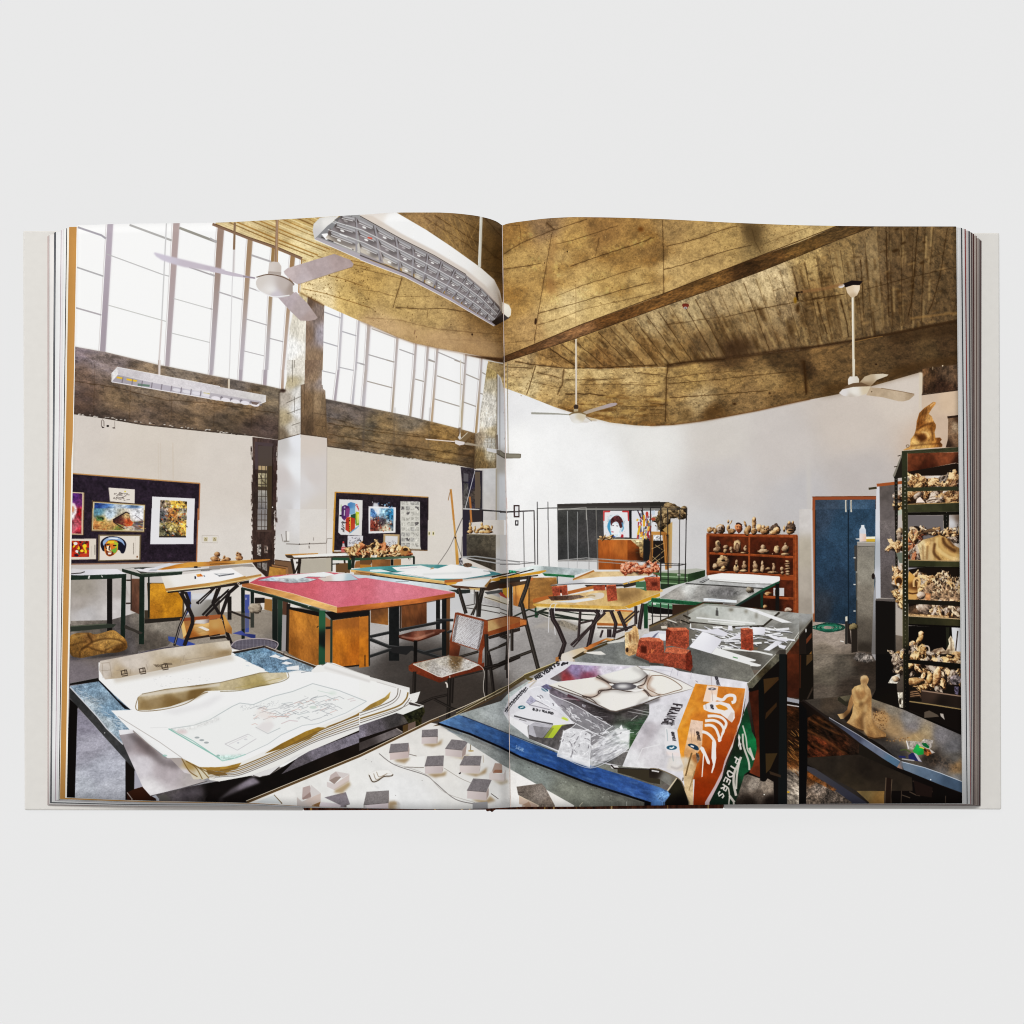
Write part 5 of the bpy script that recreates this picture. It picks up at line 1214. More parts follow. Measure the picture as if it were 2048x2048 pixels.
for a_ in ((720,240,30,36,20),(760,235,30,22,-30),(790,250,24,30,0),(850,225,58,60,0),(845,225,36,44,0),(945,210,20,40,0),(945,140,12,22,0),(975,150,8,26,30),(985,255,50,34,0),(1070,215,46,58,0),(1180,245,40,70,25),(1150,170,14,40,-20),(1255,180,24,90,0),(1260,110,22,26,0),(1255,260,38,44,0),(1320,220,30,50,0),(1390,250,56,44,0),(1365,205,20,20,0),(1420,210,20,20,0),(1515,230,64,64,0),(1530,245,40,44,0),(1500,270,50,26,0),(1620,230,14,40,0),(1700,220,62,70,0),(1690,260,50,36,0),(1680,155,16,20,0),(1725,150,12,20,0)):
    lump(*a_, *(CLAY[int(a_[0]) % 3] if a_[0] not in (1070,1515,1700) else (CLAY[3] if a_[0] == 1070 else ((30,22,18),(70,54,44),(130,104,84)))))
for x,y in ((835,215),(865,215),(1055,205),(1085,205),(1380,235),(1405,235),(1670,215),(1720,215)):
    e(x,y,7,6,(40,24,16))
s([830,245,865,245],2,(70,40,24)); s([1050,240,1090,240],2,(90,40,24)); s([1670,250,1730,250],2.4,(30,20,16)); s([1040,170,1070,160,1110,185],3,(60,34,24),c=1)
SHL = ((820,410,36,44,0),(815,480,50,34,0),(915,450,36,30,0),(910,495,22,30,0),(980,470,22,30,0),(985,505,16,18,0),(1055,445,46,84,0),(1150,470,20,30,0),(1155,440,12,14,0),(1140,515,44,12,0),(1365,450,30,34,0),(1370,500,66,34,0),(1535,480,36,52,0),(1635,410,14,18,0),(1635,470,44,44,0),(1635,535,56,18,0),(1480,530,9,9,0),
       (785,680,32,44,0),(885,630,76,78,0),(885,725,60,20,0),(1045,640,18,44,0),(1045,710,36,44,0),(1140,640,18,30,0),(1140,690,36,36,0),(1130,735,52,18,0),(1265,640,20,26,0),(1275,690,34,44,20),(1280,735,46,24,0),(1355,650,16,36,0),(1360,710,26,50,0),(1425,710,34,20,-15),(1490,655,18,16,0),(1495,710,20,56,0),(1480,755,70,18,0),(1595,715,24,30,0),(1600,760,22,24,0),(1660,620,30,12,10),(1660,650,36,12,-5),(1665,680,32,12,8),(1660,710,36,12,-8),(1665,745,30,14,0),(1665,775,30,14,0))
for i,a_ in enumerate(SHL):
    lump(*a_,(36,22,14),(132,100,72),(206,176,140) if i % 3 else (222,190,140))
e(825,405,14,24,(90,70,54)); e(1053,450,24,56,(110,78,54)); e(1053,440,12,30,(160,126,96)); e(885,610,24,14,(36,22,14)); e(1042,670,10,16,(24,14,10)); lump(885,700,30,22,0, *WARM[0])
p([1490,940,1620,940,1620,1040,1490,1035],(196,196,198)); p([1508,960,1560,960,1560,1030,1508,1028],(110,84,70)); lump(1430,1010,46,24,0, *CLAY[0]); lump(1390,1170,30,26,0, *CLAY[1]); lump(1670,1205,46,28,0, *CLAY[2]); lump(1290,1150,40,40,0,(40,26,14),(110,80,40),(150,120,70))
# blue door,cabinet,rack
t('b6'); p([148,1650,918,1645,918,1940,148,1940],(150,78,42)); p([184,1690,915,1684,915,1940,182,1940],[(300,1800,(62,76,92)),(700,1750,(66,90,112)),(850,1900,(54,80,104))],n=.04,ns=20,sp=.05); s([582,1690,582,1932],1.4,(40,52,64))
for x in (553,617):
    s([x,1690,x + 2,1840],3.4,(196,190,176)); s([x + 6,1700,x + 8,1830],1,(110,104,96))
s([148,1652,918,1646],1.4,(110,60,30)); s([145,1660,140,1932],2,(206,200,194))
t('c6'); p([148,-10,190,-10,180,1350,160,1350],(148,82,44)); p([184,-10,915,-10,905,1370,560,1380,180,1350],[(250,100,(58,74,92)),(500,200,(48,74,96)),(800,100,(48,74,96)),(300,600,(46,70,92)),(500,800,(42,62,82)),(250,1200,(50,56,64)),(500,1250,(36,56,74)),(650,700,(46,70,92))],n=.05,ns=26,sp=.06); s([583,0,585,1370],2,(22,34,46)); s([190,0,184,1350],1.6,(34,42,50))
for x in (553,617):
    s([x,-10,x + 2,26],3.4,(196,190,176))
p([-10,-10,146,-10,160,1250,-10,1270],[(60,100,(200,194,190)),(60,500,(176,166,150)),(80,900,(170,160,148)),(60,1200,(158,148,136))],n=.015,ns=30); s([140,0,155,900,160,1250],3,(206,208,214),b=1)
p([690,385,905,385,900,780,880,1660,860,1720,700,1700,672,700],[(800,420,(130,124,114)),(780,700,(142,136,124)),(780,1100,(130,122,110)),(780,1500,(92,84,74)),(780,1680,(60,52,44))],n=.03,ns=20,sp=.03); p([655,430,690,425,690,740,660,735],(70,66,62)); p([672,765,692,755,690,1060,675,1050],(84,80,74)); p([675,1095,692,1085,692,1700,680,1690],(70,66,60))
p([690,385,905,388,905,436,695,440],(150,144,136)); s([690,388,905,390],1.4,(190,184,176)); s([695,440,900,437],1.2,(84,80,74))
for y in (577,900,1220):
    s([645,y,672,y],2.4,(206,202,194))
p([670,345,720,340,720,360,676,355],(206,202,194)); p([795,322,908,320,908,350,795,352],(236,230,206)); p([795,350,908,348,908,384,795,384],(206,166,50))
p([738,182,776,180,778,205,796,240,800,380,718,384,716,240,738,205],[(755,200,(226,228,230)),(755,240,(190,200,214)),(755,330,(222,206,198))]); p([722,285,798,290,798,380,722,382],[(740,330,(226,220,220)),(780,340,(222,170,140))])
p([912,-10,965,-10,975,1060,915,1080,915,800,890,840,905,700],[(940,200,(206,208,216)),(945,900,(190,192,200)),(920,500,(170,174,180))]); p([915,840,910,1820,862,1760,890,1000],[(900,900,(150,150,154)),(890,1700,(110,106,104))]); e(885,800,20,36,(40,30,26))
p([962,-10,1150,-10,1146,1070,975,1060],[(1000,100,(112,104,102)),(1050,500,(104,96,96)),(1080,900,(92,84,82))],n=.04,ns=24,sp=.04)
t('b6'); p([925,1500,965,1540,968,1940,915,1940],(206,206,212)); p([960,1525,1150,1500,1150,1940,966,1940],[(1050,1600,(96,88,84)),(1050,1850,(108,100,98))],n=.04,ns=20); p([925,1495,1235,1460,1240,1495,1150,1505,930,1530],(160,84,40)); p([828,1542,925,1530,928,1555,832,1568],(64,56,36))
t('c6')
p([918,1070,1146,1075,1146,1105,915,1095],(96,88,84)); p([912,1094,1148,1106,1160,1932,915,1932],(24,19,17)); s([1150,1090,1150,1932],1.4,(60,56,50))
p([160,1350,560,1380,650,1480,620,1700,700,1705,860,1720,915,1830,915,1940,160,1940],[(250,1450,(150,136,126)),(400,1550,(158,144,132)),(300,1700,(130,118,104)),(500,1850,(116,104,92)),(800,1880,(76,64,54))],n=.05,ns=20,na=-12,st=3,sp=.04)
for i in range(26):
    a_ = i * .7
    r1,r2,ox = 60 + RG.random() * 130,20 + RG.random() * 34,RG.random() * 60 - 30
    q = [(350 + ox + np.cos(u + a_) * r1,1418 + np.sin(u + a_) * r2) for u in np.linspace(0,4.6,14)]
    s(np.ravel(q),1.5,[(30,110,84),(24,84,66),(60,140,110),(20,60,50)][i % 4],c=1)
p([545,1290,572,1280,575,1345,548,1350],(214,206,186)); p([545,1345,575,1340,572,1620,545,1620],(50,46,42)); p([575,1375,690,1370,690,1440,600,1440,620,1620,575,1610],(40,32,28)); lump(640,1420,50,46,0,(40,34,20),(110,96,64),(150,134,96)); p([618,1440,690,1440,695,1710,622,1725],(44,36,30)); p([630,1780,680,1720,780,1725,840,1770,820,1820,700,1840],(120,110,104),n=.35,ns=7,b=1); s([485,1580,530,1592],2,(220,214,206))
# green tables,right
t('c4')
p([110,735,410,670,1120,720,900,790,530,760],[(300,700,(206,216,214)),(800,730,(176,186,188)),(700,740,(150,162,162))],n=.05,ns=14); p([105,725,190,735,200,760,110,765],(40,110,84),n=.3,ns=6)
p([510,762,900,790,900,820,540,795],(36,104,64),n=.1,ns=8); p([700,800,900,820,1000,900,700,900],(200,200,200)); s([690,800,695,900],2,(60,70,60))
p([345,820,680,812,690,880,690,1130,345,1200],[(450,860,(156,112,58)),(600,1000,(140,98,48)),(400,1150,(150,104,50))],n=.06,ns=16,na=-6,st=2,sp=.03); p([155,905,300,880,345,950,345,1200,160,1150],[(200,950,(206,146,74)),(300,1100,(190,130,62)),(180,1100,(176,110,50))],n=.06,ns=14,na=88,st=4); s([350,940,348,1200],2,(60,40,24)); s([190,905,195,1150],1.4,(130,84,40)); p([345,820,400,812,400,845,360,860],(190,110,56))
leg(115,150,910,1280,(44,60,50)); p([30,940,100,915,105,1060,40,1040],(206,156,44)); p([0,985,50,1020,90,1070,0,1040],(170,70,60)); p([0,1030,100,1080,110,1140,0,1110],(206,200,180)); s([0,1110,110,1150],1.6,(110,96,70)); p([0,1120,110,1150,110,1290,0,1280],(196,194,190)); s([0,1190,110,1230],1.6,(90,84,78)); s([0,1235,110,1275],1.6,(90,84,78))
p([420,1180,470,1175,455,1300,420,1298],(34,74,50)); p([440,1165,640,1180,1200,1180,1200,1330,940,1360,560,1300,440,1240],[(550,1220,(206,200,186)),(900,1250,(214,208,200))],a=.8)
for q,w in (([470,1225,1000,1330],4.5),([440,1240,600,1180],4),([350,1200,600,1290,1250,1350],3),([560,1190,1000,1260,1200,1270],2),([160,1290,350,1200],3),([300,1300,470,1260],3)):
    s(q,w,(44,50,42))
p([380,1420,600,1330,800,1330,990,1430,940,1470,500,1420],[(500,1400,(170,162,152)),(800,1380,(150,142,130))],b=2,a=.7); p([620,1350,760,1330,980,1420,900,1460],(110,100,84),a=.5,n=.3,ns=8)
# folding desk,left of the pair
p([-10,815,400,712,410,722,-10,830],(40,36,36)); p([-10,820,550,725,562,738,480,770,-10,840],(206,150,46)); p([-10,850,380,790,360,830,-10,875],(56,52,48)); s([0,840,460,790],2.4,(60,50,40)); p([-10,900,340,850,330,890,20,950,-10,950],[(50,920,(70,44,30)),(280,870,(84,66,50))])
for q,w in (([355,800,320,930,265,1080,240,1170],8),([300,950,235,1165],3),([330,930,265,1090],3),([262,1130,320,1380,465,1932],8),([145,1440,145,1700],6),([120,1100,85,1700,70,1932],5),([-10,1860,120,1800,390,1700],6),([0,1520,110,1560],5),([-10,1650,90,1600],5)):
    s(q,w,(46,40,36)); s([v - (5 if i_ % 2 == 0 else 0) for i_,v in enumerate(q)],1.2,(120,110,100),a=.5)
p([-10,1310,120,1285,320,1325,320,1385,110,1440,-10,1480],[(50,1360,(150,100,56)),(200,1320,(170,116,66)),(250,1380,(190,110,50)),(50,1440,(110,66,34))],n=.05,ns=12); s([0,1315,120,1288,320,1328],2,(110,60,30)); s([-10,1480,110,1440,320,1390],2.4,(70,40,24)); s([60,1480,150,1440],3,(40,36,34))
# upper drawing board
p([1130,725,1145,745,880,850,880,830],(170,110,50)); p([880,850,1130,745,1480,740,1860,745,1810,790,1470,800,1000,830],[(1100,790,(206,170,120)),(1300,770,(222,190,140)),(1700,760,(206,176,134))],n=.04,ns=14)
p([612,908,1000,830,1200,808,1560,798,1870,790,1760,810,1480,890,1200,900,800,900],[(800,890,(190,190,194)),(1200,840,(232,230,230)),(1500,840,(222,220,222))]); s([612,910,1000,885,1480,892,1870,795],2,(110,106,106)); p([1480,890,1760,815,1740,850,1500,905],(206,156,60)); p([1020,905,1480,900,1490,920,1060,940],(54,46,44)); e(1555,882,15,13,(206,200,190)); e(1555,882,7,6,(60,54,48)); p([1480,905,1680,860,1680,900,1500,940],(54,48,44))
pile([1460,700,1540,650,1780,625,1900,680,1932,740,1800,745,1480,748],46,14,36,[((120,44,24),(206,112,72),(240,180,150)),((96,36,20),(190,92,56),(230,160,124))],12,2.6,1.0)
# lower drawing board with bricks
p([1420,945,1930,930,1970,980,1500,1165,420,1130,560,1080,1000,1000,1160,970],[(600,1110,(222,190,140)),(1000,1080,(214,178,124)),(1400,1120,(222,184,120)),(1600,960,(176,140,90)),(1500,1040,(170,134,84)),(1800,980,(206,166,100))],n=.04,ns=18,sp=.02)
p([396,1075,640,1018,640,1060,400,1120],(176,100,44)); p([820,980,1130,910,1150,945,820,1020],(176,104,48)); p([400,1130,1500,1163,1540,1195,1400,1200,440,1168,400,1148],[(600,1150,(206,160,70)),(1300,1180,(206,160,76))],n=.05,ns=10); s([440,1170,1400,1205],2,(240,214,150)); p([1500,1165,1932,1000,1932,1040,1560,1190],(206,150,40)); p([610,1185,1380,1210,1380,1240,640,1220],(54,44,46))
e(1226,1218,18,17,(226,220,214)); e(1226,1218,9,8,(90,80,76)); e(575,1190,14,12,(150,140,130))
p([1420,1000,1700,970,1750,1000,1500,1080,1420,1080],(120,92,56),b=5,a=.6)

def brick(f,top,side,seed=0):
    p(f,(156,72,48),n=.08,ns=9,sp=.08)
    if top:
        p(top,(202,106,72),n=.07,ns=8,sp=.06)
    if side:
        p(side,(112,42,26),n=.1,ns=8,sp=.08)

brick([625,930,810,905,820,1025,640,1040],[620,925,800,905,812,915,640,935],None); s([735,1005,742,1035],3,(240,236,226)); e(735,980,12,20,(84,32,20)); brick([1125,910,1270,905,1272,970,1130,972],None,None)
p([1290,1090,1410,1085,1530,1080,1420,1110],(90,60,30),b=3,a=.6); brick([1280,915,1400,900,1418,1090,1300,1105],[1290,905,1395,900,1400,912,1280,920],None); brick([1742,815,1932,815,1932,975,1770,970],[1750,812,1930,808,1932,822,1745,825],None); p([1830,870,1900,868,1900,920,1830,915],(90,34,22),b=1)
p([580,1045,960,1025,1030,1050,860,1085,620,1095],[(700,1060,(84,58,44)),(950,1050,(110,92,80))],n=.1,ns=8); p([640,1110,900,1085,1080,1060,1250,1060,1110,1090,900,1120],[(700,1110,(206,212,220)),(1100,1075,(222,222,224))]); p([1030,1050,1100,1010,1240,1000,1250,1050,1150,1075,1080,1055],[(1100,1030,(206,190,160)),(1220,1030,(214,200,184))],c=1); s([1040,1045,1100,1030,1150,1040],3,(176,150,110),c=1)
for q in ([605,1180,620,1140,670,1125],[600,1170,590,1300,585,1480],[660,1180,670,1145,690,1130],[660,1170,655,1350,668,1510]):
    s(q,1.6,(206,204,206),c=1)
# desk frames
p([1170,1300,1280,1230,1590,1215,1650,1240,1540,1380,1170,1370],[(1300,1300,(222,190,140)),(1500,1280,(206,166,104))],n=.04,ns=14); p([1170,1362,1540,1375,1540,1400,1170,1395],(170,100,44)); s([1390,1212,1600,1222],3,(196,110,50)); p([1170,1410,1520,1420,1500,1440,1180,1430],(90,84,78))
for q,w in (([620,1200,640,1320,700,1420,780,1610,745,1720,715,1800],9),([1150,1210,1190,1260,1130,1380,1060,1690],9),([1270,1240,860,1630],5),([1110,1350,1150,1360,885,1655,855,1630,900,1590],3),([1340,1220,1400,1370,1370,1540],7),([1430,1220,1490,1360,1530,1460],7),([970,1220,950,1500,945,1560],5),([1320,1440,1320,1540],9),([1490,1340,1640,1210],3),([1510,1360,1680,1220],3),([1730,1130,1700,1300,1680,1440],8),([960,1370,1120,1330],4),([1390,1480,1640,1390],5),([1240,1450,1210,1540],4),([1640,1160,1640,1380],6),([1100,1400,990,1500,940,1580],3)):
    s(q,w,(48,38,38)); s([v - (6 if i_ % 2 == 0 else 0) for i_,v in enumerate(q)],1.3,(120,104,100),a=.45)
p([1735,1140,1785,1120,1785,1430,1740,1430],[(1750,1200,(34,80,48)),(1770,1400,(26,64,40))]); p([1640,870,1760,860,1770,980,1640,930],(70,110,80)); p([1640,930,1740,930,1740,950,1640,945],(150,176,150))
p([1790,1110,1932,1060,1932,1180,1790,1160],(40,96,60),n=.06); p([1800,1115,1932,1120,1932,1150,1800,1145],(96,160,120)); p([1780,1160,1932,1180,1932,1260,1790,1240],(30,26,24)); p([1790,1250,1932,1265,1932,1400,1790,1390],(206,200,192)); s([1838,1110,1842,1390],2,(90,90,86)); s([1790,1320,1932,1335],1.4,(110,104,96))
# plan chest and grey tables
t('c5')
p([130,740,560,705,665,720,460,772,140,760],(170,172,160)); p([460,772,665,725,665,800,460,880,455,800],(44,66,38),n=.06); p([20,755,140,755,460,772,455,870,330,900,130,950,120,800],[(300,780,(84,110,72)),(300,860,(64,92,58))]); s([130,800,455,815],2.4,(140,166,130)); s([130,835,455,855],2,(44,62,40)); p([330,772,366,774,366,795,330,792],(206,206,196)); s([125,880,330,890],2.4,(130,156,120)); p([125,890,320,900,150,960,125,950],(40,56,38))
for q in ([130,640,128,860],[218,640,220,920],[352,640,350,890],[430,640,424,870]):
    s(q,2.2,(40,38,36))
p([430,880,690,800,880,770,1560,800,1560,860,1370,945,430,890],[(700,840,(176,176,174)),(1300,910,(190,190,190)),(1000,890,(170,170,168))],n=.04,ns=18)
p([690,790,860,762,1200,775,1568,805,1570,850,1470,892,1180,885,720,850],[(900,820,(236,236,234)),(1400,850,(230,230,230))]); s([720,852,1180,888,1470,895],1.6,(120,118,114)); s([740,835,1330,872],1,(206,206,204)); p([590,870,700,830,725,832,640,880],(70,70,70)); s([620,870,700,838],1,(206,206,206))
p([430,885,1370,945,1240,1040,1030,1155,640,1115,120,1060,300,950],[(500,920,(186,186,182)),(600,1000,(150,148,144)),(900,1050,(116,114,112)),(800,940,(140,138,136)),(1150,1000,(170,168,164)),(300,1040,(150,146,140)),(1000,1130,(120,118,114))],n=.07,ns=16,na=-14,st=2.5,sp=.03); s([430,888,900,915,1370,948],2.2,(62,60,58)); p([690,960,1000,960,1150,965,1000,1040,700,1010],(90,88,90),b=5,a=.5,n=.4,ns=8)
p([1370,945,1560,860,1568,880,1030,1160,1030,1150],[(1450,920,(30,84,60)),(1100,1120,(40,70,56))]); p([1030,1155,1380,975,1390,1000,1060,1165],(36,48,44)); p([20,1060,640,1115,900,1145,880,1165,560,1155,10,1105],(28,86,54),n=.08,ns=8); s([20,1062,640,1118],1,(90,140,110))
p([646,1065,680,1062,1050,1090,1045,1122,648,1098],(222,226,230)); s([700,1075,900,1100],1,(176,186,200)); lump(1205,960,50,38,20,(50,42,34),(120,108,92),(190,180,160)); sh([1180,995,1260,990,1260,1005,1200,1008],.5,2)
leg(1335,1365,1000,1180,(36,84,66)); leg(1515,1560,890,1220,(40,36,32)); p([1060,1165,1330,1010,1335,1180,1100,1180],(36,24,18))
p([10,1105,270,1135,270,1195,10,1160],(70,120,86)); s([10,1115,270,1150],2.4,(150,190,160)); p([20,1122,72,1128,72,1145,20,1140],(226,226,220)); p([10,1165,275,1200,275,1260,10,1250],(24,20,18)); p([270,1140,560,1150,640,1120,300,1290,270,1270],(62,40,28)); p([10,1255,270,1265,220,1310,10,1380],(206,200,192)); s([10,1280,220,1290],2,(90,84,78))
for q in ([28,1110,30,1390],[128,1120,128,1330],[222,1130,222,1310]):
    s(q,2,(40,40,36))
# big grey table
p([-10,1400,640,1120,660,1130,-10,1440],(110,92,60)); s([-10,1398,400,1222,640,1118,880,1130],2.6,(60,48,34))
p([-10,1430,650,1130,880,1140,1350,1200,1932,1258,1932,1300,1640,1690,1560,1690,1330,1932,-10,1932],[(300,1300,(110,102,92)),(700,1180,(150,150,142)),(1200,1300,(176,176,170)),(800,1350,(136,134,126)),(1500,1300,(150,148,142)),(1800,1290,(150,150,146)),(1600,1450,(130,128,122)),(1500,1650,(84,80,72)),(1000,1850,(104,102,96)),(1250,1750,(92,88,82)),(200,1440,(90,82,72)),(600,1800,(84,82,78)),(1450,1720,(116,114,108))],n=.05,ns=20,na=-18,st=2.5,sp=.02)
p([560,1200,700,1150,1140,1190,1560,1240,1370,1400,1000,1410,460,1340,440,1280],[(700,1200,(186,190,184)),(1100,1300,(200,202,196)),(1400,1280,(190,190,184)),(650,1300,(176,176,168))],a=.85,n=.03,ns=18); s([1565,1235,1370,1402,1000,1412],4,(56,50,42)); s([370,1345,700,1375,1000,1408],2,(56,50,44)); p([1140,1185,1230,1185,1720,1360,1600,1362],(230,230,232)); s([560,1300,1270,1368],3,(226,226,224)); s([700,1340,1150,1380],2,(226,226,222)); p([795,1210,825,1215,826,1280,792,1275],(84,82,80)); s([808,1180,810,1215],2,(60,58,56)); e(980,1205,30,18,(110,104,92),b=1.5); e(1160,1225,20,20,(130,124,112),b=1.5); e(1285,1275,16,40,(130,126,116),b=2)
p([120,1360,480,1290,470,1380,160,1420],(104,96,86),n=.25,ns=8,a=.8); s([400,1270,490,1310],3,(50,42,32)); s([370,1330,500,1380],2.4,(40,34,26)); s([200,1320,320,1360],2.4,(206,200,190)); p([130,1400,200,1400,210,1430,140,1435],(206,196,180)); s([490,1370,490,1430],2.6,(226,226,222)); s([455,1200,460,1330],1.4,(84,80,74))
p([1640,1690,1932,1300,1932,1380,1650,1740],[(1700,1640,(116,112,100)),(1900,1380,(130,128,120))],n=.06,ns=8); s([1640,1690,1932,1302],1.6,(196,194,186)); p([1340,1925,1560,1690,1640,1690,1640,1740,1570,1750,1380,1940,1330,1940],[(1500,1800,(110,106,98)),(1600,1720,(60,54,48))])
for i in range(4):
    s([1770 + i * 14,1560 - i * 20,1785 + i * 12,1530 - i * 18],1.4,(200,198,190),a=.7)
p([1570,1750,1650,1740,1640,1940,1560,1940],(34,40,38)); p([1650,1740,1830,1510,1840,1940,1645,1940],[(1700,1800,(96,44,22)),(1800,1650,(70,34,18))],n=.08,ns=14); p([1830,1510,1890,1440,1885,1940,1835,1940],(36,36,32)); p([1890,1440,1932,1380,1932,1940,1885,1940],(62,30,18)); e(1884,1455,7,22,(230,228,224)); p([1380,1940,1560,1760,1560,1940],(24,18,15))
t('c6'); p([-10,1265,148,1255,150,1290,-10,1520],[(60,1290,(160,160,158)),(30,1450,(110,106,98))],n=.04); p([-10,1470,148,1290,150,1320,-10,1530],(124,120,112)); p([-10,1530,70,1430,72,1940,-10,1940],(36,28,22)); p([70,1430,150,1320,158,1940,75,1940],(28,22,18)); p([75,1560,140,1480,140,1540,75,1620],(110,56,32)); p([75,1790,140,1700,140,1750,75,1850],(130,92,44)); e(72,1455,7,24,(226,222,216)); s([-10,1520,148,1325],1.4,(60,50,40))
# paper offcuts
t('c5')
CUT = ((232,232,236),(222,222,226),(206,206,212),(240,240,240))
for i in range(120):
    x,y = 470 + RG.random() * 1150,1400 + RG.random() * 260
    if x - 470 < (y - 1380) * -.2 or y > 1660 - (x - 470) * .02:
        continue
    a_ = RG.random() * 1.2 - .3
    L = 40 + RG.random() * 160
    w_ = 6 + RG.random() * 22
    dx,dy = np.cos(a_) * L,np.sin(a_) * L * .5
    p([x,y,x + dx,y + dy,x + dx + w_ * .3,y + dy + w_,x + w_ * .4,y + w_],CUT[i % 4],a=.95)
    s([x + w_ * .4,y + w_ + 3,x + dx + w_ * .3,y + dy + w_ + 3],1.1,(50,48,50),a=.7)
for f in ([640,1460,860,1560,855,1600,715,1760,470,1700,480,1640],[470,1420,700,1450,820,1430,950,1490,900,1530,640,1470],[1230,1410,1390,1420,1385,1500,1250,1510],[930,1560,1090,1490,1090,1540,960,1570],[945,1395,990,1400,1000,1460,940,1450],[1370,1690,1520,1580,1600,1600,1440,1700],[1370,1490,1640,1560,1690,1570,1640,1590,1500,1560],[1540,1620,1650,1640,1620,1680,1560,1660]):
    p(f,[(f[0],f[1],(236,236,242)),(f[4],f[5],(214,212,222))]); s(f[-4:] + f[:2],1,(150,148,154),a=.5)
p([800,1660,1280,1810,1270,1825,1200,1830,1345,1870,1330,1885,1300,1890,1230,1885,1180,1895,735,1740],(228,228,226)); s([720,1750,1050,1880],4,(214,214,208)); p([500,1775,960,1850,1055,1860,1040,1888,900,1870,510,1795],(220,222,208)); s([870,1670,1300,1710,1480,1750],3.4,(222,222,218)); s([1000,1775,1060,1790],2,(84,140,90)); p([1100,1640,1310,1660,1290,1690,1100,1680],(150,110,60),a=.4)
sh([470,1710,720,1770,800,1770,1230,1900,1340,1895,1240,1905,1170,1905,700,1770],.35,2)

def bricks_on_table():
    t('c4'); p([1740,1500,1932,1460,1932,1560,1700,1540],(200,202,214)); p([1850,1540,1932,1480,1932,1560],(110,110,134),a=.7)
    t('c5'); p([-10,1470,100,1455,200,1460,190,1580,-10,1560],(206,206,216)); p([0,1560,60,1500,110,1470,40,1560],(110,112,134)); p([100,1490,190,1500,190,1570,120,1560],(226,226,230))
    brick([195,1440,470,1450,470,1640,440,1680,260,1640,190,1650],[200,1420,430,1420,465,1450,250,1460],[195,1440,260,1460,195,1600]); brick([1095,1430,1240,1440,1250,1690,1220,1700,1100,1680],[1095,1428,1180,1422,1238,1440,1130,1450],None); p([1110,1560,1230,1500,1240,1690,1110,1680],(110,36,18),a=.4,n=.4,ns=6)
    t('c4')
    for f,c_ in (([1505,1480,1560,1470,1600,1440,1600,1410,1635,1395,1665,1430,1680,1540,1670,1640,1640,1740,1560,1765,1515,1740],(214,176,128)),):
        p(f,[(1530,1550,(232,200,150)),(1620,1500,(206,164,112)),(1600,1700,(190,146,98))],n=.08,ns=8,sp=.06)
    p([1560,1480,1590,1520,1575,1620,1555,1560],(120,80,46),b=1); p([1610,1450,1630,1540,1615,1600,1600,1540],(150,108,66),b=1); e(1535,1690,16,28,(60,36,20)); s([1640,1430,1655,1600],2,(150,104,60),b=.6)
    brick([1680,1560,1932,1570,1932,1855,1840,1845,1640,1760],[1690,1545,1800,1535,1932,1550,1932,1580,1700,1580],None); p([1700,1640,1770,1650,1770,1730,1700,1720],(80,28,16),b=1); text('AK', 1790,1740,52,4,0,-72,2.6,(206,110,66)); text('AK', 1794,1746,52,4,0,-72,1.4,(80,28,16)); sh([1640,1760,1840,1845,1932,1858,1932,1880,1830,1870,1560,1775],.5,2)
    t('c5'); brick([-10,1580,160,1580,170,1680,165,1850,-10,1840],[-10,1555,130,1560,165,1590,-10,1585],None); text('K', 20,1760,46,4,0,-80,2.4,(206,110,66)); brick([170,1720,430,1740,430,1930,165,1880],[200,1660,300,1655,480,1690,430,1745,175,1715],[430,1745,490,1690,515,1880,490,1940,430,1930])
    t('d5'); brick([165,-20,430,0,500,0,515,140,490,200,300,150,165,100],None,[430,0,505,0,515,140,490,200,430,180]); brick([-10,-20,165,-20,165,105,-10,90],None,None); sh([0,95,165,110,490,205,520,150,530,170,500,220,160,130,0,115],.5,2)

# ---- storage rack on the right ---------------------------------------------------------
t('b6')
p([1235,1100,1910,1050,2000,1048,2000,1940,1150,1940,1145,1420],(176,160,150),a=.0)
p([1300,1125,2000,1110,2000,1270,1880,1240,1300,1360],[(1400,1200,(110,56,30)),(1800,1180,(130,70,40)),(1500,1320,(70,30,16)),(1880,1240,(60,30,18))],n=.08,ns=16); p([1300,1350,1890,1245,2000,1300,2000,1390,1300,1400],(34,24,18)); p([1130,1410,1235,1130,1235,1420,1140,1430],(40,34,26)); p([1120,1400,1225,1140,1240,1140,1145,1410],(130,124,112)); s([1135,1290,1175,1285],1.6,(60,50,40)); s([1180,1160,1215,1150],1.6,(60,50,40))
p([1295,1410,1750,1395,1750,1540,1300,1540],[(1400,1450,(190,170,150)),(1700,1430,(222,214,206))]); p([1750,1400,1810,1390,1810,1500,1750,1500],(40,34,26)); p([1480,1440,1580,1430,1580,1490,1490,1500],(150,70,36)); p([1296,1585,2000,1570,2000,1740,1296,1740],(60,40,28))
pile([1300,1420,1500,1420,1510,1530,1300,1530],10,30,62,WARM,21); pile([1580,1430,1720,1420,1920,1400,1960,1520,1580,1520],14,26,56,[CLAY[0],CLAY[1],GREY[2]],22)
pile([1190,1570,1300,1560,1500,1600,1960,1580,1960,1720,1420,1730,1190,1720],26,34,80,[CLAY[0],CLAY[1],CLAY[2],((40,26,18),(110,76,52),(170,128,92))],23,2.4)
lump(1420,1640,60,34,-40, *CLAY[2]); p([1410,1680,1450,1650,1510,1720,1400,1725],(236,214,196)); pile([1120,1740,1230,1740,1230,1800,1120,1800],6,20,40,WARM,24); p([1150,1830,1235,1800,1235,1860,1180,1880,1150,1860],(176,184,168)); e(1170,1775,40,20,(50,34,20),ang=-10)
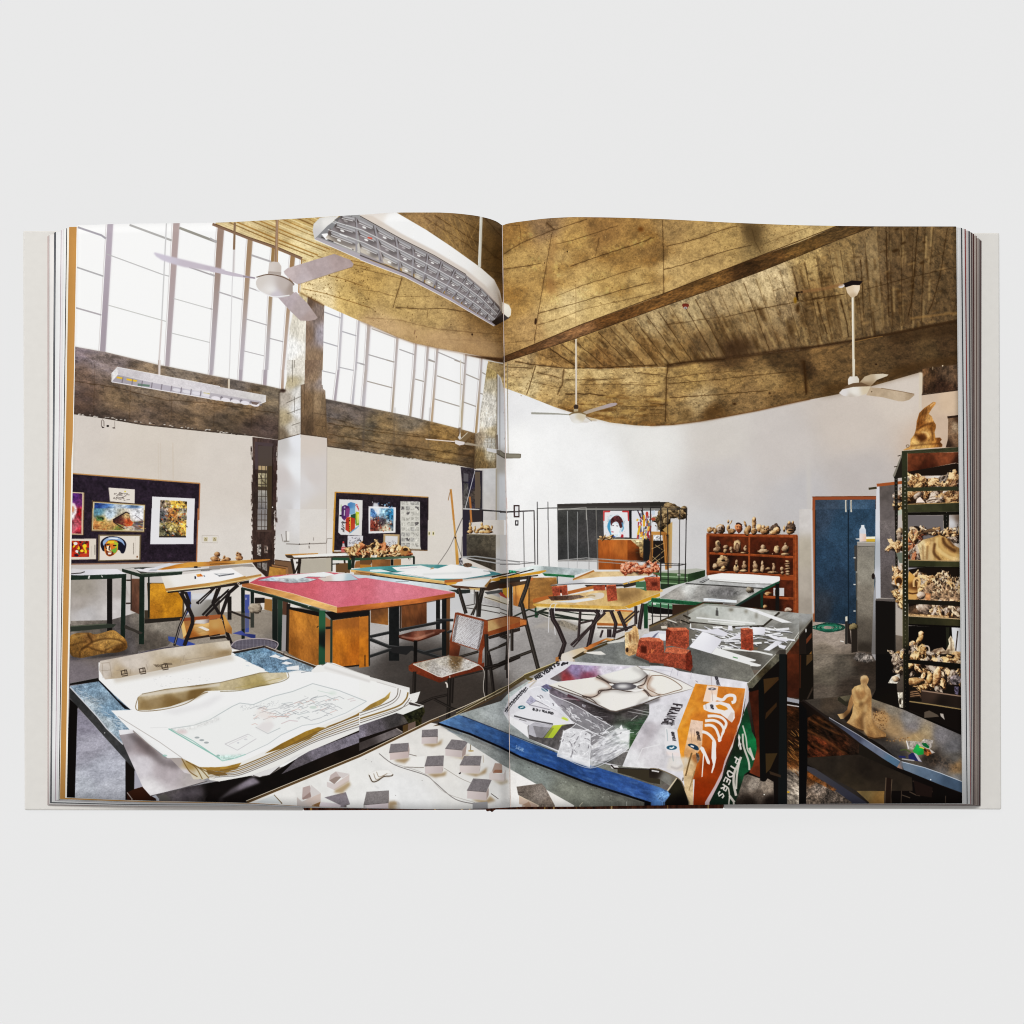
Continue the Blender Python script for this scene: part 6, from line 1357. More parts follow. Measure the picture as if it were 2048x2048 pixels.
p([1230,1100,1296,1095,1300,1940,1232,1940],[(1260,1200,(54,56,36)),(1260,1800,(48,48,30))],n=.06); p([1300,1120,2000,1075,2000,1105,1300,1130],(62,62,40)); p([1230,1100,1920,1050,2000,1045,2000,1078,1300,1122],(58,60,40),n=.06); p([1296,1540,2000,1525,2000,1575,1296,1585],(54,56,36)); p([1300,1745,2000,1720,2000,1830,1300,1840],[(1500,1790,(66,66,42)),(1900,1760,(56,56,36))],n=.05); s([1300,1742,2000,1718],1.6,(176,140,90)); p([1300,1840,2000,1830,2000,1870,1300,1872],(24,20,14)); p([1140,1410,1180,1410,1180,1940,1145,1940],(34,30,24)); p([1730,1870,1800,1865,1800,1940,1730,1940],(30,28,22)); p([1305,1880,1725,1875,1725,1940,1305,1940],(112,106,104)); p([1810,1870,2000,1865,2000,1940,1810,1940],(110,92,78))
for y in range(1420,1932,46):
    e(1268,y,6,8,(206,200,186),a=.75)
    e(1160,y + 20,4,6,(190,184,170),a=.7)
# winged clay piece and pot on top
p([1400,840,1410,740,1440,640,1500,580,1560,540,1610,505,1640,510,1635,535,1590,590,1555,650,1590,680,1610,730,1640,780,1640,820,1625,870,1635,940,1690,935,1712,960,1690,990,1720,1020,1715,1050,1240,1090,1330,1040,1335,960,1380,900],[(1480,650,(150,96,40)),(1600,540,(176,120,60)),(1450,780,(130,78,28)),(1560,700,(206,150,84)),(1600,800,(150,94,36)),(1480,850,(190,136,70)),(1460,940,(96,52,18)),(1540,900,(214,160,90)),(1400,1000,(214,168,100)),(1600,960,(190,132,62)),(1680,960,(110,64,24)),(1500,1040,(206,156,86)),(1300,1070,(206,150,80))],n=.08,ns=10,na=-70,st=2,sp=.05)
for q,w in (([1450,660,1430,800],2.4),([1490,600,1460,780],2.4),([1530,570,1500,740],2),([1400,850,1500,790,1600,760],3),([1390,900,1440,930,1480,960,1530,940],3),([1580,820,1600,900,1600,980],3),([1330,1040,1500,1020,1700,1010],2.4)):
    s(q,w,(74,40,12),a=.65,c=1,b=.6)
e(1475,930,56,40,(80,42,14),b=2,a=.7); s([1470,870,1530,880,1555,930],3,(240,196,130),c=1,a=.7,b=.6); s([1570,560,1620,515],2.4,(240,190,130),a=.6); e(1300,1040,22,20,(120,100,80)); e(1300,1040,14,12,(190,170,150))
p([1780,695,1800,685,1920,668,2000,665,2000,1050,1760,1055,1785,960,1790,720],[(1800,800,(120,92,68)),(1860,800,(170,144,116)),(1900,950,(130,100,74)),(1780,1030,(60,42,30)),(1900,700,(84,60,42))],n=.08,ns=12,sp=.05); s([1780,692,1850,685,1960,668],4,(54,36,26))
t('c6')
p([1146,-10,1180,-10,1180,820,1150,780],(32,28,22)); p([1300,60,1730,65,1725,620,1300,600],(110,104,104)); p([1735,60,1800,60,1795,240,1735,230],(28,26,22)); p([1800,60,2000,60,2000,260,1810,240],[(1830,150,(206,206,210)),(1900,100,(110,90,74))])
p([1310,690,1690,700,1690,720,1310,760],(150,146,150)); p([1310,720,1420,700,1600,690,2000,690,2000,1280,1310,1290],(30,20,15)); p([1310,1400,2000,1410,2000,1700,1310,1700],(18,14,12)); p([1760,1410,1805,1410,1800,1700,1770,1700],(40,40,28)); p([1830,1415,2000,1410,2000,1720,1850,1740],[(1850,1500,(206,206,210)),(1900,1600,(214,212,214))]); s([1880,1700,1905,1460],2.4,(60,50,44))
lump(1205,265,44,58,10, *GREY[1]); lump(1200,330,30,70,0, *GREY[0]); e(1390,240,80,46,(36,26,22)); lump(1380,250,70,40,40, *GREY[1]); pile([1240,300,1440,320,1450,590,1320,590],20,26,56,[CLAY[3],CLAY[0],GREY[0],((50,24,14),(130,70,44),(196,130,90))],31); pile([1430,240,1660,220,1940,240,1960,400,1700,330],26,22,54,GREY + CLAY[:2],32,2.6)
for i in range(9):
    s([1420 + i * 6,300 - i * 3,1560 + i * 10,232 + i * 3,1640,250 + i * 4],1.6,(150,118,80) if i % 2 else (70,50,36),c=1)
p([1415,420,1480,360,1600,330,1680,300,1760,330,1850,420,1960,480,1960,610,1460,615,1440,500],[(1460,420,(226,200,150)),(1560,400,(190,150,96)),(1500,560,(200,170,122)),(1700,350,(170,130,76)),(1700,560,(190,150,90)),(1850,500,(150,110,62)),(1900,590,(206,170,116))],n=.08,ns=12,na=60,st=2,sp=.04)
for q,w,c_ in (([1660,330,1650,440,1720,520,1850,590],7,(222,186,124)),([1720,330,1760,420,1880,500],6,(84,52,24)),([1690,320,1700,430,1800,520,1940,560],6,(206,164,100)),([1600,380,1580,500,1600,600],6,(206,170,116)),([1630,400,1620,520,1700,610],5,(90,56,26)),([1540,430,1530,600],4,(140,104,62)),([1780,340,1860,440],4,(90,56,26)),([1480,420,1490,600],3,(150,114,74))):
    s(q,w,c_,c=1,a=.85,b=.8)
pile([1110,420,1230,400,1230,500,1130,500],8,20,46,[WARM[0],CLAY[0]],33); p([1160,520,1240,510,1240,640,1200,640],(110,116,104))
p([1310,605,2000,620,2000,690,1310,680],[(1500,650,(52,54,32)),(1900,650,(60,60,36))],n=.05); s([1310,605,2000,620],2,(170,140,100)); p([1310,680,2000,690,2000,706,1310,695],(22,18,12))
pile([1150,760,1240,680,1240,1200,1170,1080],26,22,54,WARM + CLAY[:3],34); e(1190,860,50,60,(190,134,70)); e(1195,860,38,46,(70,40,20)); e(1185,900,18,20,(226,206,176))
pile([1310,800,1500,780,1700,760,1950,900,1960,1110,1500,1080,1310,1080],60,22,60,[WARM[0],WARM[1],CLAY[0],GREY[0],GREY[1]],35,2.4)
p([1310,770,1340,760,1400,830,1420,960,1400,1080,1310,1080],[(1340,820,(214,160,84)),(1380,900,(96,56,24)),(1350,1020,(206,156,90))],c=1); s([1380,930,1380,860,1410,825,1440,850,1435,920],6,(222,176,116),c=1); s([1390,925,1392,866,1412,842,1428,860],2,(70,40,18),c=1); s([1310,1000,1360,1010,1420,1000],3,(96,58,26),c=1)
p([1480,960,1560,900,1680,860,1800,940,1900,1000,1950,1090,1480,1090,1430,1020],(150,120,92),c=1,n=.25,ns=8,sp=.12)
for i in range(170):
    x,y = 1600 + RG.random() * 330,730 + RG.random() * 260
    if y > 730 + abs(x - 1740) * .5:
        s([x,y,x + RG.random() * 40 - 14,y + 14 + RG.random() * 22],1.4 + RG.random() * 2,[(190,156,116),(226,200,160),(110,84,60),(60,44,32)][i % 4],a=.9)
p([1500,1000,1580,1010,1570,1090,1520,1090],(206,140,90),n=.1,ns=8); lump(1465,1035,50,48,0, *CLAY[2])
p([1310,1170,1500,1120,2000,1150,2000,1320,1310,1270],(84,62,44),n=.2,ns=8); lump(1500,1190,90,62,10, *CLAY[2]); pile([1600,1160,1960,1180,1960,1280,1600,1270],26,20,46,[CLAY[0],CLAY[2],GREY[1]],36); p([1310,1250,1800,1280,1800,1310,1310,1285],(170,134,92),n=.2,ns=6)
p([1300,1080,2000,1110,2000,1165,1300,1130],(32,28,20)); p([1310,1280,2000,1320,2000,1410,1310,1380],[(1500,1340,(44,42,26)),(1900,1370,(62,58,34))],n=.05); s([1310,1280,2000,1320],2,(190,160,120)); p([1310,1375,2000,1405,2000,1425,1310,1395],(16,12,10))
lump(1465,1500,34,38,10, *WARM[2]); lump(1440,1570,34,60,30, *WARM[0]); lump(1360,1620,40,40,0, *WARM[2]); lump(1470,1720,60,110,10, *WARM[0]); lump(1490,1780,50,70,0, *WARM[2]); s([1500,1640,1550,1650,1560,1700,1530,1740],3,(190,170,150),c=1)
p([1550,1740,1620,1680,1720,1660,1760,1700,1800,1620,1790,1560,1820,1515,1860,1590,1870,1700,1830,1790,1700,1840,1560,1830],[(1620,1740,(150,124,100)),(1700,1700,(190,166,140)),(1820,1600,(214,196,166)),(1840,1720,(190,166,132)),(1750,1800,(96,72,54))],n=.12,ns=10,na=-40,st=2)
for q in ([1580,1800,1640,1700,1720,1670],[1620,1820,1700,1730,1760,1710],[1690,1830,1770,1750,1800,1680],[1820,1540,1830,1700]):
    s(q,3,(84,60,42),c=1,a=.7,b=.6)
lump(1900,1800,90,90,0, *WARM[0]); pile([1130,1740,1240,1720,1240,1932,1130,1932],16,22,50,WARM + GREY[:2],37); pile([1320,1650,1420,1620,1420,1800,1320,1800],9,20,44,GREY,38); pile([1320,1850,1960,1860,1960,1940,1320,1940],30,24,60,WARM + CLAY[:2],39)
p([1300,1790,2000,1885,2000,1945,1300,1845],(24,20,16))
p([1238,-10,1302,-10,1310,1940,1240,1940],[(1260,200,(44,44,26)),(1285,900,(34,34,20)),(1260,1500,(54,52,32)),(1290,1800,(18,16,12))],n=.05); s([1240,0,1242,1940],1.4,(110,100,70),a=.7)
for i,y in enumerate(range(30,1932,46)):
    e(1271,y,7 if 250 < y < 1300 else 5,8,(236,230,216) if 250 < y < 1300 else (120,112,90),a=.85)
    if y < 700:
        e(1163,y + 20,4,6,(180,174,160),a=.6); e(1770,y,4,6,(190,186,180),a=.6 if y < 230 else 0)
# ---- cane chair ------------------------------------------------------------------------
t('c3')
p([480,1500,700,1560,690,1580,470,1520],(60,40,30),a=.3,b=2)
p([462,1515,640,1465,940,1438,1028,1445,1030,1462,960,1490,700,1578,620,1575,470,1538],[(560,1500,(84,46,34)),(700,1540,(150,96,74)),(900,1460,(110,62,46)),(600,1560,(104,46,30)),(900,1500,(70,34,22))],n=.05,ns=8); s([500,1530,620,1548,700,1545,900,1480],3,(196,150,130),c=1,a=.6,b=.8); s([470,1540,620,1578,700,1580,960,1492],2.4,(70,30,18),c=1)
leg(650,692,1575,1860,(34,28,26),-4)
p([1088,1560,1130,1600,1215,1640,1190,1770,1075,1760],[(1130,1650,(130,66,36)),(1150,1740,(84,40,24))],n=.05)
p([1148,1240,1180,1236,1530,1330,1540,1345,1500,1560,1440,1700,1080,1590,1110,1480,1140,1300],(130,60,30),n=.05,ns=8)
p([1165,1262,1500,1345,1480,1500,1432,1690,1110,1585,1120,1480],[(1200,1300,(200,196,196)),(1400,1400,(190,188,190)),(1200,1500,(214,212,214)),(1400,1600,(206,204,208))])
for i in range(22):
    u = i / 21.0
    x0,y0 = 1165 - 52 * u,1275 + 305 * u
    x1,y1 = 1497 - 62 * u,1352 + 330 * u
    for j in range(30):
        v = j / 30.0
        if (i + j) % 2 == 0 or RG.random() < .25:
            x,y = x0 + (x1 - x0) * v,y0 + (y1 - y0) * v
            s([x,y,x + 7,y + 2.5],.9 if 2 < i < 19 else 1.4,(70,56,54),a=.75)
for i in range(24):
    v = i / 23.0
    for q in ((1165 - 52 * v,1268 + 310 * v,30,7),(1465 - 62 * v + 10,1345 + 330 * v,26,7)):
        s([q[0],q[1],q[0] + q[2],q[1] + q[3]],1.3,(46,30,26),a=.75)
p([1500,1332,1545,1345,1545,1560,1480,1700,1470,1880,1420,1870,1440,1700,1490,1560],[(1520,1400,(150,74,36)),(1500,1560,(130,58,28)),(1450,1800,(140,62,30))],n=.05,ns=8); p([1545,1345,1545,1330,1800,1285,1932,1300,1932,1350,1545,1470],[(1700,1330,(170,116,74)),(1600,1420,(206,166,110)),(1850,1340,(150,90,44))],a=1,n=.04)
p([1545,1470,1932,1350,1932,1410,1545,1525],(150,78,36),n=.05); s([1530,1335,1780,1280,1932,1300],2,(100,52,28)); p([1545,1530,1800,1450,1932,1420,1932,1460,1560,1560],(50,40,36))
for q,w in (([1525,1500,1535,1932],8),([1545,1700,1600,1932],6),([1560,1700,1790,1610],4),([1200,1775,1430,1710],5),([1720,1510,1810,1540],5),([1790,1560,1760,1932],4.5),([1835,1440,1835,1700],5.5),([1560,1932,1932,1770],6),([1480,940,1440,1130,1430,1290],9),([1190,945,1280,1250],7),([1500,960,1340,1270],3),([1420,1100,1365,1270],3),([1410,985,1430,1280],7),([1815,900,1825,1280],6)):
    s(q,w,(44,38,34)); s([v - (6 if i_ % 2 == 0 else 0) for i_,v in enumerate(q)],1.2,(130,118,106),a=.45)
for q in ([1800,770,1795,1050,1805,1400,1808,1932],):
    s(q,1.2,(206,202,196),a=.55)
p([590,1890,640,1860,1090,1760,1200,1775,1500,1890,1490,1932,590,1932],(140,66,32))
p([650,1865,1090,1762,1200,1775,1440,1870,1400,1932,700,1932],[(800,1860,(176,168,158)),(1100,1800,(150,138,120)),(1150,1790,(104,84,60)),(1300,1850,(190,182,174))])
t('d3')
p([586,130,640,95,1070,5,1210,15,1450,110,1500,90,1500,170,1180,265,1060,300,960,335,590,190],[(620,150,(124,56,30)),(800,250,(116,48,24)),(960,310,(104,42,22)),(1200,240,(110,46,24)),(1450,150,(110,46,24))],n=.06,ns=8)
p([640,105,1070,5,1210,18,1440,115,1330,175,990,265,940,255,700,145],[(750,110,(170,160,146)),(1000,60,(186,178,166)),(1150,60,(110,86,56)),(1300,110,(190,184,178)),(1000,220,(196,190,186)),(900,180,(170,164,158))],n=.05,ns=5,sp=.07,na=-30,st=2)
for i in range(110):
    u,v = RG.random(),RG.random()
    x = 660 + u * 420 + v * 330
    y = 110 - u * 95 + v * 130
    s([x,y,x + 16,y + 10],1,(96,82,68) if i % 2 else (226,222,216),a=.45)
s([640,110,940,258,990,268,1440,120],1.4,(226,220,212))
for q,w in (([660,200,650,560],7),([1085,280,1065,770],8),([1120,270,1105,580],6),([1520,170,1520,560],7),([1560,0,1620,500],6),([1770,0,1775,280],3),([700,600,880,520,1060,480],5),([890,530,1100,640,1270,700],5),([1490,160,1700,110,1932,20],6),([1140,270,1480,190],3)):
    s(q,w,(34,28,25)); s([v - (7 if i_ % 2 == 0 else 0) for i_,v in enumerate(q)],1.2,(92,82,74),a=.5)
s([1030,330,1050,350,1055,395],3,(214,206,196),c=1); s([1440,120,1500,200,1490,400,1520,550],1.2,(214,206,196),c=1); s([1085,250,1085,275],1.4,(230,226,220))
for i in range(60):
    x,y = 150 + RG.random() * 1500,20 + RG.random() * 600
    e(x,y,2 + RG.random() * 3,2,(130,120,110),a=.25)

# ---- front left table: drawings -----------------------------------------------------------
t('d1')
p([118,530,215,620,180,1760,80,1760,100,900],(16,12,11)); p([118,345,455,275,470,300,480,320,118,365],(24,20,18)); s([118,340,455,275],1.2,(120,116,116))
p([210,640,790,1270,790,1400,790,1760,178,1760],[(300,800,(138,134,148)),(350,1100,(154,152,164)),(500,1400,(166,168,180)),(300,1650,(178,182,192)),(600,1650,(172,174,184))],n=.04,ns=18,na=-14,st=2.5,sp=.04)
p([895,1400,1000,1480,1030,1580,895,1620],(160,158,170)); p([790,1270,900,1380,895,1620,890,1760,790,1760],(22,16,13)); p([895,1620,1030,1580,1100,1700,1200,1760,1260,1790,810,1780,810,1660],[(950,1680,(56,26,14)),(1150,1740,(44,22,14))]); s([810,1660,875,1745],2,(150,140,136)); p([1150,1680,1330,1640,1560,1590,1932,1520,1932,1790,1240,1790],[(1300,1700,(90,84,84)),(1600,1680,(60,54,56)),(1850,1650,(20,15,13))],n=.1,ns=12); p([1170,1700,1280,1680,1360,1760,1240,1780],(92,88,84)); p([1300,1680,1700,1600,1760,1680,1400,1760],(104,96,104),b=6,a=.6)
p([118,375,480,315,850,660,1000,1000,780,1110,560,880],[(200,400,(134,154,172)),(400,430,(120,144,164)),(350,580,(166,180,190)),(600,700,(110,136,158)),(550,800,(160,172,180)),(800,880,(140,160,176))],n=.08,ns=14,na=20,st=1.6,sp=.08)
for i in range(90):
    u = RG.random(); x = 180 + u * 620; y = 370 + u * 520 + RG.random() * 140 - 30
    if y < 380 + (x - 118) * 1.05 and x < 480 + (y - 315) * 1.05:
        s([x,y,x + 26 + RG.random() * 40,y + 6 + RG.random() * 10],1.4,(86,116,142) if i % 2 else (206,214,220),a=.5)
p([118,380,560,880,770,1080,850,1150,1000,1480,900,1390,118,520],[(200,550,(52,52,52)),(500,880,(62,62,62)),(800,1200,(60,60,62)),(950,1430,(50,46,46))],n=.06,ns=12); s([118,385,450,745,560,885,760,1080],2.4,(206,208,214),a=.9)
p([780,650,850,660,700,540,480,300,470,320],(20,20,26)); e(540,940,6,8,(190,190,190))
# rolled plan at the back
t('')
p([197,1325,198,1360,228,1389,261,1419,330,1440,470,1450,610,1395,640,1340,545,1330,480,1300,460,1298],(236,235,233))
p([200,1322,330,1297,459,1281,464,1302,462,1310,330,1338,240,1356,210,1359,198,1340],[(205,1340,(196,184,172)),(260,1320,(200,188,176)),(240,1350,(176,156,128)),(350,1300,(206,194,178)),(350,1328,(170,150,120)),(450,1290,(206,194,176)),(450,1308,(150,126,92))],n=.02,ns=14)
p([225,1352,330,1332,462,1308,470,1320,330,1348,230,1366],(176,160,140),b=3,a=.5)
t('d1')
for q in ([600,95,625,270],[500,100,600,90],[500,190,620,180],[510,110,520,280],[850,170,850,230],[1040,110,1060,180],[1490,70,1500,0],[1510,60,1860,10],[1510,90,1840,40],[1680,55,1700,90],[680,190,720,180],[1450,100,1460,60]):
    s(q,1,(150,136,120),a=.8)
for ox,oy in ((770,215),(990,190),(1260,140)):
    for q in ([-40,-20,30,-35],[-30,20,40,5],[-30,-20,-25,30],[30,-40,45,20],[-20,40,50,30],[10,-40,15,0]):
        s([ox + q[0],oy + q[1],ox + q[2],oy + q[3]],1.8,(66,54,44),a=.9)
for i in range(9):
    s([1130 + i * 10,110 + (i % 2) * 8,1160 + i * 8,140 + (i % 3) * 4],1,(84,72,58),a=.8); s([1245 + i * 12,95,1275 + i * 10,120],1,(84,72,58),a=.8)
for i in range(30):
    x,y = 1120 + RG.random() * 700,250 + RG.random() * 130
    s([x,y,x + RG.random() * 24,y + RG.random() * 14 - 7],.9,(190,190,192),a=.8)
t('')
# big sheet,second rolled plan
p([222,1421,260,1420,320,1419,370,1408,420,1385,440,1382,480,1378,520,1365,572,1350,632,1340,655,1325,668,1326,760,1362,818,1378,820,1400,700,1490,560,1535,440,1548,340,1520,260,1460],(236,236,236))
p([276,1394,284,1388,330,1378,440,1365,520,1345,572,1343,575,1356,540,1370,480,1380,440,1381,410,1382,390,1396,340,1413,300,1420,276,1420],[(285,1410,(164,142,104)),(300,1395,(186,168,138)),(360,1385,(196,180,150)),(350,1408,(122,96,52)),(390,1392,(110,84,40)),(450,1372,(186,170,134)),(540,1352,(206,192,160)),(520,1368,(164,146,96))],n=.03,ns=12)
p([276,1394,284,1388,330,1380,400,1372,440,1366,440,1372,330,1388],(212,202,186),b=1,a=.8); s([276,1395,274,1420,320,1420,370,1408,400,1390,416,1384],1.6,(110,86,50),c=1,a=.8)
s([470,1376,510,1368,560,1356],1,(170,150,90),a=.9)
s([284,1388,330,1379,440,1365,520,1346,572,1343],1.4,(120,104,80),a=.8)
p([282,1402,330,1391,400,1378,416,1383,395,1396,340,1413,300,1419,278,1419],(128,102,60),b=2,a=.55)
s([575,1344,577,1355,560,1364,520,1372,480,1381,440,1383],1.6,(110,96,64),a=.7,c=1)
p([320,1422,400,1408,430,1392,450,1390,420,1412,350,1430],(214,212,214),b=4,a=.6)
# loose sheet hanging off
p([238,1470,246,1462,266,1460,330,1517,365,1518,400,1560,415,1562,301,1592,286,1575],[(250,1475,(150,142,146)),(280,1530,(206,200,206)),(300,1585,(222,218,220)),(330,1540,(176,166,170)),(400,1558,(176,168,166)),(290,1490,(140,128,130))],n=.02,ns=20); p([237,1460,265,1459,268,1466,240,1470],(226,224,228)); s([301,1592,360,1578,415,1562],1.6,(90,84,86)); sh([255,1470,270,1465,332,1520,368,1520,355,1540,320,1530],.3,4)
# stack edges
t('d2')
STK = [0,1350,60,1360,180,1345,360,1300,640,1200,860,1070,1160,940,1300,875,1500,830,1932,600]
p([-350,1290,-120,1400,0,1510,170,1530,330,1510,600,1420,900,1310,1200,1170,1932,860,2500,560,2540,440,1932,600,1300,870,860,1070,360,1300,60,1355,-200,1345],(228,226,222))
p([-360,1290,-300,1310,-200,1430,-130,1450,-100,1490,-140,1500,-200,1500,-260,1400],(206,196,176)); p([-200,1350,60,1355,0,1450,-100,1430],(196,180,140))
p([660,1190,860,1070,1160,920,1300,872,1390,875,1200,1010,900,1120,720,1175],[(800,1130,(140,106,40)),(1250,920,(160,124,44)),(1000,1040,(150,114,40))],n=.06); p([1390,870,1580,800,1760,720,1932,610,1932,680,1700,760,1500,850],(150,116,56)); p([0,1355,60,1358,200,1345,380,1300,330,1370,200,1415,60,1400,-40,1370],(166,128,52),n=.06); p([-60,1370,40,1400,180,1420,220,1450,60,1450,-80,1420],(140,104,44))
for k,(w,c_) in enumerate(((2.4,(122,92,44)),(1.4,(96,80,60)),(2.2,(128,98,50)),(1.3,(90,80,70)),(1.8,(110,92,70)),(1.2,(80,74,72)))):
    d_ = 60 + k * 30
    s([60,1360 + d_ * .55,200,1350 + d_ * .55,400,1290 + d_ * .7,900,1080 + d_ * .7,1300,880 + d_ * .75,1932,610 + d_],w,c_,c=1,a=.85)
    s([-40,1370 + d_ * .5,60,1362 + d_ * .62],1.2,(110,90,60),a=.8)
p([480,1450,600,1420,1000,1270,1160,1160,1000,1230,830,1350,720,1450,630,1460,600,1480],(214,212,212)); s([520,1455,600,1478,720,1450,840,1350],1.4,(60,52,50))
# dark shelf and its sheet
p([-80,1770,100,1530,480,1460,600,1480,720,1450,1000,1280,1200,1165,1932,855,2300,700,2400,720,2420,850,1932,1170,1200,1470,440,1785,-100,1790],[(300,1600,(20,15,14)),(1000,1400,(20,15,13)),(1600,1200,(28,20,16)),(2200,900,(40,30,26))],n=.06)
p([860,1440,1060,1240,1200,1160,1932,880,1932,1010,1500,1170,1100,1340],[(1000,1360,(92,86,92)),(1400,1120,(116,110,120)),(1850,940,(126,120,132))],n=.05,ns=12,sp=.05); p([90,1755,250,1620,480,1490,530,1475,605,1540,350,1640],[(200,1680,(70,64,68)),(520,1510,(130,122,132))],b=2,n=.05); s([-60,1780,440,1780],2,(60,44,30))
t('d3')
p([-10,852,440,700,500,720,590,800,575,820,-10,1012],[(10,960,(124,118,130)),(150,930,(96,90,96)),(450,760,(62,58,58)),(550,800,(84,78,74)),(100,1000,(108,100,108))],n=.05,ns=12,sp=.05); p([-10,1010,520,850,520,960,-10,1190],(24,18,15)); p([-10,1060,440,885,515,930,510,945,-10,1160],[(300,980,(112,104,104)),(100,1080,(66,58,56))],n=.05,ns=10); s([440,885,515,932],2,(150,140,134))
p([520,720,770,620,785,690,745,760,740,900,680,920,670,800,590,830,570,800],[(650,730,(34,36,22)),(720,850,(66,58,22))],n=.25,ns=8); p([515,855,580,830,575,970,545,980,520,960],(86,64,34)); p([580,830,670,800,670,920,580,960],(112,92,82))
# sheets' far corner
p([-10,225,130,270,600,395,600,480,630,545,600,600,770,620,520,722,440,700,-10,852],[(100,350,(236,235,233)),(500,500,(232,230,228)),(500,680,(226,226,222))]); p([-10,230,200,285,595,400,590,430,200,325,-10,275],(222,219,216))
p([-10,700,120,600,300,510,370,440,350,520,250,600,100,660,-10,690],[(100,640,(150,118,54)),(330,500,(176,146,76))],n=.05)
for q,w,c_ in (([460,400,440,500,330,580,0,700],1.6,(110,100,90)),([490,420,460,520,340,610,0,730],1.2,(120,110,100)),([580,450,550,540,430,630,0,770],3.0,(140,112,60)),([600,520,560,580,450,670,0,820],1.3,(90,80,72)),([620,545,520,630,0,795],1.2,(130,120,110)),([200,325,440,395],1,(180,176,172))):
    s(q,w,c_,c=1)
p([585,570,610,570,740,600,720,625,600,600],(70,62,60)); s([590,560,770,615,760,632],1.6,(226,222,216))
# scattered cards on the blue-grey top
t('c2'); p([290,1735,630,1660,700,1680,1240,1900,1240,1940,700,1940,500,1850],[(500,1700,(110,140,160)),(700,1800,(100,130,156)),(900,1850,(120,144,164)),(1100,1880,(130,150,164))],n=.09,ns=12,sp=.09); p([260,1715,640,1640,680,1655,300,1735],(46,38,34)); s([660,1645,1290,1900],4.6,(64,52,44)); s([670,1640,1290,1890],1.2,(226,210,190)); s([270,1712,640,1640],1,(196,180,164))
for i in range(50):
    x,y = 420 + RG.random() * 620,1690 + RG.random() * 190
    if y > 1640 + (x - 660) * .4:
        s([x,y,x + 30 + RG.random() * 30,y + RG.random() * 10],1.2,(70,100,130) if i % 2 else (176,192,204),a=.5)
t('d2'); p([290,0,720,-20,1240,150,1240,200,1100,200,930,210,720,215,650,180,720,150],[(500,40,(112,140,162)),(800,100,(104,132,156)),(1150,170,(136,154,168))],n=.09,ns=12,sp=.09)
s([880,-10,1290,145],4.6,(60,48,40)); s([900,-10,1300,138],1.2,(226,210,190))
for f in ([720,20,790,-8,850,20,820,38],[810,40,900,15,970,45,890,62],[860,100,920,78,1000,105,930,118],[925,145,1070,125,1078,165,935,182],[940,205,1060,185,1190,195,1100,215]):
    p(f,(230,230,230)); s(f[4:8],1.2,(70,84,100),a=.7)
t('c2'); p([715,1770,790,1742,850,1770,820,1785],(230,230,230)); p([810,1792,900,1766,970,1792,890,1812],(228,228,228)); p([860,1850,920,1828,1000,1850,930,1868],(230,230,230)); p([925,1898,1070,1878,1075,1930,930,1930],(230,230,230))
t('d2'); p([1220,190,1300,120,1340,118,1370,135,1430,90,1460,100,1932,255,1932,330,1400,200,1250,215],(230,228,226)); s([1380,150,1500,185,1932,320],5,(214,211,208),b=1); s([1430,92,1932,258],1,(180,176,170))
# plan drawn on the top sheet
p([-470,890,-150,800,140,640,300,590,500,600,760,500,1230,350,1900,545,1700,690,1300,830,1120,850,860,965,700,1080,420,1200,150,1280,0,1180],(228,231,229),b=2,a=.55)
GP = (168,176,178)
for q,w,c_ in (([-475,890,-200,1040,0,1175,150,1278,300,1245,430,1200],1.8,(130,180,168)),([430,1200,700,1075,860,965,1120,850,1300,830,1640,700,1890,560],1.2,GP),([1890,560,1560,430,1240,345,1000,440,760,500,520,600,360,580,270,620,0,780,-200,850,-475,890],1.6,GP),([180,1075,460,955,560,1010,330,1150,180,1075],1.6,(190,186,190)),([230,1080,450,980],1,(200,190,196)),
                 ([480,650,560,620,700,660,820,640,900,590,950,610,1190,515,1140,495],1.4,(180,180,182)),([1060,600,1200,560],1.6,GP),([1240,520,1400,490,1520,550],1.4,GP),([860,590,1000,570],1.2,GP),([1280,580,1400,610,1330,640],1.2,GP),([1230,690,1310,660,1440,710,1330,760,1220,790,1140,750],1.4,(170,172,176)),([1000,690,1070,720,1190,690],1.2,GP),([620,670,720,700,800,710],1.6,(206,186,180)),([700,740,960,745,900,720],1.8,(214,176,166)),([550,870,700,950,850,880],1.4,GP),([860,830,960,790,1060,800],1.6,(200,180,182)),([1660,540,1740,520],1.4,(206,190,190)),([1690,560,1760,545],1.4,(206,190,190)),([1300,430,1480,470],1.2,(190,206,196))):
    s(q,w,c_,a=.85)
rg = np.random.default_rng(3)
for i in range(74):
    x,y = 500 + rg.random() * 1000,0
    y = 700 - (x - 500) * .12 + rg.random() * 240 - 90
    ux,uy,vx,vy = .92,-.36,.86,.46
    L,M = 20 + rg.random() * 90,16 + rg.random() * 60
    q = [x,y,x + ux * L,y + uy * L,x + ux * L + vx * M,y + uy * L + vy * M]
    s(q if i % 2 else q[:4],1.1,(150,152,156) if i % 5 else (206,160,150),a=.75)
for i in range(60):
    u = rg.random(); x,y = 360 + u * 480,610 + u * -60 + rg.random() * 60
    s([x,y,x + 14,y - 8 + rg.random() * 16],1,(170,172,176),a=.6)
p([550,880,640,810,740,800,780,850,700,950],(214,204,204),b=2,a=.6); p([580,670,640,660,800,740,700,800,540,720],(226,212,206),b=4,a=.6); e(1245,632,44,18,(198,210,202)); e(860,630,36,18,(206,208,208)); e(1480,460,50,22,(206,220,208),b=2,a=.7); p([80,1215,150,1275,300,1245,430,1195,300,1210],(150,200,186),b=1.5,a=.6,n=.15,ns=6)
e(430,1018,22,10,(206,206,210)); e(340,1060,14,10,(200,200,206))
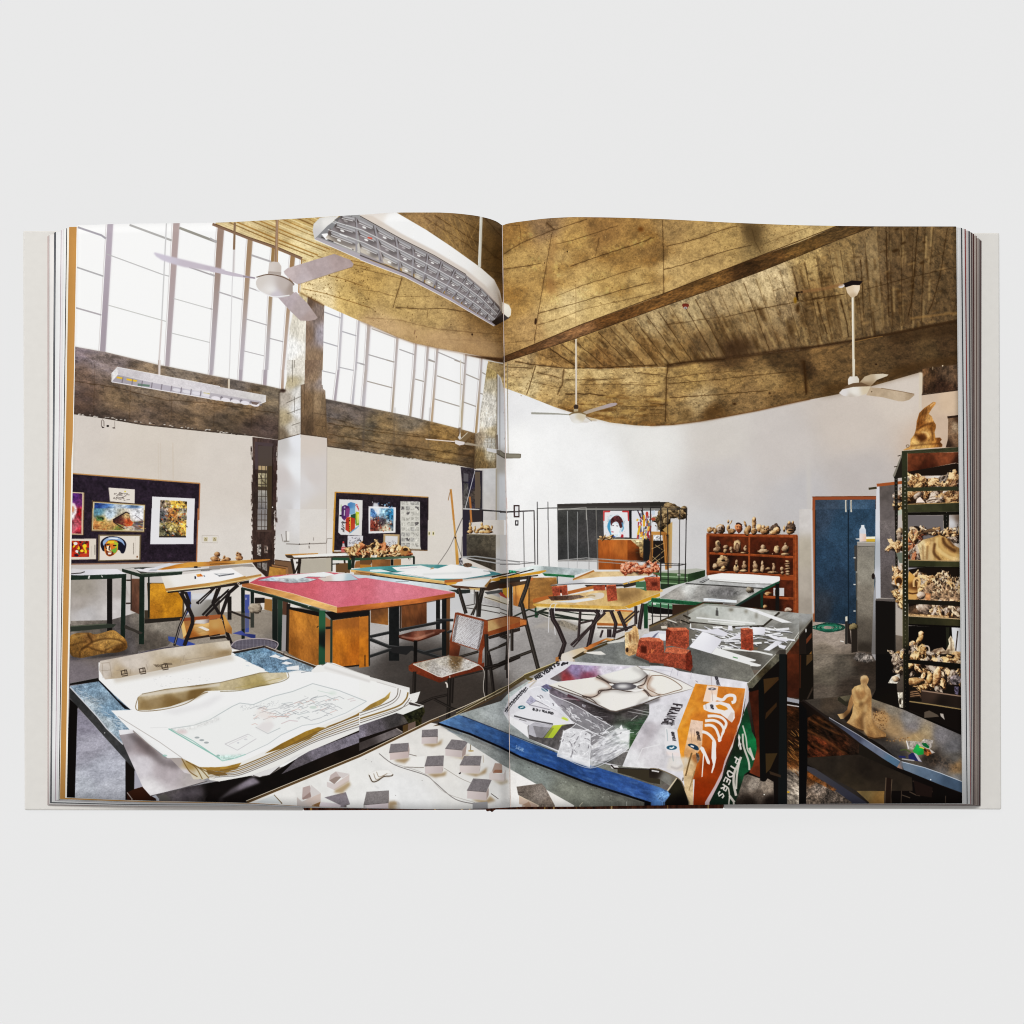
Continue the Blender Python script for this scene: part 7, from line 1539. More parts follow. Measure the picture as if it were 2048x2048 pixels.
t('d1'); p([1310,890,1500,880,1932,740,1932,790,1600,900,1420,950],(214,214,212),b=2,a=.6,n=.06,ns=6); e(1470,930,70,26,(214,190,190),b=2,a=.7); s([1310,890,1600,1060,1932,1250],2.2,(134,184,170))
for x,y in ((1655,997),(1712,1028),(1768,1058)):
    e(x,y,30,12,(160,166,168))
e(1910,1215,22,12,(150,180,172)); e(1265,1215,30,12,(130,180,166),a=.7); s([1090,880,1300,875],1,(214,214,214)); s([700,740,1200,1050,1470,1240],1.4,(176,170,166)); s([880,920,1270,1250,1470,1245],1.2,(150,140,134))
p([1330,1250,1470,1245,1700,1360,1760,1370,1800,1480,1720,1510,1580,1440,1500,1420],[(1400,1290,(166,156,152)),(1550,1350,(170,140,80)),(1700,1450,(206,196,170)),(1520,1400,(206,200,206))])
for q in ([1470,1250,1560,1400,1660,1470],[1520,1280,1640,1360,1720,1500],[1600,1320,1700,1380,1800,1490],[1660,1350,1800,1420,1932,1460],[1690,1360,1932,1400]):
    s(q,2,(120,92,44),c=1,a=.85)
p([1690,1360,1932,1355,1932,1400,1780,1390],(160,122,50)); p([1800,1480,1932,1500,1932,1530,1830,1510],(226,222,216))

# ---- model base in front,with card houses -----------------------------------------------------
t('')
p([494,1606,720,1514,860,1445,875,1448,900,1455,1000,1515,1040,1545,1100,1572,1200,1612,1200,1640,480,1640],[(560,1600,(226,224,220)),(700,1560,(228,227,224)),(820,1480,(226,223,218)),(900,1500,(224,220,214)),(960,1560,(222,220,216)),(1040,1580,(236,234,232)),(1100,1600,(232,228,222)),(800,1600,(230,230,230))],n=.012,ns=26)
s([494,1605,720,1512,860,1444,878,1438],4.2,(98,74,44)); s([492,1602,720,1509,860,1441,930,1412,1018,1372],1.4,(230,214,186))
t('d3'); p([880,860,950,830,1200,720,1500,560,1700,460,1820,370,1930,310,1930,330,1830,400,1600,530,1240,715,960,850],(86,66,44)); s([950,822,1200,705,1500,545,1700,445,1810,365,1932,305],1.2,(206,184,140))
t('')
s([758,1507,790,1530,850,1550,870,1565,910,1598,950,1608],1.4,(110,104,102),c=1); s([790,1528,850,1548,890,1585,950,1605],1,(170,164,158),c=1); s([888,1536,920,1556,945,1567],1,(150,142,134),c=1); s([982,1587,997,1598],1.2,(70,62,58)); s([817,1508,833,1512],1.4,(120,112,106))
p([808,1534,822,1515,850,1512,848,1534],(234,232,228)); s([808,1534,848,1535],1.2,(110,100,92)); p([1000,1500,1000,1612,1021,1612,1021,1520],(206,203,198),b=5,a=.35)
t('d2'); s([770,1690,870,1795],2.4,(110,90,60)); p([550,1780,770,1690,860,1790],(206,210,212)); s([440,1780,770,1650],1,(70,56,40),a=.5)

def house(roof,front,side,shadow,rc=(124,118,120),fc=(206,192,190),sc=(160,142,136)):
    if shadow:
        p(shadow,(140,108,66),b=1.7,a=.72)
    if side:
        p(side,sc)
    p(front,[(front[0],front[1],fc),(front[4],front[5],tuple(v - 18 for v in fc))])
    p(roof,rc,n=.02,ns=8,sp=.03)
    s(roof[4:] if len(roof) > 6 else roof,1,(84,76,74),a=.8)

t('d3')
house([750,905,940,893,940,985,745,990],[745,990,925,988,925,1065,743,1072],[925,985,940,985,935,1060,925,1066],[760,1070,930,1066,1000,1010,980,1080,880,1115,770,1090])
house([370,1075,588,1060,580,1160,350,1182],[358,1182,580,1160,588,1238,362,1268],[588,1065,598,1150,590,1235,580,1160],[400,1265,590,1240,600,1260,540,1310,450,1290],fc=(206,188,184))
house([1105,1018,1315,1040,1235,1150,1028,1130],[1030,1132,1232,1152,1230,1235,1030,1215],[1235,1150,1290,1080,1275,1200,1230,1235],[1050,1215,1230,1236,1290,1210,1330,1200,1260,1260])
house([812,1222,1015,1213,1005,1335,780,1342],[782,1345,1003,1336,990,1425,785,1435],[1003,1336,1008,1230,1004,1390,990,1425],[800,1435,990,1425,1050,1400,1030,1460,900,1480])
house([1258,1220,1470,1218,1450,1333,1203,1330],[1205,1333,1448,1334,1440,1430,1203,1420],[1450,1333,1462,1240,1450,1380,1440,1430],[1230,1425,1440,1432,1540,1350,1520,1430,1400,1470],fc=(214,200,196)); p([1190,1430,1215,1412,1220,1430,1200,1440],(50,44,44))
house([1368,1490,1592,1505,1525,1655,1290,1635],[1295,1637,1525,1656,1525,1752,1293,1732],[1525,1655,1555,1600,1555,1690,1525,1752],[1340,1740,1525,1752,1570,1700,1640,1760,1500,1800,1400,1770])
house([78,1652,350,1635,345,1785,42,1812],[70,1812,340,1788,335,1850,70,1850],[350,1640,352,1750,338,1850,340,1788],[340,1770,420,1760,480,1800,340,1850],fc=(214,200,204),rc=(128,122,122))
p([1360,1785,1540,1770,1545,1850,1360,1850],(150,148,150)); p([1595,1400,1630,1305,1715,1312,1720,1420,1600,1430],(170,146,134)); p([1605,1420,1630,1385,1715,1388,1712,1425],(150,106,82)); p([1560,1430,1595,1395,1610,1430,1735,1440,1740,1530,1560,1505],(214,200,196)); p([1735,1440,1760,1380,1765,1500,1740,1530],(196,186,182)); p([1600,1510,1740,1530,1770,1490,1790,1540,1700,1570],(150,126,90),b=2.4,a=.6)
s([1336,1075,1336,1150],1.4,(110,96,70)); e(1340,1158,36,10,(170,140,80),a=.8); s([1486,1210,1492,1300],1.2,(176,160,140))
p([100,1440,200,1400,350,1395,404,1445,350,1474,290,1470,200,1526,145,1534],(176,164,148),b=1); p([105,1432,200,1394,350,1390,398,1436,350,1464,290,1460,200,1514,150,1522],(234,232,228)); p([165,1425,220,1398,340,1395,370,1430,300,1446,230,1490,190,1496],(222,218,210)); p([168,1420,222,1394,340,1391,366,1424,300,1440,230,1482,192,1488],(236,234,230)); s([110,1450,150,1528,210,1520,290,1468,380,1460,398,1440],2,(90,78,66),c=1); s([165,1430,190,1500,230,1495,300,1450],1.2,(140,124,106),c=1); s([200,1410,225,1468,270,1460,330,1430],1.2,(150,132,112),c=1)
for x,y in ((72,1262),(750,1518),(430,1695),(140,1290)):
    e(x,y,4,4,(90,84,80))
p([440,1790,460,1770,490,1810,460,1815],(190,188,188),b=1); s([180,1580,230,1612],2,(206,206,206),b=.6)
t('d2')
house([1380,1720,1640,1655,1690,1800,1600,1825],[1340,1775,1605,1800,1605,1825,1320,1825],None,None,rc=(130,122,128),fc=(216,204,210))
p([1110,1740,1120,1600,1205,1575,1225,1640,1215,1740],(176,158,154)); p([1120,1725,1215,1650,1275,1690,1120,1750],(150,128,122)); p([1218,1565,1338,1668,1225,1720,1210,1650],(206,198,196)); p([1050,1715,1110,1770,1338,1668,1336,1770,1200,1830,1050,1825],[(1080,1790,(190,180,176)),(1250,1750,(200,180,170))]); p([1230,1815,1336,1770,1320,1820],(140,104,66))
p([1440,1500,1455,1450,1520,1405,1600,1470,1440,1520],(186,170,166)); p([1440,1515,1520,1470,1590,1470,1500,1560],(150,132,124)); p([1520,1405,1685,1435,1600,1490,1560,1460],(206,196,194)); p([1412,1530,1500,1560,1684,1440,1682,1525,1505,1632,1412,1590],[(1450,1560,(206,196,194)),(1600,1540,(206,190,184))]); p([1505,1632,1682,1525,1700,1570,1600,1670,1500,1665],(150,118,72),b=2,a=.7)

# ---- front right table ---------------------------------------------------------------------
t('')
p([1002,1402,1018,1385,1120,1324,1165,1300,1230,1280,1330,1280,1500,1330,1510,1352,1496,1366,1300,1600,1328,1612,1310,1640,1200,1640,1002,1528,875,1447,912,1430],[(930,1440,(150,156,154)),(1000,1420,(164,170,170)),(970,1480,(150,152,150)),(1020,1400,(176,186,186)),(1100,1340,(190,196,190)),(1200,1310,(116,118,116)),(1250,1330,(120,122,118)),(1060,1540,(124,130,126)),(1150,1590,(120,122,112)),(1000,1500,(134,138,136)),(1250,1600,(110,110,102)),(1440,1360,(112,110,104)),(1480,1345,(120,118,110)),(1400,1330,(100,100,96)),(1320,1590,(104,100,92))],n=.045,ns=18,na=24,st=1.8,sp=.035)
s([912,1428,1000,1380,1018,1372,1052,1350,1122,1322,1160,1300,1230,1278],2.6,(78,66,40)); s([912,1426,1000,1378,1018,1370,1052,1348,1122,1320],1,(206,190,150))
t('d4'); p([-10,480,120,385,290,260,310,290,130,400,-10,500],(84,70,44)); p([290,240,700,80,720,100,310,280],(92,78,44)); s([290,238,700,76],1.4,(206,190,140)); p([280,265,320,260,430,290,400,320,330,300],(96,84,50))
p([860,0,970,0,900,40,870,30],(60,44,26)); p([720,0,870,0,910,80,860,80,740,60],[(800,30,(206,192,176)),(890,75,(180,160,140))]); p([670,30,710,20,712,90,672,80],(170,110,60))
t('c4'); p([1000,1665,1060,1650,1080,1630,1290,1545,1385,1560,1330,1580,1270,1570,1060,1700],[(1040,1680,(196,120,60)),(1200,1600,(170,96,40)),(1340,1565,(206,150,90))]); p([740,1740,880,1690,1000,1660,1050,1690,900,1790,860,1860,740,1830],[(800,1790,(214,206,196)),(950,1700,(206,184,150))]); p([870,1785,1000,1710,1060,1690,1400,1560,1600,1470,1600,1490,1100,1710,890,1800],(76,62,38)); p([1000,1720,1100,1710,1220,1705,1280,1745,1200,1750,1080,1735],(226,222,214)); p([1030,1690,1060,1700,1030,1730,1010,1715],(190,160,120)); p([1290,1600,1400,1570,1500,1560,1500,1590,1300,1615],(206,204,196)); p([670,1790,710,1770,715,1840,675,1840],(176,116,60)); s([715,1800,740,1720],4,(46,36,34))
for i in range(40):
    x,y = 1150 + RG.random() * 700,1690 + RG.random() * 220
    e(x,y,8 + RG.random() * 30,3 + RG.random() * 6,(150,152,148) if i % 2 else (84,84,80),ang=-12,a=.3,b=1)
t('')
for i in range(170):
    x = 880 + RG.random() * 440
    y = 1470 + (x - 900) * .33 + RG.random() * 60 - 8
    if 1456 + (x - 876) * .375 < y < 1444 + (x - 875) * .5:
        e(x,y,.7 + RG.random() * 1.4,.5 + RG.random() * .8,(70,72,66) if i % 3 else (190,192,184),a=.5,ang=20)
bricks_on_table()
# banner sheets on it
t('d4')
p([40,690,110,520,340,340,440,260,730,70,950,85,1650,130,1930,140,2560,280,3050,340,3000,420,2300,1350,1900,1370,1480,1340,1330,1330,700,1170,350,1010,340,1000,130,830],(214,212,218),n=.02,ns=18)
p([860,115,1150,130,1580,140,1250,230,1160,265,900,300,700,320,600,290,780,180],[(900,180,(140,124,160)),(1050,160,(170,156,190)),(1300,170,(214,208,222)),(800,280,(150,60,64)),(1050,240,(134,70,90)),(680,290,(100,92,92))],n=.06,ns=12)
p([590,370,800,480,980,545,1300,660,1420,680,1700,590,1870,600,1720,850,1560,1140,1480,1340,1200,1290,700,1150,350,1010,340,850,640,830,900,830,600,500],[(700,450,(110,100,110)),(900,560,(84,76,80)),(1200,720,(66,60,62)),(1600,680,(84,78,78)),(1650,880,(60,84,62)),(1500,1200,(110,106,104)),(1600,1050,(56,84,50)),(600,1080,(96,92,92)),(900,1000,(62,56,56)),(1100,1050,(66,60,60)),(450,950,(84,80,80)),(700,880,(84,78,76))],n=.08,ns=14,sp=.04)
for i in range(110):
    x,y = 1050 + RG.random() * 700,620 + RG.random() * 420
    if x < 1880 - (y - 600) * .6:
        s([x,y,x + 30 + RG.random() * 70,y - 8 + RG.random() * 14],1,[(120,112,112),(44,40,42),(150,146,146),(60,130,84)][i % 4 if x > 1500 else i % 3],a=.4)
for q in ([1560,640,1820,700],[1540,680,1810,730],[1580,790,1660,730],[1640,960,1720,880]):
    s(q,1.6,(190,188,188),a=.7)
p([820,470,980,540,950,560,810,500],(110,70,84)); s([740,520,1000,545],2.4,(176,160,170),a=.7); text('III', 990,620,14,6,6,-30,1.4,(190,188,196))
p([350,850,420,810,640,850,520,1000,420,990,350,960],(176,174,182),n=.04); p([640,850,720,790,800,780,640,1000,530,1000],[(720,820,(190,206,60)),(600,980,(170,190,50))]); p([690,830,760,745,830,770,790,840,720,860],(196,216,70),b=1)
for i in range(13):
    y = 860 + i * 13
    s([400 + i * 4,y,520 + i * 2,y + 18,650 - i * 8,y + 24],1,(70,66,66),a=.8)
p([130,720,350,620,900,830,640,850,400,800,170,740],(222,221,226)); s([170,735,340,780,640,835],3,(90,88,92)); s([230,775,320,800],1.6,(120,118,120)); text('GRAFICS', 640,718,-37,-8,6,-22,2.2,(66,64,68),gap=.25); e(262,632,44,22,(46,104,120)); s([240,640,285,625],2,(222,226,226)); e(540,420,44,20,(50,90,110),ang=20)
p([340,850,350,1000,130,835,40,700],(230,229,232)); s([330,860,350,1000],1.4,(150,148,150))
for q in ([350,600,440,550],[350,600,600,660],[440,550,700,680,920,830],[600,480,700,520]):
    s(q,1.8,(110,106,116),a=.7)
p([310,570,370,490,440,550,350,600],(170,168,190),n=.08,ns=6); p([480,390,560,350,640,380,600,420],(112,108,140),n=.1,ns=8)
for i,(x,y) in enumerate(((75,655),(120,590),(165,545),(205,500),(245,455),(290,420))):
    s([x - 16,y + 30,x + 26,y - 32],2.6,(66,64,68)); s([x + 4,y + 40,x + 46,y - 20],1.6,(90,88,92)); s([x - 10,y - 10,x + 20,y + 16],1.6,(80,78,82))
text('REVERTS', 440,300,42,-28,-22,-36,3.0,(52,50,54),gap=.2); text('SH', 735,125,40,-8,10,-26,3.2,(52,50,54),gap=.15)
p([350,380,430,300,450,310,360,395],(190,180,168)); s([340,340,420,300],2,(206,180,150))
# right white sheet
t('d5'); p([-10,190,0,130,100,130,280,150,340,190,700,250,1190,330,1180,370,1100,800,900,1350,700,1820,480,1810,420,1620,360,1500,100,1370,-10,1360],(216,213,220),n=.025,ns=22)
for q,w,c_ in (([60,170,260,200],1,(190,188,200)),([20,240,240,270,270,170],1.2,(176,174,184)),([500,210,490,290],1.4,(190,186,196)),([340,190,330,250],1.4,(176,172,184)),([550,310,580,330],1,(110,100,110))):
    s(q,w,c_)
t('d4'); p([1900,600,1720,850,1560,1140,1480,1340,1900,1370,2100,1365,2350,1440,2250,1000,2200,600],[(1850,700,(214,212,218)),(1700,1000,(196,190,196)),(1850,1200,(206,202,206)),(1600,1300,(222,221,224)),(1800,900,(180,174,180)),(2000,1000,(214,212,216))],n=.03,ns=20); p([1880,830,1800,1000,1700,1280,1660,1290,1760,1000,1830,840],(176,168,172),b=3,a=.5); s([1640,1310,1720,1130,1932,1080],1.4,(226,224,226)); p([1330,1335,1420,1340,1440,1370,1350,1370],(226,224,222)); s([1340,1330,1380,1368,1900,1395],3,(44,36,34)); p([1420,1370,1930,1395,1932,1560,1800,1540,1600,1470,1420,1420],(62,54,40)); s([1480,1342,1600,1352,1900,1372],1.4,(236,234,234))
t('d5'); p([-10,1370,100,1370,330,1480,380,1540,240,1580,120,1500,-10,1480],[(50,1420,(40,32,26)),(200,1500,(120,118,112)),(300,1490,(104,98,88))],n=.06); p([330,1480,240,1600,330,1480],(200,190,170)); s([330,1478,210,1640],2.6,(206,190,160)); p([230,1640,330,1490,380,1530,440,1640,490,1810,130,1810],[(300,1600,(44,40,26)),(350,1750,(14,11,10))],n=.06)
s([0,1370,120,1385,340,1490,410,1600,480,1810],2,(120,106,84),c=1); s([20,1395,110,1410],3,(206,202,200))
t('d4')
# ink and wash sheet
p([590,365,700,330,1160,265,1250,240,1650,130,1720,175,2000,240,2350,400,1930,500,1400,680,1330,670,1000,500],[(900,350,(226,222,214)),(1500,250,(230,228,222)),(1500,580,(232,228,222)),(1900,350,(230,226,218)),(1100,300,(228,224,216))])
for q,w,c_,b_ in (([1180,250,1300,320,1480,350,1650,330,1750,270,1760,200],12,(120,114,114),3),([1700,160,1780,240,1760,320],9,(110,104,104),3),([1150,270,1260,310,1340,380,1300,420,1210,430,1180,480,1100,500,1000,500],9,(150,112,90),3),([1180,470,1220,440,1350,420,1500,440,1700,420],9,(130,124,122),3),([1800,250,1760,330,1700,390,1780,450,1850,490,1950,490],9,(160,118,92),3),([1060,520,1150,560,1200,600],7,(130,122,118),3),([1800,510,1700,560,1650,620],7,(150,142,138),3),([1600,150,1700,210,1740,260],10,(150,146,144),4)):
    s(q,w * .8,c_,c=1,b=b_ * .8,a=.5)
for q,w in (([1180,245,1320,330,1480,350,1640,335,1740,280,1780,240],2),([1160,265,1280,320,1350,385,1310,420,1200,430,1180,480,1100,510,990,490],2.2),([1780,245,1740,350,1660,385,1760,430,1830,500,1932,490],2.2),([1200,470,1240,430,1400,415,1560,440,1720,420,1800,500],2),([1000,500,1080,520,1140,560,1180,600],2),([700,370,980,480,1050,520],1.4)):
    s(q,w,(72,58,52),c=1,a=.85)
e(1500,378,150,46,(92,88,92)); e(1490,378,96,28,(150,148,150),b=2); e(1480,378,60,16,(224,222,220),b=1.5); p([1310,345,1360,345,1375,362,1340,372],(232,230,226)); p([1600,350,1720,345,1650,370],(232,228,222)); p([1540,430,1720,405,1740,420,1640,445],(232,228,224)); p([1710,170,1780,155,1830,175,1790,240],(228,226,224)); p([1800,510,1932,490,1932,505,1790,545],(230,228,226))
s([1650,130,1720,175,1830,185,2000,240,2180,310,2350,400,2200,440,1930,505],1.4,(140,130,122)); s([1830,250,1960,250,2100,310,2200,400,2100,440,1950,480,1860,450,1780,400,1790,320,1830,250],1.6,(110,84,66),c=1,a=.8); s([1840,260,1800,330,1800,390,1870,440],7,(150,108,84),c=1,a=.5,b=2.4); s([590,370,1000,510,1330,672,1400,682,1700,600,1932,505],2.2,(110,98,90)); sh([600,385,1000,525,1320,690,1420,695,1930,515,1930,550,1420,730,1300,710],.5,2)
t('d5')
# floor and shelf legs to the right of the banner
p([1180,340,1360,160,1560,0,1660,0,1660,1800,1000,1800,1290,1150],(20,15,12)); p([1170,345,1340,180,1520,-10,1570,-10,1570,60,1380,240,1240,400,1190,400],[(1250,330,(104,100,84)),(1500,50,(96,92,78)),(1380,220,(62,52,34))],n=.1,ns=8); s([1180,340,1520,-10],1.6,(176,174,164)); p([1190,450,1310,420,1330,1480,1200,1420,1290,1100],[(1250,600,(70,28,14)),(1260,1300,(112,48,22)),(1250,950,(84,32,16))],n=.08); p([1310,320,1370,280,1395,1500,1330,1520],(16,16,15)); p([1370,480,1550,265,1555,300,1380,470],(70,44,20)); p([1390,780,1400,700,1530,570,1530,620],(60,38,18)); p([1370,290,1550,265,1380,470],(84,56,26),a=.8); p([1395,1190,1540,1185,1450,1380,1400,1430],(70,52,26),a=.9)
p([1560,-10,1640,-10,1655,1800,1545,1800,1560,800],(22,24,24)); p([1655,-10,1820,-10,1815,520,1660,510],[(1740,100,(86,38,18)),(1740,450,(60,26,14))],n=.08); p([1820,-10,1900,-10,1885,1800,1800,1800],(14,14,14)); p([1655,510,1932,550,1932,1800,1655,1800],[(1720,700,(54,28,12)),(1720,1000,(44,24,12)),(1730,1250,(92,54,22)),(1720,1500,(110,100,90)),(1750,1700,(150,138,124))],n=.22,ns=10,na=30,st=3,sp=.12)
p([1655,510,1810,540,1812,590,1655,560],(150,150,156)); p([1655,560,1812,590,1812,620,1655,600],(30,22,18)); s([1655,600,1812,625],2.4,(190,184,180)); p([1820,530,1932,550,1932,700,1825,600],(50,44,40))
for i in range(46):
    x,y = 1660 + RG.random() * 140,880 + RG.random() * 540
    s([x,y,x + 60,y + 20 + RG.random() * 60],1,(196,140,70) if i % 3 else (90,50,20),a=.6)
p([1820,600,1900,600,1885,1800,1800,1800],(14,14,14))
p([1090,1480,1180,1440,1330,1490,1390,1530,1420,1490,1490,1530,1500,1800,1000,1800,1060,1600],[(1150,1500,(104,94,84)),(1250,1570,(150,138,126)),(1400,1600,(140,126,112)),(1300,1680,(92,80,70)),(1200,1770,(36,28,22)),(1450,1770,(30,22,18))],n=.08,ns=10,sp=.05); p([1440,1400,1580,1450,1580,1480,1450,1440],(60,44,30)); p([1330,1450,1395,1440,1400,1510,1370,1530,1330,1515],(16,15,14))
e(1670,1655,16,12,(206,156,40)); e(1380,1685,10,8,(206,200,190))
# orange sheet
p([550,345,690,360,820,375,1150,405,1100,740,1000,1100,900,1330,860,1450,700,1820,520,1820,540,1500,480,1500,370,1250,330,910,430,650],[(650,400,(218,134,40)),(950,420,(210,124,40)),(500,600,(222,140,44)),(400,900,(232,148,40)),(600,800,(206,120,36)),(900,600,(210,122,36)),(700,1000,(196,104,26)),(1000,800,(180,84,22)),(900,1100,(164,66,14)),(800,1300,(150,54,8)),(600,1700,(140,46,4)),(420,1150,(226,140,40))],n=.035,ns=16)
for q,w,c_ in (([700,470,560,560],4,(176,96,26)),([1080,600,960,780,820,1000],2,(236,176,110)),([1150,410,1040,640],1.6,(240,186,130)),([520,640,440,760,360,900],5,(236,166,76)),([860,800,1000,660],4,(170,86,22)),([640,1080,740,960],4,(176,92,26)),([470,830,380,870],4,(180,104,30))):
    s(q,w,c_,c=1,a=.5,b=2)
p([690,365,825,380,800,560,780,575,640,560,660,480],(238,206,184)); p([495,780,640,800,630,1080,600,1150,560,1200,420,1260,410,1180,460,950],[(560,850,(232,196,172)),(520,1050,(226,180,140)),(450,1200,(206,150,96))],n=.04,ns=10); p([420,1250,560,1190,600,1220,560,1340,520,1500,520,1810,490,1810,420,1640,400,1400],[(480,1300,(214,182,138)),(460,1600,(206,176,134)),(550,1250,(170,110,60))],n=.05,ns=10)
p([180,880,320,900,370,1230,240,1220,180,1120],(222,219,222)); p([190,1160,350,1180,380,1230,210,1210],(236,214,206),b=2,a=.7)
p([230,1240,440,1230,480,1290,400,1400,300,1400,200,1380],[(350,1300,(226,222,220)),(420,1350,(206,186,156))],b=2,a=.8); s([250,1350,330,1370,390,1330],4,(170,162,162),c=1,a=.6,b=1)
WH = (232,224,222)
s([985,575,1020,560,1020,500,970,485,920,500,880,540,820,530,770,510],6.4,WH,c=1); p([740,470,800,480,810,540,770,575,730,560],(240,226,216),b=1)
p([640,610,720,570,850,560,960,590,1020,680,1025,760,990,815,930,770,850,710,720,690,650,660],WH); p([790,610,840,595,920,625,945,655,900,670,820,650],(222,140,36)); p([690,585,770,590,790,640,760,690,690,670,660,630],(226,222,224),a=.8); p([930,770,980,690,1015,700,1000,790,985,815],(214,196,186))
for q in ([695,738,780,735,870,760,920,820,900,890],[665,795,770,790,850,830,890,900,870,960],[660,850,740,850,800,900,850,1040],[630,925,690,945,750,1000,785,1080,760,1250]):
    s(q,6,WH,c=1,w2=5)
p([880,890,920,870,880,970,850,1050,825,1050,815,1010,850,990],WH); p([750,1040,795,1050,800,1250,780,1350,750,1430,738,1420,760,1320,740,1240],WH); p([620,1100,650,1120,725,1290,720,1325,690,1310,655,1210,645,1330,635,1470,622,1475,630,1330,640,1200,600,1130],WH)
text('FRANGE', 275,590,-24,44,118,16,3.2,(62,56,60),gap=.38)
p([150,815,300,800,300,850,160,840],(110,106,110),n=.3,ns=5,a=.6)
for ox,oy,c_ in ((255,930,(60,56,60)),(555,925,(60,50,48)),(725,600,(60,56,62)),(780,260,(60,56,62))):
    text('GRAPICLE' if oy != 600 else 'GRAP', ox,oy,3 if oy != 260 else 4,14,36,2,1.6,c_,gap=.25)
for x0,y0,n_ in ((200,900,12),(490,890,14),(735,260,10),(745,440,10),(670,580,6),(270,1190,8),(530,890,8)):
    for i in range(n_):
        s([x0 + i,y0 + i * 12,x0 + 6 + i,y0 + 7 + i * 12],1,(70,110,116) if x0 < 400 else (110,90,84),a=.75)
e(262,1118,64,28,(36,92,116)); s([235,1120,262,1128,292,1108],3,(226,230,232)); p([455,1085,500,1070,570,1100,590,1140,560,1150,500,1120],(30,62,84),c=1); s([490,1095,530,1110],3,(226,222,222)); e(750,410,50,16,(110,104,110)); s([735,412,765,406],1.6,(230,226,226))
p([555,1180,590,1190,605,1250,575,1310,560,1250],(110,96,84),n=.2,ns=5); s([505,1180,470,1300,430,1460],3,(120,92,54)); s([540,1400,470,1640],2,(130,104,66),a=.7); s([400,1480,395,1520],2,(90,74,56))
# green tail of the banner
p([1150,640,1160,610,1200,750,1230,920,1280,1020,1290,1130,1265,1250,1240,1340,1200,1400,1140,1440,1080,1640,1020,1810,700,1820,900,1430,1050,1000],[(1150,700,(20,60,36)),(1250,1050,(16,116,64)),(1220,950,(20,100,58)),(1050,1100,(28,40,26)),(950,1450,(24,36,24)),(1150,1400,(22,84,50)),(1020,1650,(26,44,30)),(800,1750,(20,40,28))],n=.06,ns=10)
p([1170,345,1195,440,1190,560,1155,640,1100,780,1040,920,1000,1110,910,1300,870,1480,700,1810,645,1810,780,1580,870,1400,900,1280,1000,1050,1060,850,1130,720,1150,550],[(1180,500,(196,190,196)),(1050,900,(206,186,180)),(850,1500,(190,166,170))])
for q,w in (([1120,850,1160,1000,1180,1150,1260,1260],3),([1100,1230,1060,1330,1020,1420,1010,1550,1040,1700],5),([1120,950,1130,1100,1190,1280,1200,1390],4),([1080,1290,1050,1450,1040,1620],4),([945,1600,960,1700,950,1800],3),([1200,1120,1250,1270],5),([960,1700,1020,1780],5)):
    s(q,w,(206,196,186),c=1,a=.9)
text('&', 1075,1150,40,-10,-15,-190,2.6,(214,206,200)); text('PIDERS', 1020,1230,-36,82,60,40,3.4,(206,198,190),gap=.35)
# blue cloth roll
t('')
p([876,1446,917,1430,925,1432,1000,1462,1060,1486,1120,1508,1180,1530,1250,1552,1320,1575,1335,1582,1340,1590,1324,1608,1306,1606,1250,1588,1180,1566,1100,1535,1040,1512,1000,1492,940,1466],[(900,1445,(82,119,165)),(940,1450,(70,105,153)),(990,1475,(54,89,139)),(1050,1500,(47,86,143)),(1120,1530,(39,74,130)),(1200,1555,(45,80,139)),(1280,1580,(51,86,147)),(1330,1590,(81,121,177)),(960,1462,(58,95,145))],n=.07,ns=12,na=22,st=2.4,sp=.03)
s([876,1447,940,1468,1000,1494,1040,1514,1100,1537,1180,1568,1250,1590,1306,1608],4,(14,12,16)); s([880,1451,1000,1500,1100,1543,1300,1613],3,(40,36,34),a=.5,b=2); s([925,1432,1000,1461,1060,1484,1110,1504],1.6,(30,40,70),a=.8)
for i in range(60):
    u = RG.random(); x,y = 890 + u * 430,1442 + u * 150 + RG.random() * 26 - 8
    s([x,y,x + 8 + RG.random() * 16,y + 3 + RG.random() * 5],1 + RG.random(),(120,160,206) if i % 2 else (22,52,104),a=.4,b=.5)
text('SAGAR', 1031,1497,3.2,1.4,1,-7,1,(150,176,210),gap=.2)
p([1310,1590,1330,1580,1342,1588,1326,1610],(110,150,206),n=.2,ns=5,a=.7)
# clear plastic bag
t('d4')
p([340,420,480,380,620,480,800,560,1000,660,1200,780,1330,850,1480,840,1575,910,1560,1120,1380,1240,1100,1365,690,1220,760,920,850,880,920,830,700,680,440,540],(222,224,232),a=.42,b=1.5)
p([760,920,850,880,1000,900,1095,960,1085,1360,690,1225,730,1100],(222,222,226),a=.82,n=.05,ns=10); p([690,1220,830,1200,1085,1290,1090,1362],(226,226,230),a=.6); p([1100,1100,1300,960,1420,880,1570,910,1560,1120,1370,1240,1100,1362],(212,212,218),a=.6,n=.14,ns=7,na=-30,st=3); p([1380,900,1560,915,1550,1060,1450,1020],(240,240,242),a=.8,b=1)
rg = np.random.default_rng(5)
for i in range(150):
    if i % 3 == 0:
        x,y = 760 + rg.random() * 320,900 + rg.random() * 330; a_ = rg.random() * 3
    elif i % 3 == 1:
        x,y = 1100 + rg.random() * 420,900 + rg.random() * 320; a_ = -.6 + rg.random() * .5
        if y > 1400 - (x - 1100) * .45:
            continue
    else:
        u = rg.random(); x,y = 420 + u * 900,440 + u * 420 + rg.random() * 160 - 40; a_ = .3 + rg.random() * .8
    L = 20 + rg.random() * 90
    s([x,y,x + np.cos(a_) * L * .5 + 6,y + np.sin(a_) * L * .5 - 6,x + np.cos(a_) * L,y + np.sin(a_) * L],.8 + rg.random() * 1.6,(248,248,252) if rg.random() < .7 else (96,92,98),a=.65,c=1)
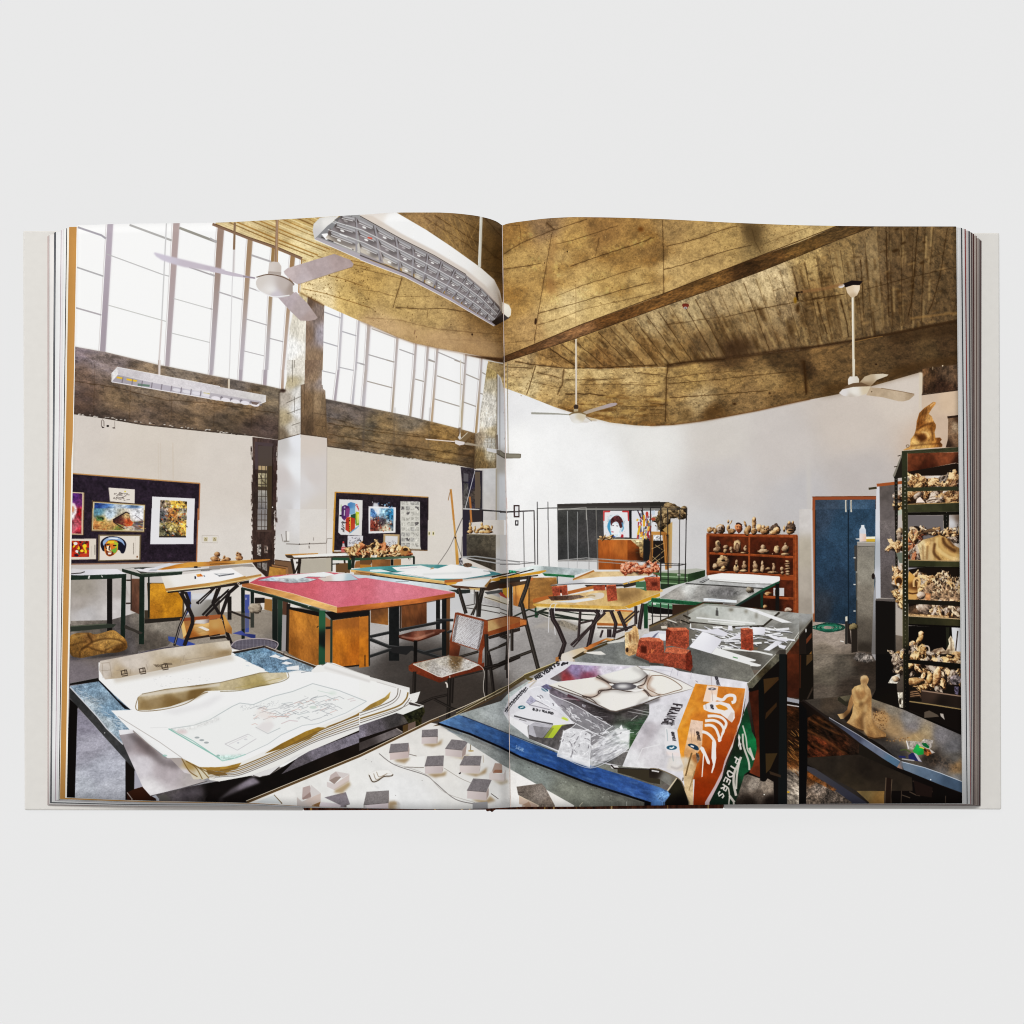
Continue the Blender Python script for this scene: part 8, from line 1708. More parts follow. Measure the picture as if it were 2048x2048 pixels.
for q in ([340,420,480,385,640,490,900,600,1200,780,1340,855],[690,1222,760,1240,1090,1365,1380,1240,1560,1120],[770,930,730,1090,690,1215],[1090,960,1085,1350],[920,830,860,880,770,930],[440,540,700,680,920,830,1280,1010]):
    s(q,1.4,(244,244,248),c=1,a=.8)
p([1440,880,1465,840,1485,890,1460,900],(246,246,248)); s([690,1228,1090,1372,1390,1250],3,(20,24,40),a=.4,b=1.5)
# card house on the right page
p([1100 - 900,1590,500,1550,540,1590,670,1830,480,1830,220,1690],[(300,1620,(112,102,94)),(500,1700,(134,124,116)),(560,1780,(120,108,98))],n=.05,ns=10,sp=.06); p([230,1700,480,1825,350,1825,230,1800],[(280,1750,(200,176,158)),(420,1810,(180,154,140))]); s([215,1660,290,1655],1.4,(70,60,56)); s([230,1700,480,1825,670,1835],1,(220,200,170)); p([350,1770,380,1830,260,1815],(150,116,92),a=.6); s([940,1840,1000,1780],1,(206,196,170)); s([120,1310,120,1840],1.4,(240,238,236),a=.6,b=.8)

# ---- front right: clay figure on a steel-edged table ---------------------------------------------
t('d6')
p([-10,-10,160,-10,165,530,-10,560],(24,18,14)); p([80,0,150,-10,150,60,75,130],(104,76,40),a=.7); p([80,530,150,380,155,420,100,530],(60,48,38)); s([5,0,0,400],3,(66,34,18))
p([160,-10,920,-10,920,420,860,520,460,520,165,530],[(300,50,(120,110,98)),(300,250,(98,90,78)),(500,150,(90,82,72)),(800,100,(56,46,38)),(600,400,(62,52,44)),(250,450,(92,82,72))],n=.06,ns=18,na=-10,st=3,sp=.05)
p([640,40,680,-10,860,-10,910,70,800,90,680,70],(112,104,98),n=.3,ns=7,b=1); p([865,-10,915,-10,915,75],(150,146,146))
p([915,-10,1160,-10,1170,420,1240,640,2000,950,2000,980,860,530,915,420],[(1000,200,(18,15,14)),(1100,600,(22,17,13)),(1800,800,(16,12,10))])
pile([1150,-10,1240,-10,1250,220,1180,230,1130,120],16,24,52,GREY + WARM[:1],51); p([1060,340,1110,260,1200,225,1205,300,1170,345],(214,206,190),n=.1,ns=8); lump(1160,290,50,36,20, *GREY[1])
p([1310,-10,2000,-10,2000,560,1310,560],(26,19,15)); pile([1320,-10,1960,-10,1960,430,1320,400],62,26,66,WARM + CLAY[:2] + GREY[:2],52,2.2); lump(1650,260,50,120,10, *WARM[2]); lump(1400,320,110,50,0, *WARM[1]); lump(1570,290,40,66,0, *WARM[0])
for i in range(7):
    s([1330,440 + i * 12,1400 + i * 8,430 + i * 12,1450 + i * 3,480 + i * 8],2,(150,116,84) if i % 2 else (56,38,26),c=1)
p([1460,420,1700,450,2000,490,2000,640,1470,570],[(1600,480,(70,52,42)),(1700,560,(30,22,18))]); s([1470,430,1750,470,1960,500],2.4,(150,124,104),c=1); s([1320,560,1600,600,2000,665],2.4,(150,126,84)); p([1320,570,2000,670,2000,950,1310,660],(22,16,13)); p([1500,690,1560,670,1660,720,1680,745,1500,760],(92,80,68)); p([1690,705,1730,710,1748,785,1700,740],(176,166,156)); e(1880,300,70,60,(110,100,100),n=.3,ns=7); p([1860,380,1920,380,1910,480,1870,470],(92,84,104),n=.3,ns=6); p([1175,450,1240,450,1245,640,1200,630],(206,196,176),n=.2,ns=7); e(1210,560,14,40,(60,50,40))
p([1298,50,2000,110,2000,175,1298,95],(20,17,14)); p([1245,-10,1305,-10,1320,680,1250,640],[(1270,100,(30,28,18)),(1280,500,(16,14,12))]); s([1248,0,1255,640],1.2,(70,62,46))
for y in range(20,660,46):
    e(1274,y,5,6,(96,86,66),a=.7)
# table
p([30,545,460,505,860,525,1250,660,1932,960,2000,990,2000,1560,1500,1360,1210,1290,1000,1100,500,790,350,760],[(150,570,(70,62,54)),(350,600,(76,64,52)),(450,780,(58,50,44)),(950,560,(120,108,92)),(1100,650,(134,124,110)),(1000,750,(170,132,88)),(1300,760,(130,126,124)),(1150,850,(150,128,100)),(1350,880,(128,122,122)),(1500,960,(150,132,104)),(1700,950,(116,112,114)),(1850,1100,(98,96,98)),(1400,1010,(160,140,104)),(1000,1120,(66,60,56)),(1150,1180,(62,58,56)),(1600,1280,(62,54,48)),(1850,1250,(90,86,82)),(1900,1350,(150,120,82)),(1700,1360,(108,102,98)),(1900,1500,(120,118,116))],n=.05,ns=16,na=22,st=1.8,sp=.04)
p([455,510,610,480,870,525,950,570,700,560,560,620,460,560],[(530,520,(104,96,76)),(800,540,(122,112,92)),(560,600,(40,34,26))],n=.06); p([455,515,480,505,580,590,570,620,460,555],(50,46,34))
p([860,640,900,630,980,690,900,700],(56,44,36),b=2); p([880,680,1200,900,1500,960,1560,1000,1280,1040,1060,1000,950,860],(182,142,92),b=6,a=.45)
for i in range(120):
    x,y = 880 + RG.random() * 180,680 + RG.random() * 220
    e(x,y,3 + RG.random() * 7,3 + RG.random() * 4,(190,140,84) if i % 2 else (96,66,36),a=.7)
for i in range(60):
    x,y = 1040 + RG.random() * 300,990 + RG.random() * 60
    e(x,y,3 + RG.random() * 6,2 + RG.random() * 4,(206,150,84) if i % 2 else (120,78,40),a=.7)
p([1480,1200,1700,1210,1932,1330,1932,1420,1700,1370,1540,1290],(70,54,40),b=6,a=.45,n=.5,ns=7)
s([30,548,300,740,500,840],6,(40,32,28)); p([350,755,500,840,700,960,1000,1150,1210,1280,1180,1360,1000,1250,720,1060,540,920,350,790],[(400,800,(60,58,62)),(600,930,(70,74,92)),(900,1150,(104,112,130)),(1150,1300,(84,112,136))],n=.03); s([350,755,700,962,1000,1152,1212,1282],1.4,(176,176,184)); p([1225,1290,1260,1290,1500,1360,1700,1430,2000,1545,2000,1680,1700,1570,1250,1385],[(1300,1340,(104,118,134)),(1500,1430,(92,110,130)),(1850,1560,(66,84,104))],n=.03); s([1225,1288,1500,1358,1700,1428,1960,1530],1.4,(190,198,210)); p([1170,1360,1215,1280,1240,1300,1240,1385],[(1190,1350,(190,130,96)),(1225,1330,(70,96,120))]); e(1578,1505,8,8,(220,224,228))
p([-10,560,40,560,350,790,540,925,720,1065,1000,1255,1180,1362,1250,1388,1700,1575,2000,1690,2000,1810,-10,1810],[(40,1000,(12,10,9)),(400,900,(40,24,16)),(800,1400,(32,26,20)),(1200,1600,(18,13,11)),(1700,1700,(16,11,10)),(500,1600,(50,44,40))])
p([90,760,170,715,350,800,530,950,710,1080,710,1200,540,1210,90,1240],[(200,850,(56,30,14)),(300,900,(36,22,14)),(200,1100,(74,34,16)),(500,1150,(56,28,14)),(650,1150,(40,26,18))],n=.3,ns=9,na=35,st=3,sp=.1)
for q in ([100,770,300,880,480,960],[90,910,300,1010,540,1190],[140,1060,330,1180],[220,760,400,870]):
    s(q,3,(150,90,40),a=.5,b=1.2)
p([90,1240,540,1210,720,1205,1350,1480,1360,1640,1130,1640,680,1640,90,1320],[(300,1300,(48,40,32)),(800,1400,(40,32,25)),(700,1550,(56,46,34))],n=.06); p([80,1400,200,1440,450,1640,680,1780,700,1810,75,1810],[(150,1500,(84,52,26)),(200,1600,(116,104,94)),(350,1750,(84,74,66)),(150,1750,(120,104,90))],n=.2,ns=9,sp=.12); p([90,1340,180,1370,820,1790,760,1800,640,1790,80,1390],[(150,1380,(66,64,70)),(600,1720,(54,54,66))]); p([80,1400,440,1620,420,1650,90,1480],(120,66,20),a=.6,n=.3,ns=6); p([680,1640,1020,1642,1015,1790,845,1790],[(800,1680,(110,92,56)),(950,1760,(134,100,52))],n=.06); p([-10,560,80,660,85,1380,70,1810,-10,1810],(14,13,13))
for q,w in (([1040,1480,1025,1800],3),([1110,1500,1095,1700,1100,1800],2),([1230,1690,1330,1725],2),([1320,1650,1400,1690,1450,1700],2),([1360,1520,1500,1580],1.6),([1480,1620,1600,1650],3),([1760,1700,1755,1790],1.4),([1225,1640,1220,1800],1.4)):
    s(q,w,(120,98,78),a=.6)
p([1045,1480,1100,1490,1095,1800,1030,1800],(38,24,18)); p([1370,1510,1600,1600,1590,1720,1400,1690],(34,22,18))
# figure
sh([560,820,900,900,1050,960,1120,1040,900,1040,700,930],.5,6)
FG = [(780,280,(209,173,124)),(740,300,(189,150,101)),(810,310,(174,135,89)),(700,400,(214,177,121)),(830,430,(190,154,106)),(650,460,(174,133,85)),(760,470,(154,112,67)),(720,580,(189,148,94)),(830,560,(154,114,69)),(660,720,(196,156,103)),(600,820,(180,141,93)),(720,800,(136,99,58)),(840,760,(189,148,97)),(900,900,(173,133,83)),(1000,960,(155,116,71)),(740,680,(174,135,85)),(840,960,(145,106,63))]
p([450,715,520,705,570,660,590,560,620,480,650,470,640,600,600,700,530,770,490,775],[(480,730,(190,154,106)),(600,600,(155,114,71)),(560,720,(108,76,43))],n=.04); p([530,770,610,690,640,620,640,740,600,790,560,800],(36,24,16),b=1)
p([728,300,735,262,770,245,810,250,832,290,822,330,808,360,850,420,865,500,862,760,890,840,960,900,1040,950,1040,985,960,1010,830,1005,800,960,770,915,690,890,560,820,600,770,630,700,645,600,625,500,625,420,660,380,735,355],FG,c=0,n=.04,ns=10,na=80,st=2,sp=.03)
for q,w,c_ in (([640,420,670,500,720,570,780,540,810,480],5,(215,182,128)),([690,430,700,500,730,540],8,(136,97,57)),([830,420,840,520,800,580,790,660],4,(136,99,58)),([740,560,730,600,745,610,760,570],6,(86,58,30)),([800,590,790,660,770,740,780,880,800,960],5,(219,185,134)),([785,690,740,780,760,900],8,(99,68,37)),([650,620,660,740,600,810],5,(209,173,120)),([755,340,770,300,800,350],3,(109,78,47)),([870,780,920,880,1030,950],5,(118,85,49)),([735,290,760,262,790,262],5,(225,197,155))):
    s(q,w,c_,c=1,a=.6,b=2)
e(790,300,26,26,(145,105,64),b=3,a=.5); s([560,822,690,892,770,917],2,(76,51,29)); s([810,985,900,1008,1030,992],2.4,(75,49,25))
# torn wrapper
p([1285,1035,1380,1040,1460,1050,1500,1010,1610,1030,1590,1110,1560,1140,1300,1140],(176,168,164),a=.75,n=.15,ns=7); s([1285,1035,1310,1130],2,(226,222,220)); s([1380,960,1450,1020],1.2,(190,160,120)); p([1410,1075,1460,1110,1500,1130,1490,1200,1420,1210,1360,1160],[(1430,1120,(20,180,84)),(1470,1180,(24,150,60)),(1380,1160,(40,160,70))]); p([1470,1065,1520,1062,1565,1110,1550,1130,1490,1100],(10,100,50)); p([1490,1120,1560,1140,1600,1190,1540,1220,1500,1200],[(1520,1150,(110,60,30)),(1560,1200,(190,110,50))],n=.25,ns=5); p([1560,1130,1635,1180,1590,1190],(196,186,176)); s([1440,1110,1500,1130],2,(236,196,60)); p([1310,1210,1350,1180,1400,1190,1470,1290,1400,1280,1310,1250],(36,40,92)); p([1370,1180,1410,1195,1475,1292,1430,1280],(176,172,180)); p([1185,1215,1270,1220,1280,1245,1200,1240],(40,44,96)); s([1230,1255,1380,1275],2.4,(170,166,166)); s([1210,1150,1280,1140,1340,1180],2.4,(84,96,50)); sh([1480,1215,1600,1200,1680,1110,1680,1180,1560,1240,1480,1290],.45,3)

# the print's own contrast
_m = CV.mean(2,keepdims=True)
CV[:] = np.clip(_m + (CV - _m) * .89,0,1)
CV[:] = np.clip(CV - .026 * np.sin(2 * np.pi * CV),0,1)
# ink bleeds past the trim
CV[1598 - PY0:, :490 - PX0] = CV[1597 - PY0, :490 - PX0]
CV[1605 - PY0:, 1200 - PX0:] = CV[1604 - PY0,1200 - PX0:]
CV[1611 - PY0:, 490 - PX0:1200 - PX0] = CV[1610 - PY0,490 - PX0:1200 - PX0]

# ---------------------------------------------------------------- materials
def lin(c):
    c = np.asarray(c, np.float64) / 255.0
    return np.where(c <= .04045, c / 12.92, ((c + .055) / 1.055) ** 2.4)


INK = 0.93                   # paper white against the light that falls on it


def paper(name, col, rough=.6, spec=.12, fleck=0.0):
    m = bpy.data.materials.new(name)
    m.use_nodes = True
    nt = m.node_tree
    b = nt.nodes['Principled BSDF']
    b.inputs['Roughness'].default_value = rough
    b.inputs['Specular IOR Level'].default_value = spec
    c = tuple(lin(col) * INK) + (1,)
    tc = nt.nodes.new('ShaderNodeTexCoord')
    nz = nt.nodes.new('ShaderNodeTexNoise')
    nz.inputs['Scale'].default_value = 260.0
    nz.inputs['Detail'].default_value = 4.0
    nt.links.new(tc.outputs['Object'], nz.inputs['Vector'])
    mx = nt.nodes.new('ShaderNodeMix')
    mx.data_type = 'RGBA'
    k = .955 - fleck
    mx.inputs[6].default_value = (c[0] * k, c[1] * k, c[2] * k, 1)
    mx.inputs[7].default_value = tuple(min(1, v * (1.03 + fleck)) for v in c[:3]) + (1,)
    nt.links.new(nz.outputs['Fac'], mx.inputs[0])
    nt.links.new(mx.outputs[2], b.inputs['Base Color'])
    bp = nt.nodes.new('ShaderNodeBump')
    bp.inputs['Strength'].default_value = .04
    bp.inputs['Distance'].default_value = .0004
    nt.links.new(nz.outputs['Fac'], bp.inputs['Height'])
    nt.links.new(bp.outputs['Normal'], b.inputs['Normal'])
    return m


def cloth_mat():
    """Dark red-brown spine cloth with broken gilt threads across it."""
    m = bpy.data.materials.new('spine_cloth')
    m.use_nodes = True
    nt = m.node_tree
    b = nt.nodes['Principled BSDF']
    b.inputs['Roughness'].default_value = .7
    b.inputs['Specular IOR Level'].default_value = .1
    tc = nt.nodes.new('ShaderNodeTexCoord')
    mp = nt.nodes.new('ShaderNodeMapping')
    mp.inputs['Scale'].default_value = (420.0, 18.0, 18.0)
    nt.links.new(tc.outputs['Object'], mp.inputs['Vector'])
    nz = nt.nodes.new('ShaderNodeTexNoise')
    nz.inputs['Scale'].default_value = 1.0
    nz.inputs['Detail'].default_value = 2.0
    nt.links.new(mp.outputs['Vector'], nz.inputs['Vector'])
    rp = nt.nodes.new('ShaderNodeValToRGB')
    el = rp.color_ramp.elements
    el[0].position, el[0].color = .30, (.020, .006, .003, 1)
    el[1].position, el[1].color = .56, (.11, .030, .014, 1)
    for ps, cl in ((.64, (.14, .05, .02, 1)), (.68, (.62, .36, .09, 1)), (.76, (.80, .62, .32, 1))):
        q = el.new(ps)
        q.color = cl
    nt.links.new(nz.outputs['Fac'], rp.inputs['Fac'])
    nt.links.new(rp.outputs['Color'], b.inputs['Base Color'])
    return m


def print_mat():
    """Coated paper carrying the printed photograph."""
    img = bpy.data.images.new('printed_photograph', PW, PH, alpha=False)
    a = np.ones((PH, PW, 4), np.float32)
    gain = np.interp(np.arange(PW) + PX0, [130, 800, 1010, 1120, 1300, 1930], [.988, .99, 1.0, 1.0, 1.02, 1.03])   # offsets uneven light across the spread, put into the print colour
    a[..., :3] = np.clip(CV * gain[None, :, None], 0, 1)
    img.pixels.foreach_set(np.ascontiguousarray(a[::-1]).ravel())
    img.pack()
    m = bpy.data.materials.new('printed_page')
    m.use_nodes = True
    nt = m.node_tree
    b = nt.nodes['Principled BSDF']
    b.inputs['Roughness'].default_value = .5
    b.inputs['Specular IOR Level'].default_value = .01
    tx = nt.nodes.new('ShaderNodeTexImage')
    tx.image = img
    tx.extension = 'EXTEND'
    uv = nt.nodes.new('ShaderNodeUVMap')
    uv.uv_map = 'print'
    nt.links.new(uv.outputs['UV'], tx.inputs['Vector'])
    mu = nt.nodes.new('ShaderNodeMix')
    mu.data_type = 'RGBA'
    mu.blend_type = 'MULTIPLY'
    mu.inputs[0].default_value = 1.0
    mu.inputs[7].default_value = (INK, INK, INK, 1)
    nt.links.new(tx.outputs['Color'], mu.inputs[6])
    nt.links.new(mu.outputs[2], b.inputs['Base Color'])
    return m


def table_mat():
    """Plain pale table top with an added glow that evens out the backdrop."""
    m = bpy.data.materials.new('backdrop_added_glow')
    m.use_nodes = True
    b = m.node_tree.nodes['Principled BSDF']
    b.inputs['Base Color'].default_value = (.03, .03, .03, 1)
    b.inputs['Roughness'].default_value = .8
    b.inputs['Specular IOR Level'].default_value = .0
    b.inputs['Emission Color'].default_value = (1, 1, 1, 1)
    b.inputs['Emission Strength'].default_value = .78  # added glow, keeps the book's shadow off the backdrop
    return m


def link(name, me, mat, parent=None, smooth_=False):
    o = bpy.data.objects.new(name, me)
    sc.collection.objects.link(o)
    me.materials.append(mat)
    if smooth_:
        for f in me.polygons:
            f.use_smooth = True
    o.parent = parent
    return o


# ---------------------------------------------------------------- table
bm = bmesh.new()
bmesh.ops.create_cube(bm, size=1.0)
for v in bm.verts:
    v.co = Vector((v.co.x * 2.4, v.co.y * 2.0, v.co.z * .02 - .01))
me = bpy.data.meshes.new('glow_backdrop')
bm.to_mesh(me)
bm.free()
tb = link('glow_backdrop', me, table_mat())
tb['kind'] = 'structure'
tb['label'] = 'plain pale grey table top under the open book, with an added glow'

book = bpy.data.objects.new('open_book', None)
sc.collection.objects.link(book)
book['label'] = 'thick open art book with a studio photograph across both pages'
book['category'] = 'book'

# ---------------------------------------------------------------- covers
ZC = .0032


def board(name, corners, z0, z1, mat, bev=.0009):
    """Cover board from four photo corners (top face), rounded edges."""
    b_ = bmesh.new()
    top = [b_.verts.new(at(x, y, z1)) for x, y in corners]
    bot = [b_.verts.new((v.co.x, v.co.y, z0)) for v in top]
    b_.faces.new(top)
    b_.faces.new(bot[::-1])
    for i in range(4):
        j = (i + 1) % 4
        b_.faces.new((top[j], top[i], bot[i], bot[j]))
    bmesh.ops.recalc_face_normals(b_, faces=b_.faces)
    if bev:
        bmesh.ops.bevel(b_, geom=list(b_.edges), offset=bev, segments=3, affect='EDGES', profile=.5)
    m_ = bpy.data.meshes.new(name)
    b_.to_mesh(m_)
    b_.free()
    return link(name, m_, mat, book)


CVM = paper('cover_paper', (222, 219, 214), .55, .15)
o = board('cover_board', [(45.5, 461.2), (48.4, 1620.6), (607, 1621.2), (607, 461.2)], .0001, ZC, CVM)
o['label'] = 'plain off-white left cover board'
o = board('cover_board', [(1447.5, 464), (1447.5, 1617.4), (2003.4, 1619.2), (1999.4, 465.2)], .0001, ZC, CVM)
o['label'] = 'plain off-white right cover board'
o = board('spine_cloth', [(607.6, 462), (607.6, 1621.0), (1446.9, 1617.2), (1446.9, 464)], .0001, ZC - .0002, cloth_mat(), .0004)
o['label'] = 'dark red-brown spine cloth with gilt threads'

# ---------------------------------------------------------------- pages
def spline(knots):
    kx = np.array([k[0] for k in knots], float)
    ky = np.array([k[1] for k in knots], float)
    d = np.diff(ky) / np.diff(kx)
    m = np.zeros(len(kx))
    m[1:-1] = np.where(d[1:] * d[:-1] > 0, 2 * d[1:] * d[:-1] / (d[1:] + d[:-1] + 1e-12), 0)
    m[0], m[-1] = d[0], d[-1]

    def f(x):
        x = np.clip(x, kx[0], kx[-1])
        i = np.clip(np.searchsorted(kx, x) - 1, 0, len(kx) - 2)
        h = kx[i + 1] - kx[i]
        u = (x - kx[i]) / h
        return ((1 + 2 * u) * (1 - u) ** 2 * ky[i] + u * (1 - u) ** 2 * h * m[i]
                + u * u * (3 - 2 * u) * ky[i + 1] + u * u * (u - 1) * h * m[i + 1])
    return f


# trim edges of the two open pages in photo pixels, and the paper's height in mm
LT = spline([(155, 450.6), (240, 447.8), (420, 445.5), (560, 439), (720, 429.5), (800, 425), (850, 424.2), (900, 426), (945, 430.5), (975, 436.5), (992, 442.5), (1005, 451)])
RT = spline([(1005, 451), (1014, 447.5), (1050, 442), (1100, 436.4), (1150, 434.2), (1200, 434.6), (1300, 437.2), (1480, 446), (1620, 450.8), (1760, 452.6), (1912, 452.9)])
LB = spline([(134, 1594.8), (300, 1601.5), (500, 1606), (607, 1612), (720, 1615.5), (860, 1618.2), (970, 1617.0), (1021, 1614.5)])
RB = spline([(1021, 1614.5), (1050, 1613.6), (1150, 1613.2), (1300, 1611), (1448, 1609.2), (1700, 1607.6), (1924.4, 1607)])
LZ = spline([(0, 9.0), (.12, 12.0), (.3, 17.0), (.5, 23.0), (.68, 28.0), (.8, 30.5), (.88, 30.3), (.94, 28.2), (.975, 24.5), (1, 18.0)])
RZ = spline([(0, 18.0), (.02, 21.5), (.06, 25.0), (.12, 27.4), (.2, 28.3), (.35, 27.0), (.55, 22.5), (.75, 17.5), (.9, 14.4), (1, 13.0)])


def page_pt(side, u, v):
    """u 0 (fore-edge) .. 1 (fold) on the left, 0 (fold) .. 1 on the right; v 0 top .. 1 foot."""
    if side == 'L':
        xt, xb = 155 + (1004.6 - 155) * u, 133.6 + (1020.6 - 133.6) * u
        yt, yb, z = LT(xt), LB(xb), LZ(u)
    else:
        xt, xb = 1004.6 + (1912.2 - 1004.6) * u, 1020.6 + (1924.4 - 1020.6) * u
        yt, yb, z = RT(xt), RB(xb), RZ(u)
    return xt + (xb - xt) * v, yt + (yb - yt) * v, z / 1000.0


def grid_mesh(name, P, skirt, uv=None):
    """Sheet from an (nv, nu, 3) grid of points with edges turned down by skirt metres."""
    nv, nu = P.shape[:2]
    co = [tuple(p_) for p_ in P.reshape(-1, 3)]
    fa = []
    for j in range(nv - 1):
        for i in range(nu - 1):
            a = j * nu + i
            fa.append((a, a + nu, a + nu + 1, a + 1))
    rim = [i for i in range(nu)] + [j * nu + nu - 1 for j in range(1, nv)] + \
          [(nv - 1) * nu + i for i in range(nu - 2, -1, -1)] + [j * nu for j in range(nv - 2, 0, -1)]
    n0 = len(co)
    dz = skirt if callable(skirt) else (lambda p_: skirt)
    for r in rim:
        x, y, z = co[r]
        co.append((x, y, max(z - dz(co[r]), ZC + .00005)))
    for k in range(len(rim)):
        k2 = (k + 1) % len(rim)
        fa.append((rim[k], rim[k2], n0 + k2, n0 + k))
    m_ = bpy.data.meshes.new(name)
    m_.from_pydata(co, [], fa)
    m_.update()
    if uv is not None:
        l = m_.uv_layers.new(name='print')
        full = np.concatenate([uv.reshape(-1, 2), uv.reshape(-1, 2)[rim]])
        vi = np.zeros(len(m_.loops), np.int64)
        m_.loops.foreach_get('vertex_index', vi)
        l.data.foreach_set('uv', full[vi].astype(np.float32).ravel())
    for k, f in enumerate(m_.polygons):
        f.use_smooth = k < (nv - 1) * (nu - 1)
    return m_


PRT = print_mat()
WHITE = paper('page_edge', (238, 237, 235))
for side in 'LR':
    NU, NV = 150, 60
    uu = np.linspace(0, 1, NU)
    uu = 1 - (1 - uu) ** 1.6 if side == 'L' else uu ** 1.6       # finer towards the fold
    P = np.zeros((NV, NU, 3))
    UV = np.zeros((NV, NU, 2))
    for j, v in enumerate(np.linspace(0, 1, NV)):
        for i, u in enumerate(uu):
            x, y, z = page_pt(side, u, v)
            z += .00025 * math.sin(9 * u + 3 * v) * math.sin(math.pi * u)      # paper is never quite flat
            P[j, i] = at(x, y, z)
            UV[j, i] = ((x - PX0) / PW, 1 - (y - PY0) / PH)
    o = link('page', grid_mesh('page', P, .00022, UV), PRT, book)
    o['label'] = 'left page, windows and drawing tables of the studio photograph' if side == 'L' else 'right page, vaulted ceiling and clay shelves of the studio photograph'

# ---------------------------------------------------------------- leaves under the open pages
# (fore-edge x at head, at foot, head y, foot y, colour), from the cover up
LEFT = [(94.7, 94.9, 472.0, 1610.4, (214, 206, 202)), (95.5, 95.6, 471.6, 1610.2, (170, 112, 104)), (96.3, 96.2, 471.0, 1610.0, (222, 210, 206)), (97.5, 97.6, 470.0, 1609.6, (110, 80, 80)), (98.6, 98.2, 468.5, 1609.0, (236, 233, 230)),
        (108.2, 100.2, 464.6, 1606.2, (70, 72, 76)), (109.6, 101.4, 464.0, 1605.6, (150, 152, 156)), (110.4, 102.0, 463.6, 1605.2, (72, 74, 78)), (112.0, 103.4, 462.6, 1604.4, (236, 236, 236)),
        (121.8, 109.8, 459.6, 1601.4, (176, 156, 166)), (123.0, 111.2, 459.0, 1601.0, (238, 234, 236)), (126.5, 113.5, 458.0, 1600.6, (222, 222, 222)), (127.6, 114.6, 457.6, 1600.2, (240, 240, 240)), (132.6, 117.2, 456.2, 1599.4, (34, 34, 36)),
        (134.2, 118.9, 455.4, 1598.8, (244, 238, 226)), (138.4, 120.0, 453.6, 1598.0, (192, 140, 74)), (151.6, 130.2, 452.2, 1596.0, (250, 242, 228)), (153.4, 131.8, 451.4, 1595.4, (250, 246, 240))]
RIGHT = [(1962.9, 1961.0, 480.6, 1611.6, (120, 104, 100)), (1961.0, 1960.2, 479.0, 1611.2, (92, 70, 70)), (1959.4, 1958.2, 477.4, 1611.0, (150, 140, 136)), (1957.6, 1956.4, 476.0, 1610.6, (176, 164, 156)), (1953.4, 1954.8, 471.6, 1610.4, (110, 84, 76)),
         (1951.8, 1953.4, 470.6, 1610.2, (196, 182, 172)), (1948.2, 1950.8, 467.4, 1609.8, (84, 52, 50)), (1945.6, 1949.2, 466.0, 1609.6, (182, 168, 160)), (1944.2, 1948.0, 464.6, 1609.4, (86, 70, 70)), (1942.0, 1946.4, 463.6, 1609.2, (206, 198, 190)),
         (1939.6, 1944.6, 461.8, 1609.0, (80, 82, 88)), (1936.8, 1943.4, 460.6, 1608.8, (214, 208, 206)), (1931.4, 1942.2, 457.6, 1608.6, (150, 70, 66)), (1929.0, 1940.8, 456.8, 1608.4, (238, 236, 234)), (1924.2, 1935.2, 455.4, 1608.2, (72, 76, 78)),
         (1921.8, 1933.4, 454.8, 1608.0, (238, 237, 236)), (1914.4, 1927.0, 453.6, 1607.6, (246, 244, 240))]
MC = {}
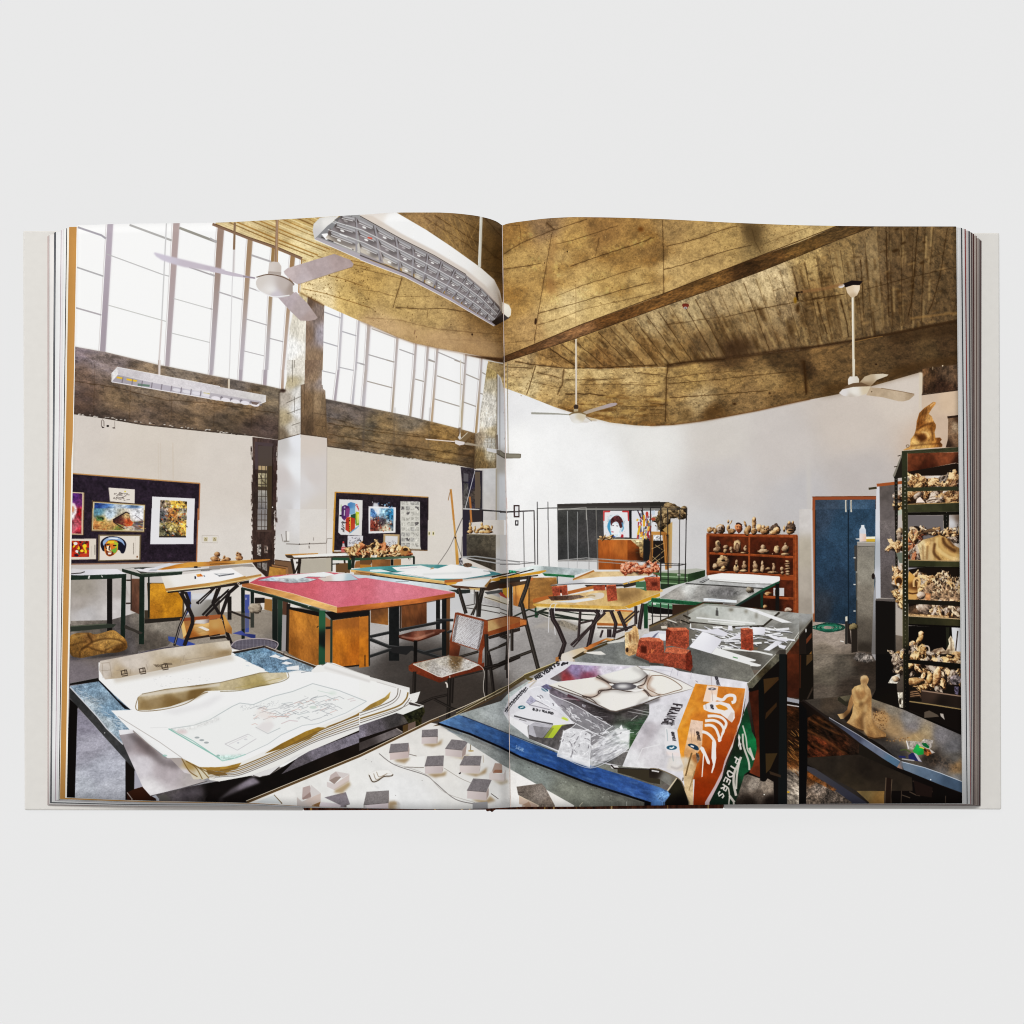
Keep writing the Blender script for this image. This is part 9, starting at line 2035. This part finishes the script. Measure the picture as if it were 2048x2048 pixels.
for side, rows in (('L', LEFT), ('R', RIGHT)):
    n = len(rows)
    for r, (xt, xb, yt, yb, col) in enumerate(rows):
        f = (r + .6) / (n + .4)
        NU, NV = 46, 12
        P = np.zeros((NV, NU, 3))
        for j, v in enumerate(np.linspace(0, 1, NV)):
            for i, s_ in enumerate(np.linspace(0, 1, NU)):
                u = s_ if side == 'L' else 1 - s_         # s_ = 0 at the fore-edge
                px, py0, zt = page_pt(side, u, 0)
                pxb, py1, _ = page_pt(side, u, 1)
                q = (1 - s_) ** 1.5                       # fanned out only towards the fore-edge
                e0 = page_pt(side, 0 if side == 'L' else 1, 0)
                e1 = page_pt(side, 0 if side == 'L' else 1, 1)
                x0, x1 = px + (xt - e0[0]) * q, pxb + (xb - e1[0]) * q
                inset = (1 - f) * 2.2 * (1 - q) + .5
                y0 = py0 + (yt - e0[1]) * q + inset + (1 - f) * (20 if s_ > .05 else 20) * (1 - q)
                y1 = py1 + (yb - e1[1]) * q - inset * (1 if s_ > .4 else .2)
                z = ZC + .0002 + f * (zt - ZC - .0006)
                P[j, i] = at(x0 + (x1 - x0) * v, y0 + (y1 - y0) * v, z)
        key = col
        if key not in MC:
            MC[key] = paper('leaf_paper', col)
        link('leaf', grid_mesh('leaf', P, lambda p_: max(.0004, (p_[2] - ZC) / (r + 1.0) * 1.15)), MC[key], book)

# ---------------------------------------------------------------- fold and headband
co = []
for k in range(61):
    v = k / 60.0
    x, y, z = page_pt('L', 1.0, v)
    wd = .62 + .18 * math.sin(k * 1.7)
    for d_ in (-wd, wd):
        co.append(tuple(at(x + d_, y, z + .0004)))
fa = [(2 * k, 2 * k + 2, 2 * k + 3, 2 * k + 1) for k in range(60)]
n0 = len(co)
co += [(x, y, z - .0012) for x, y, z in co]
fa += [(2 * k + n0, 2 * k + 1 + n0, 2 * k + 3 + n0, 2 * k + 2 + n0) for k in range(60)]
me = bpy.data.meshes.new('fold')
me.from_pydata(co, [], fa)
o = link('fold', me, paper('fold_paper', (206, 190, 182), fleck=.25), book)
o['label'] = 'pale worn paper showing along the fold'

bm = bmesh.new()
hb = [at(972 + 19 * i / 12.0, 1618.6 + 1.2 * math.sin(i), .0125) for i in range(13)]
ring = []
for i, c in enumerate(hb):
    r_ = .0011 * (1 - .55 * abs(i / 6.0 - 1) ** 2) * (1 + .12 * (i % 2))
    ring.append([bm.verts.new((c.x, c.y + r_ * math.cos(a), c.z + r_ * math.sin(a))) for a in np.linspace(0, 2 * math.pi, 9)[:-1]])
for a, b in zip(ring, ring[1:]):
    for k in range(8):
        bm.faces.new((a[k], a[(k + 1) % 8], b[(k + 1) % 8], b[k]))
bm.faces.new(ring[0][::-1])
bm.faces.new(ring[-1])
bmesh.ops.recalc_face_normals(bm, faces=bm.faces)
me = bpy.data.meshes.new('headband')
bm.to_mesh(me)
bm.free()
link('headband', me, bpy.data.materials['spine_cloth'], book, True)
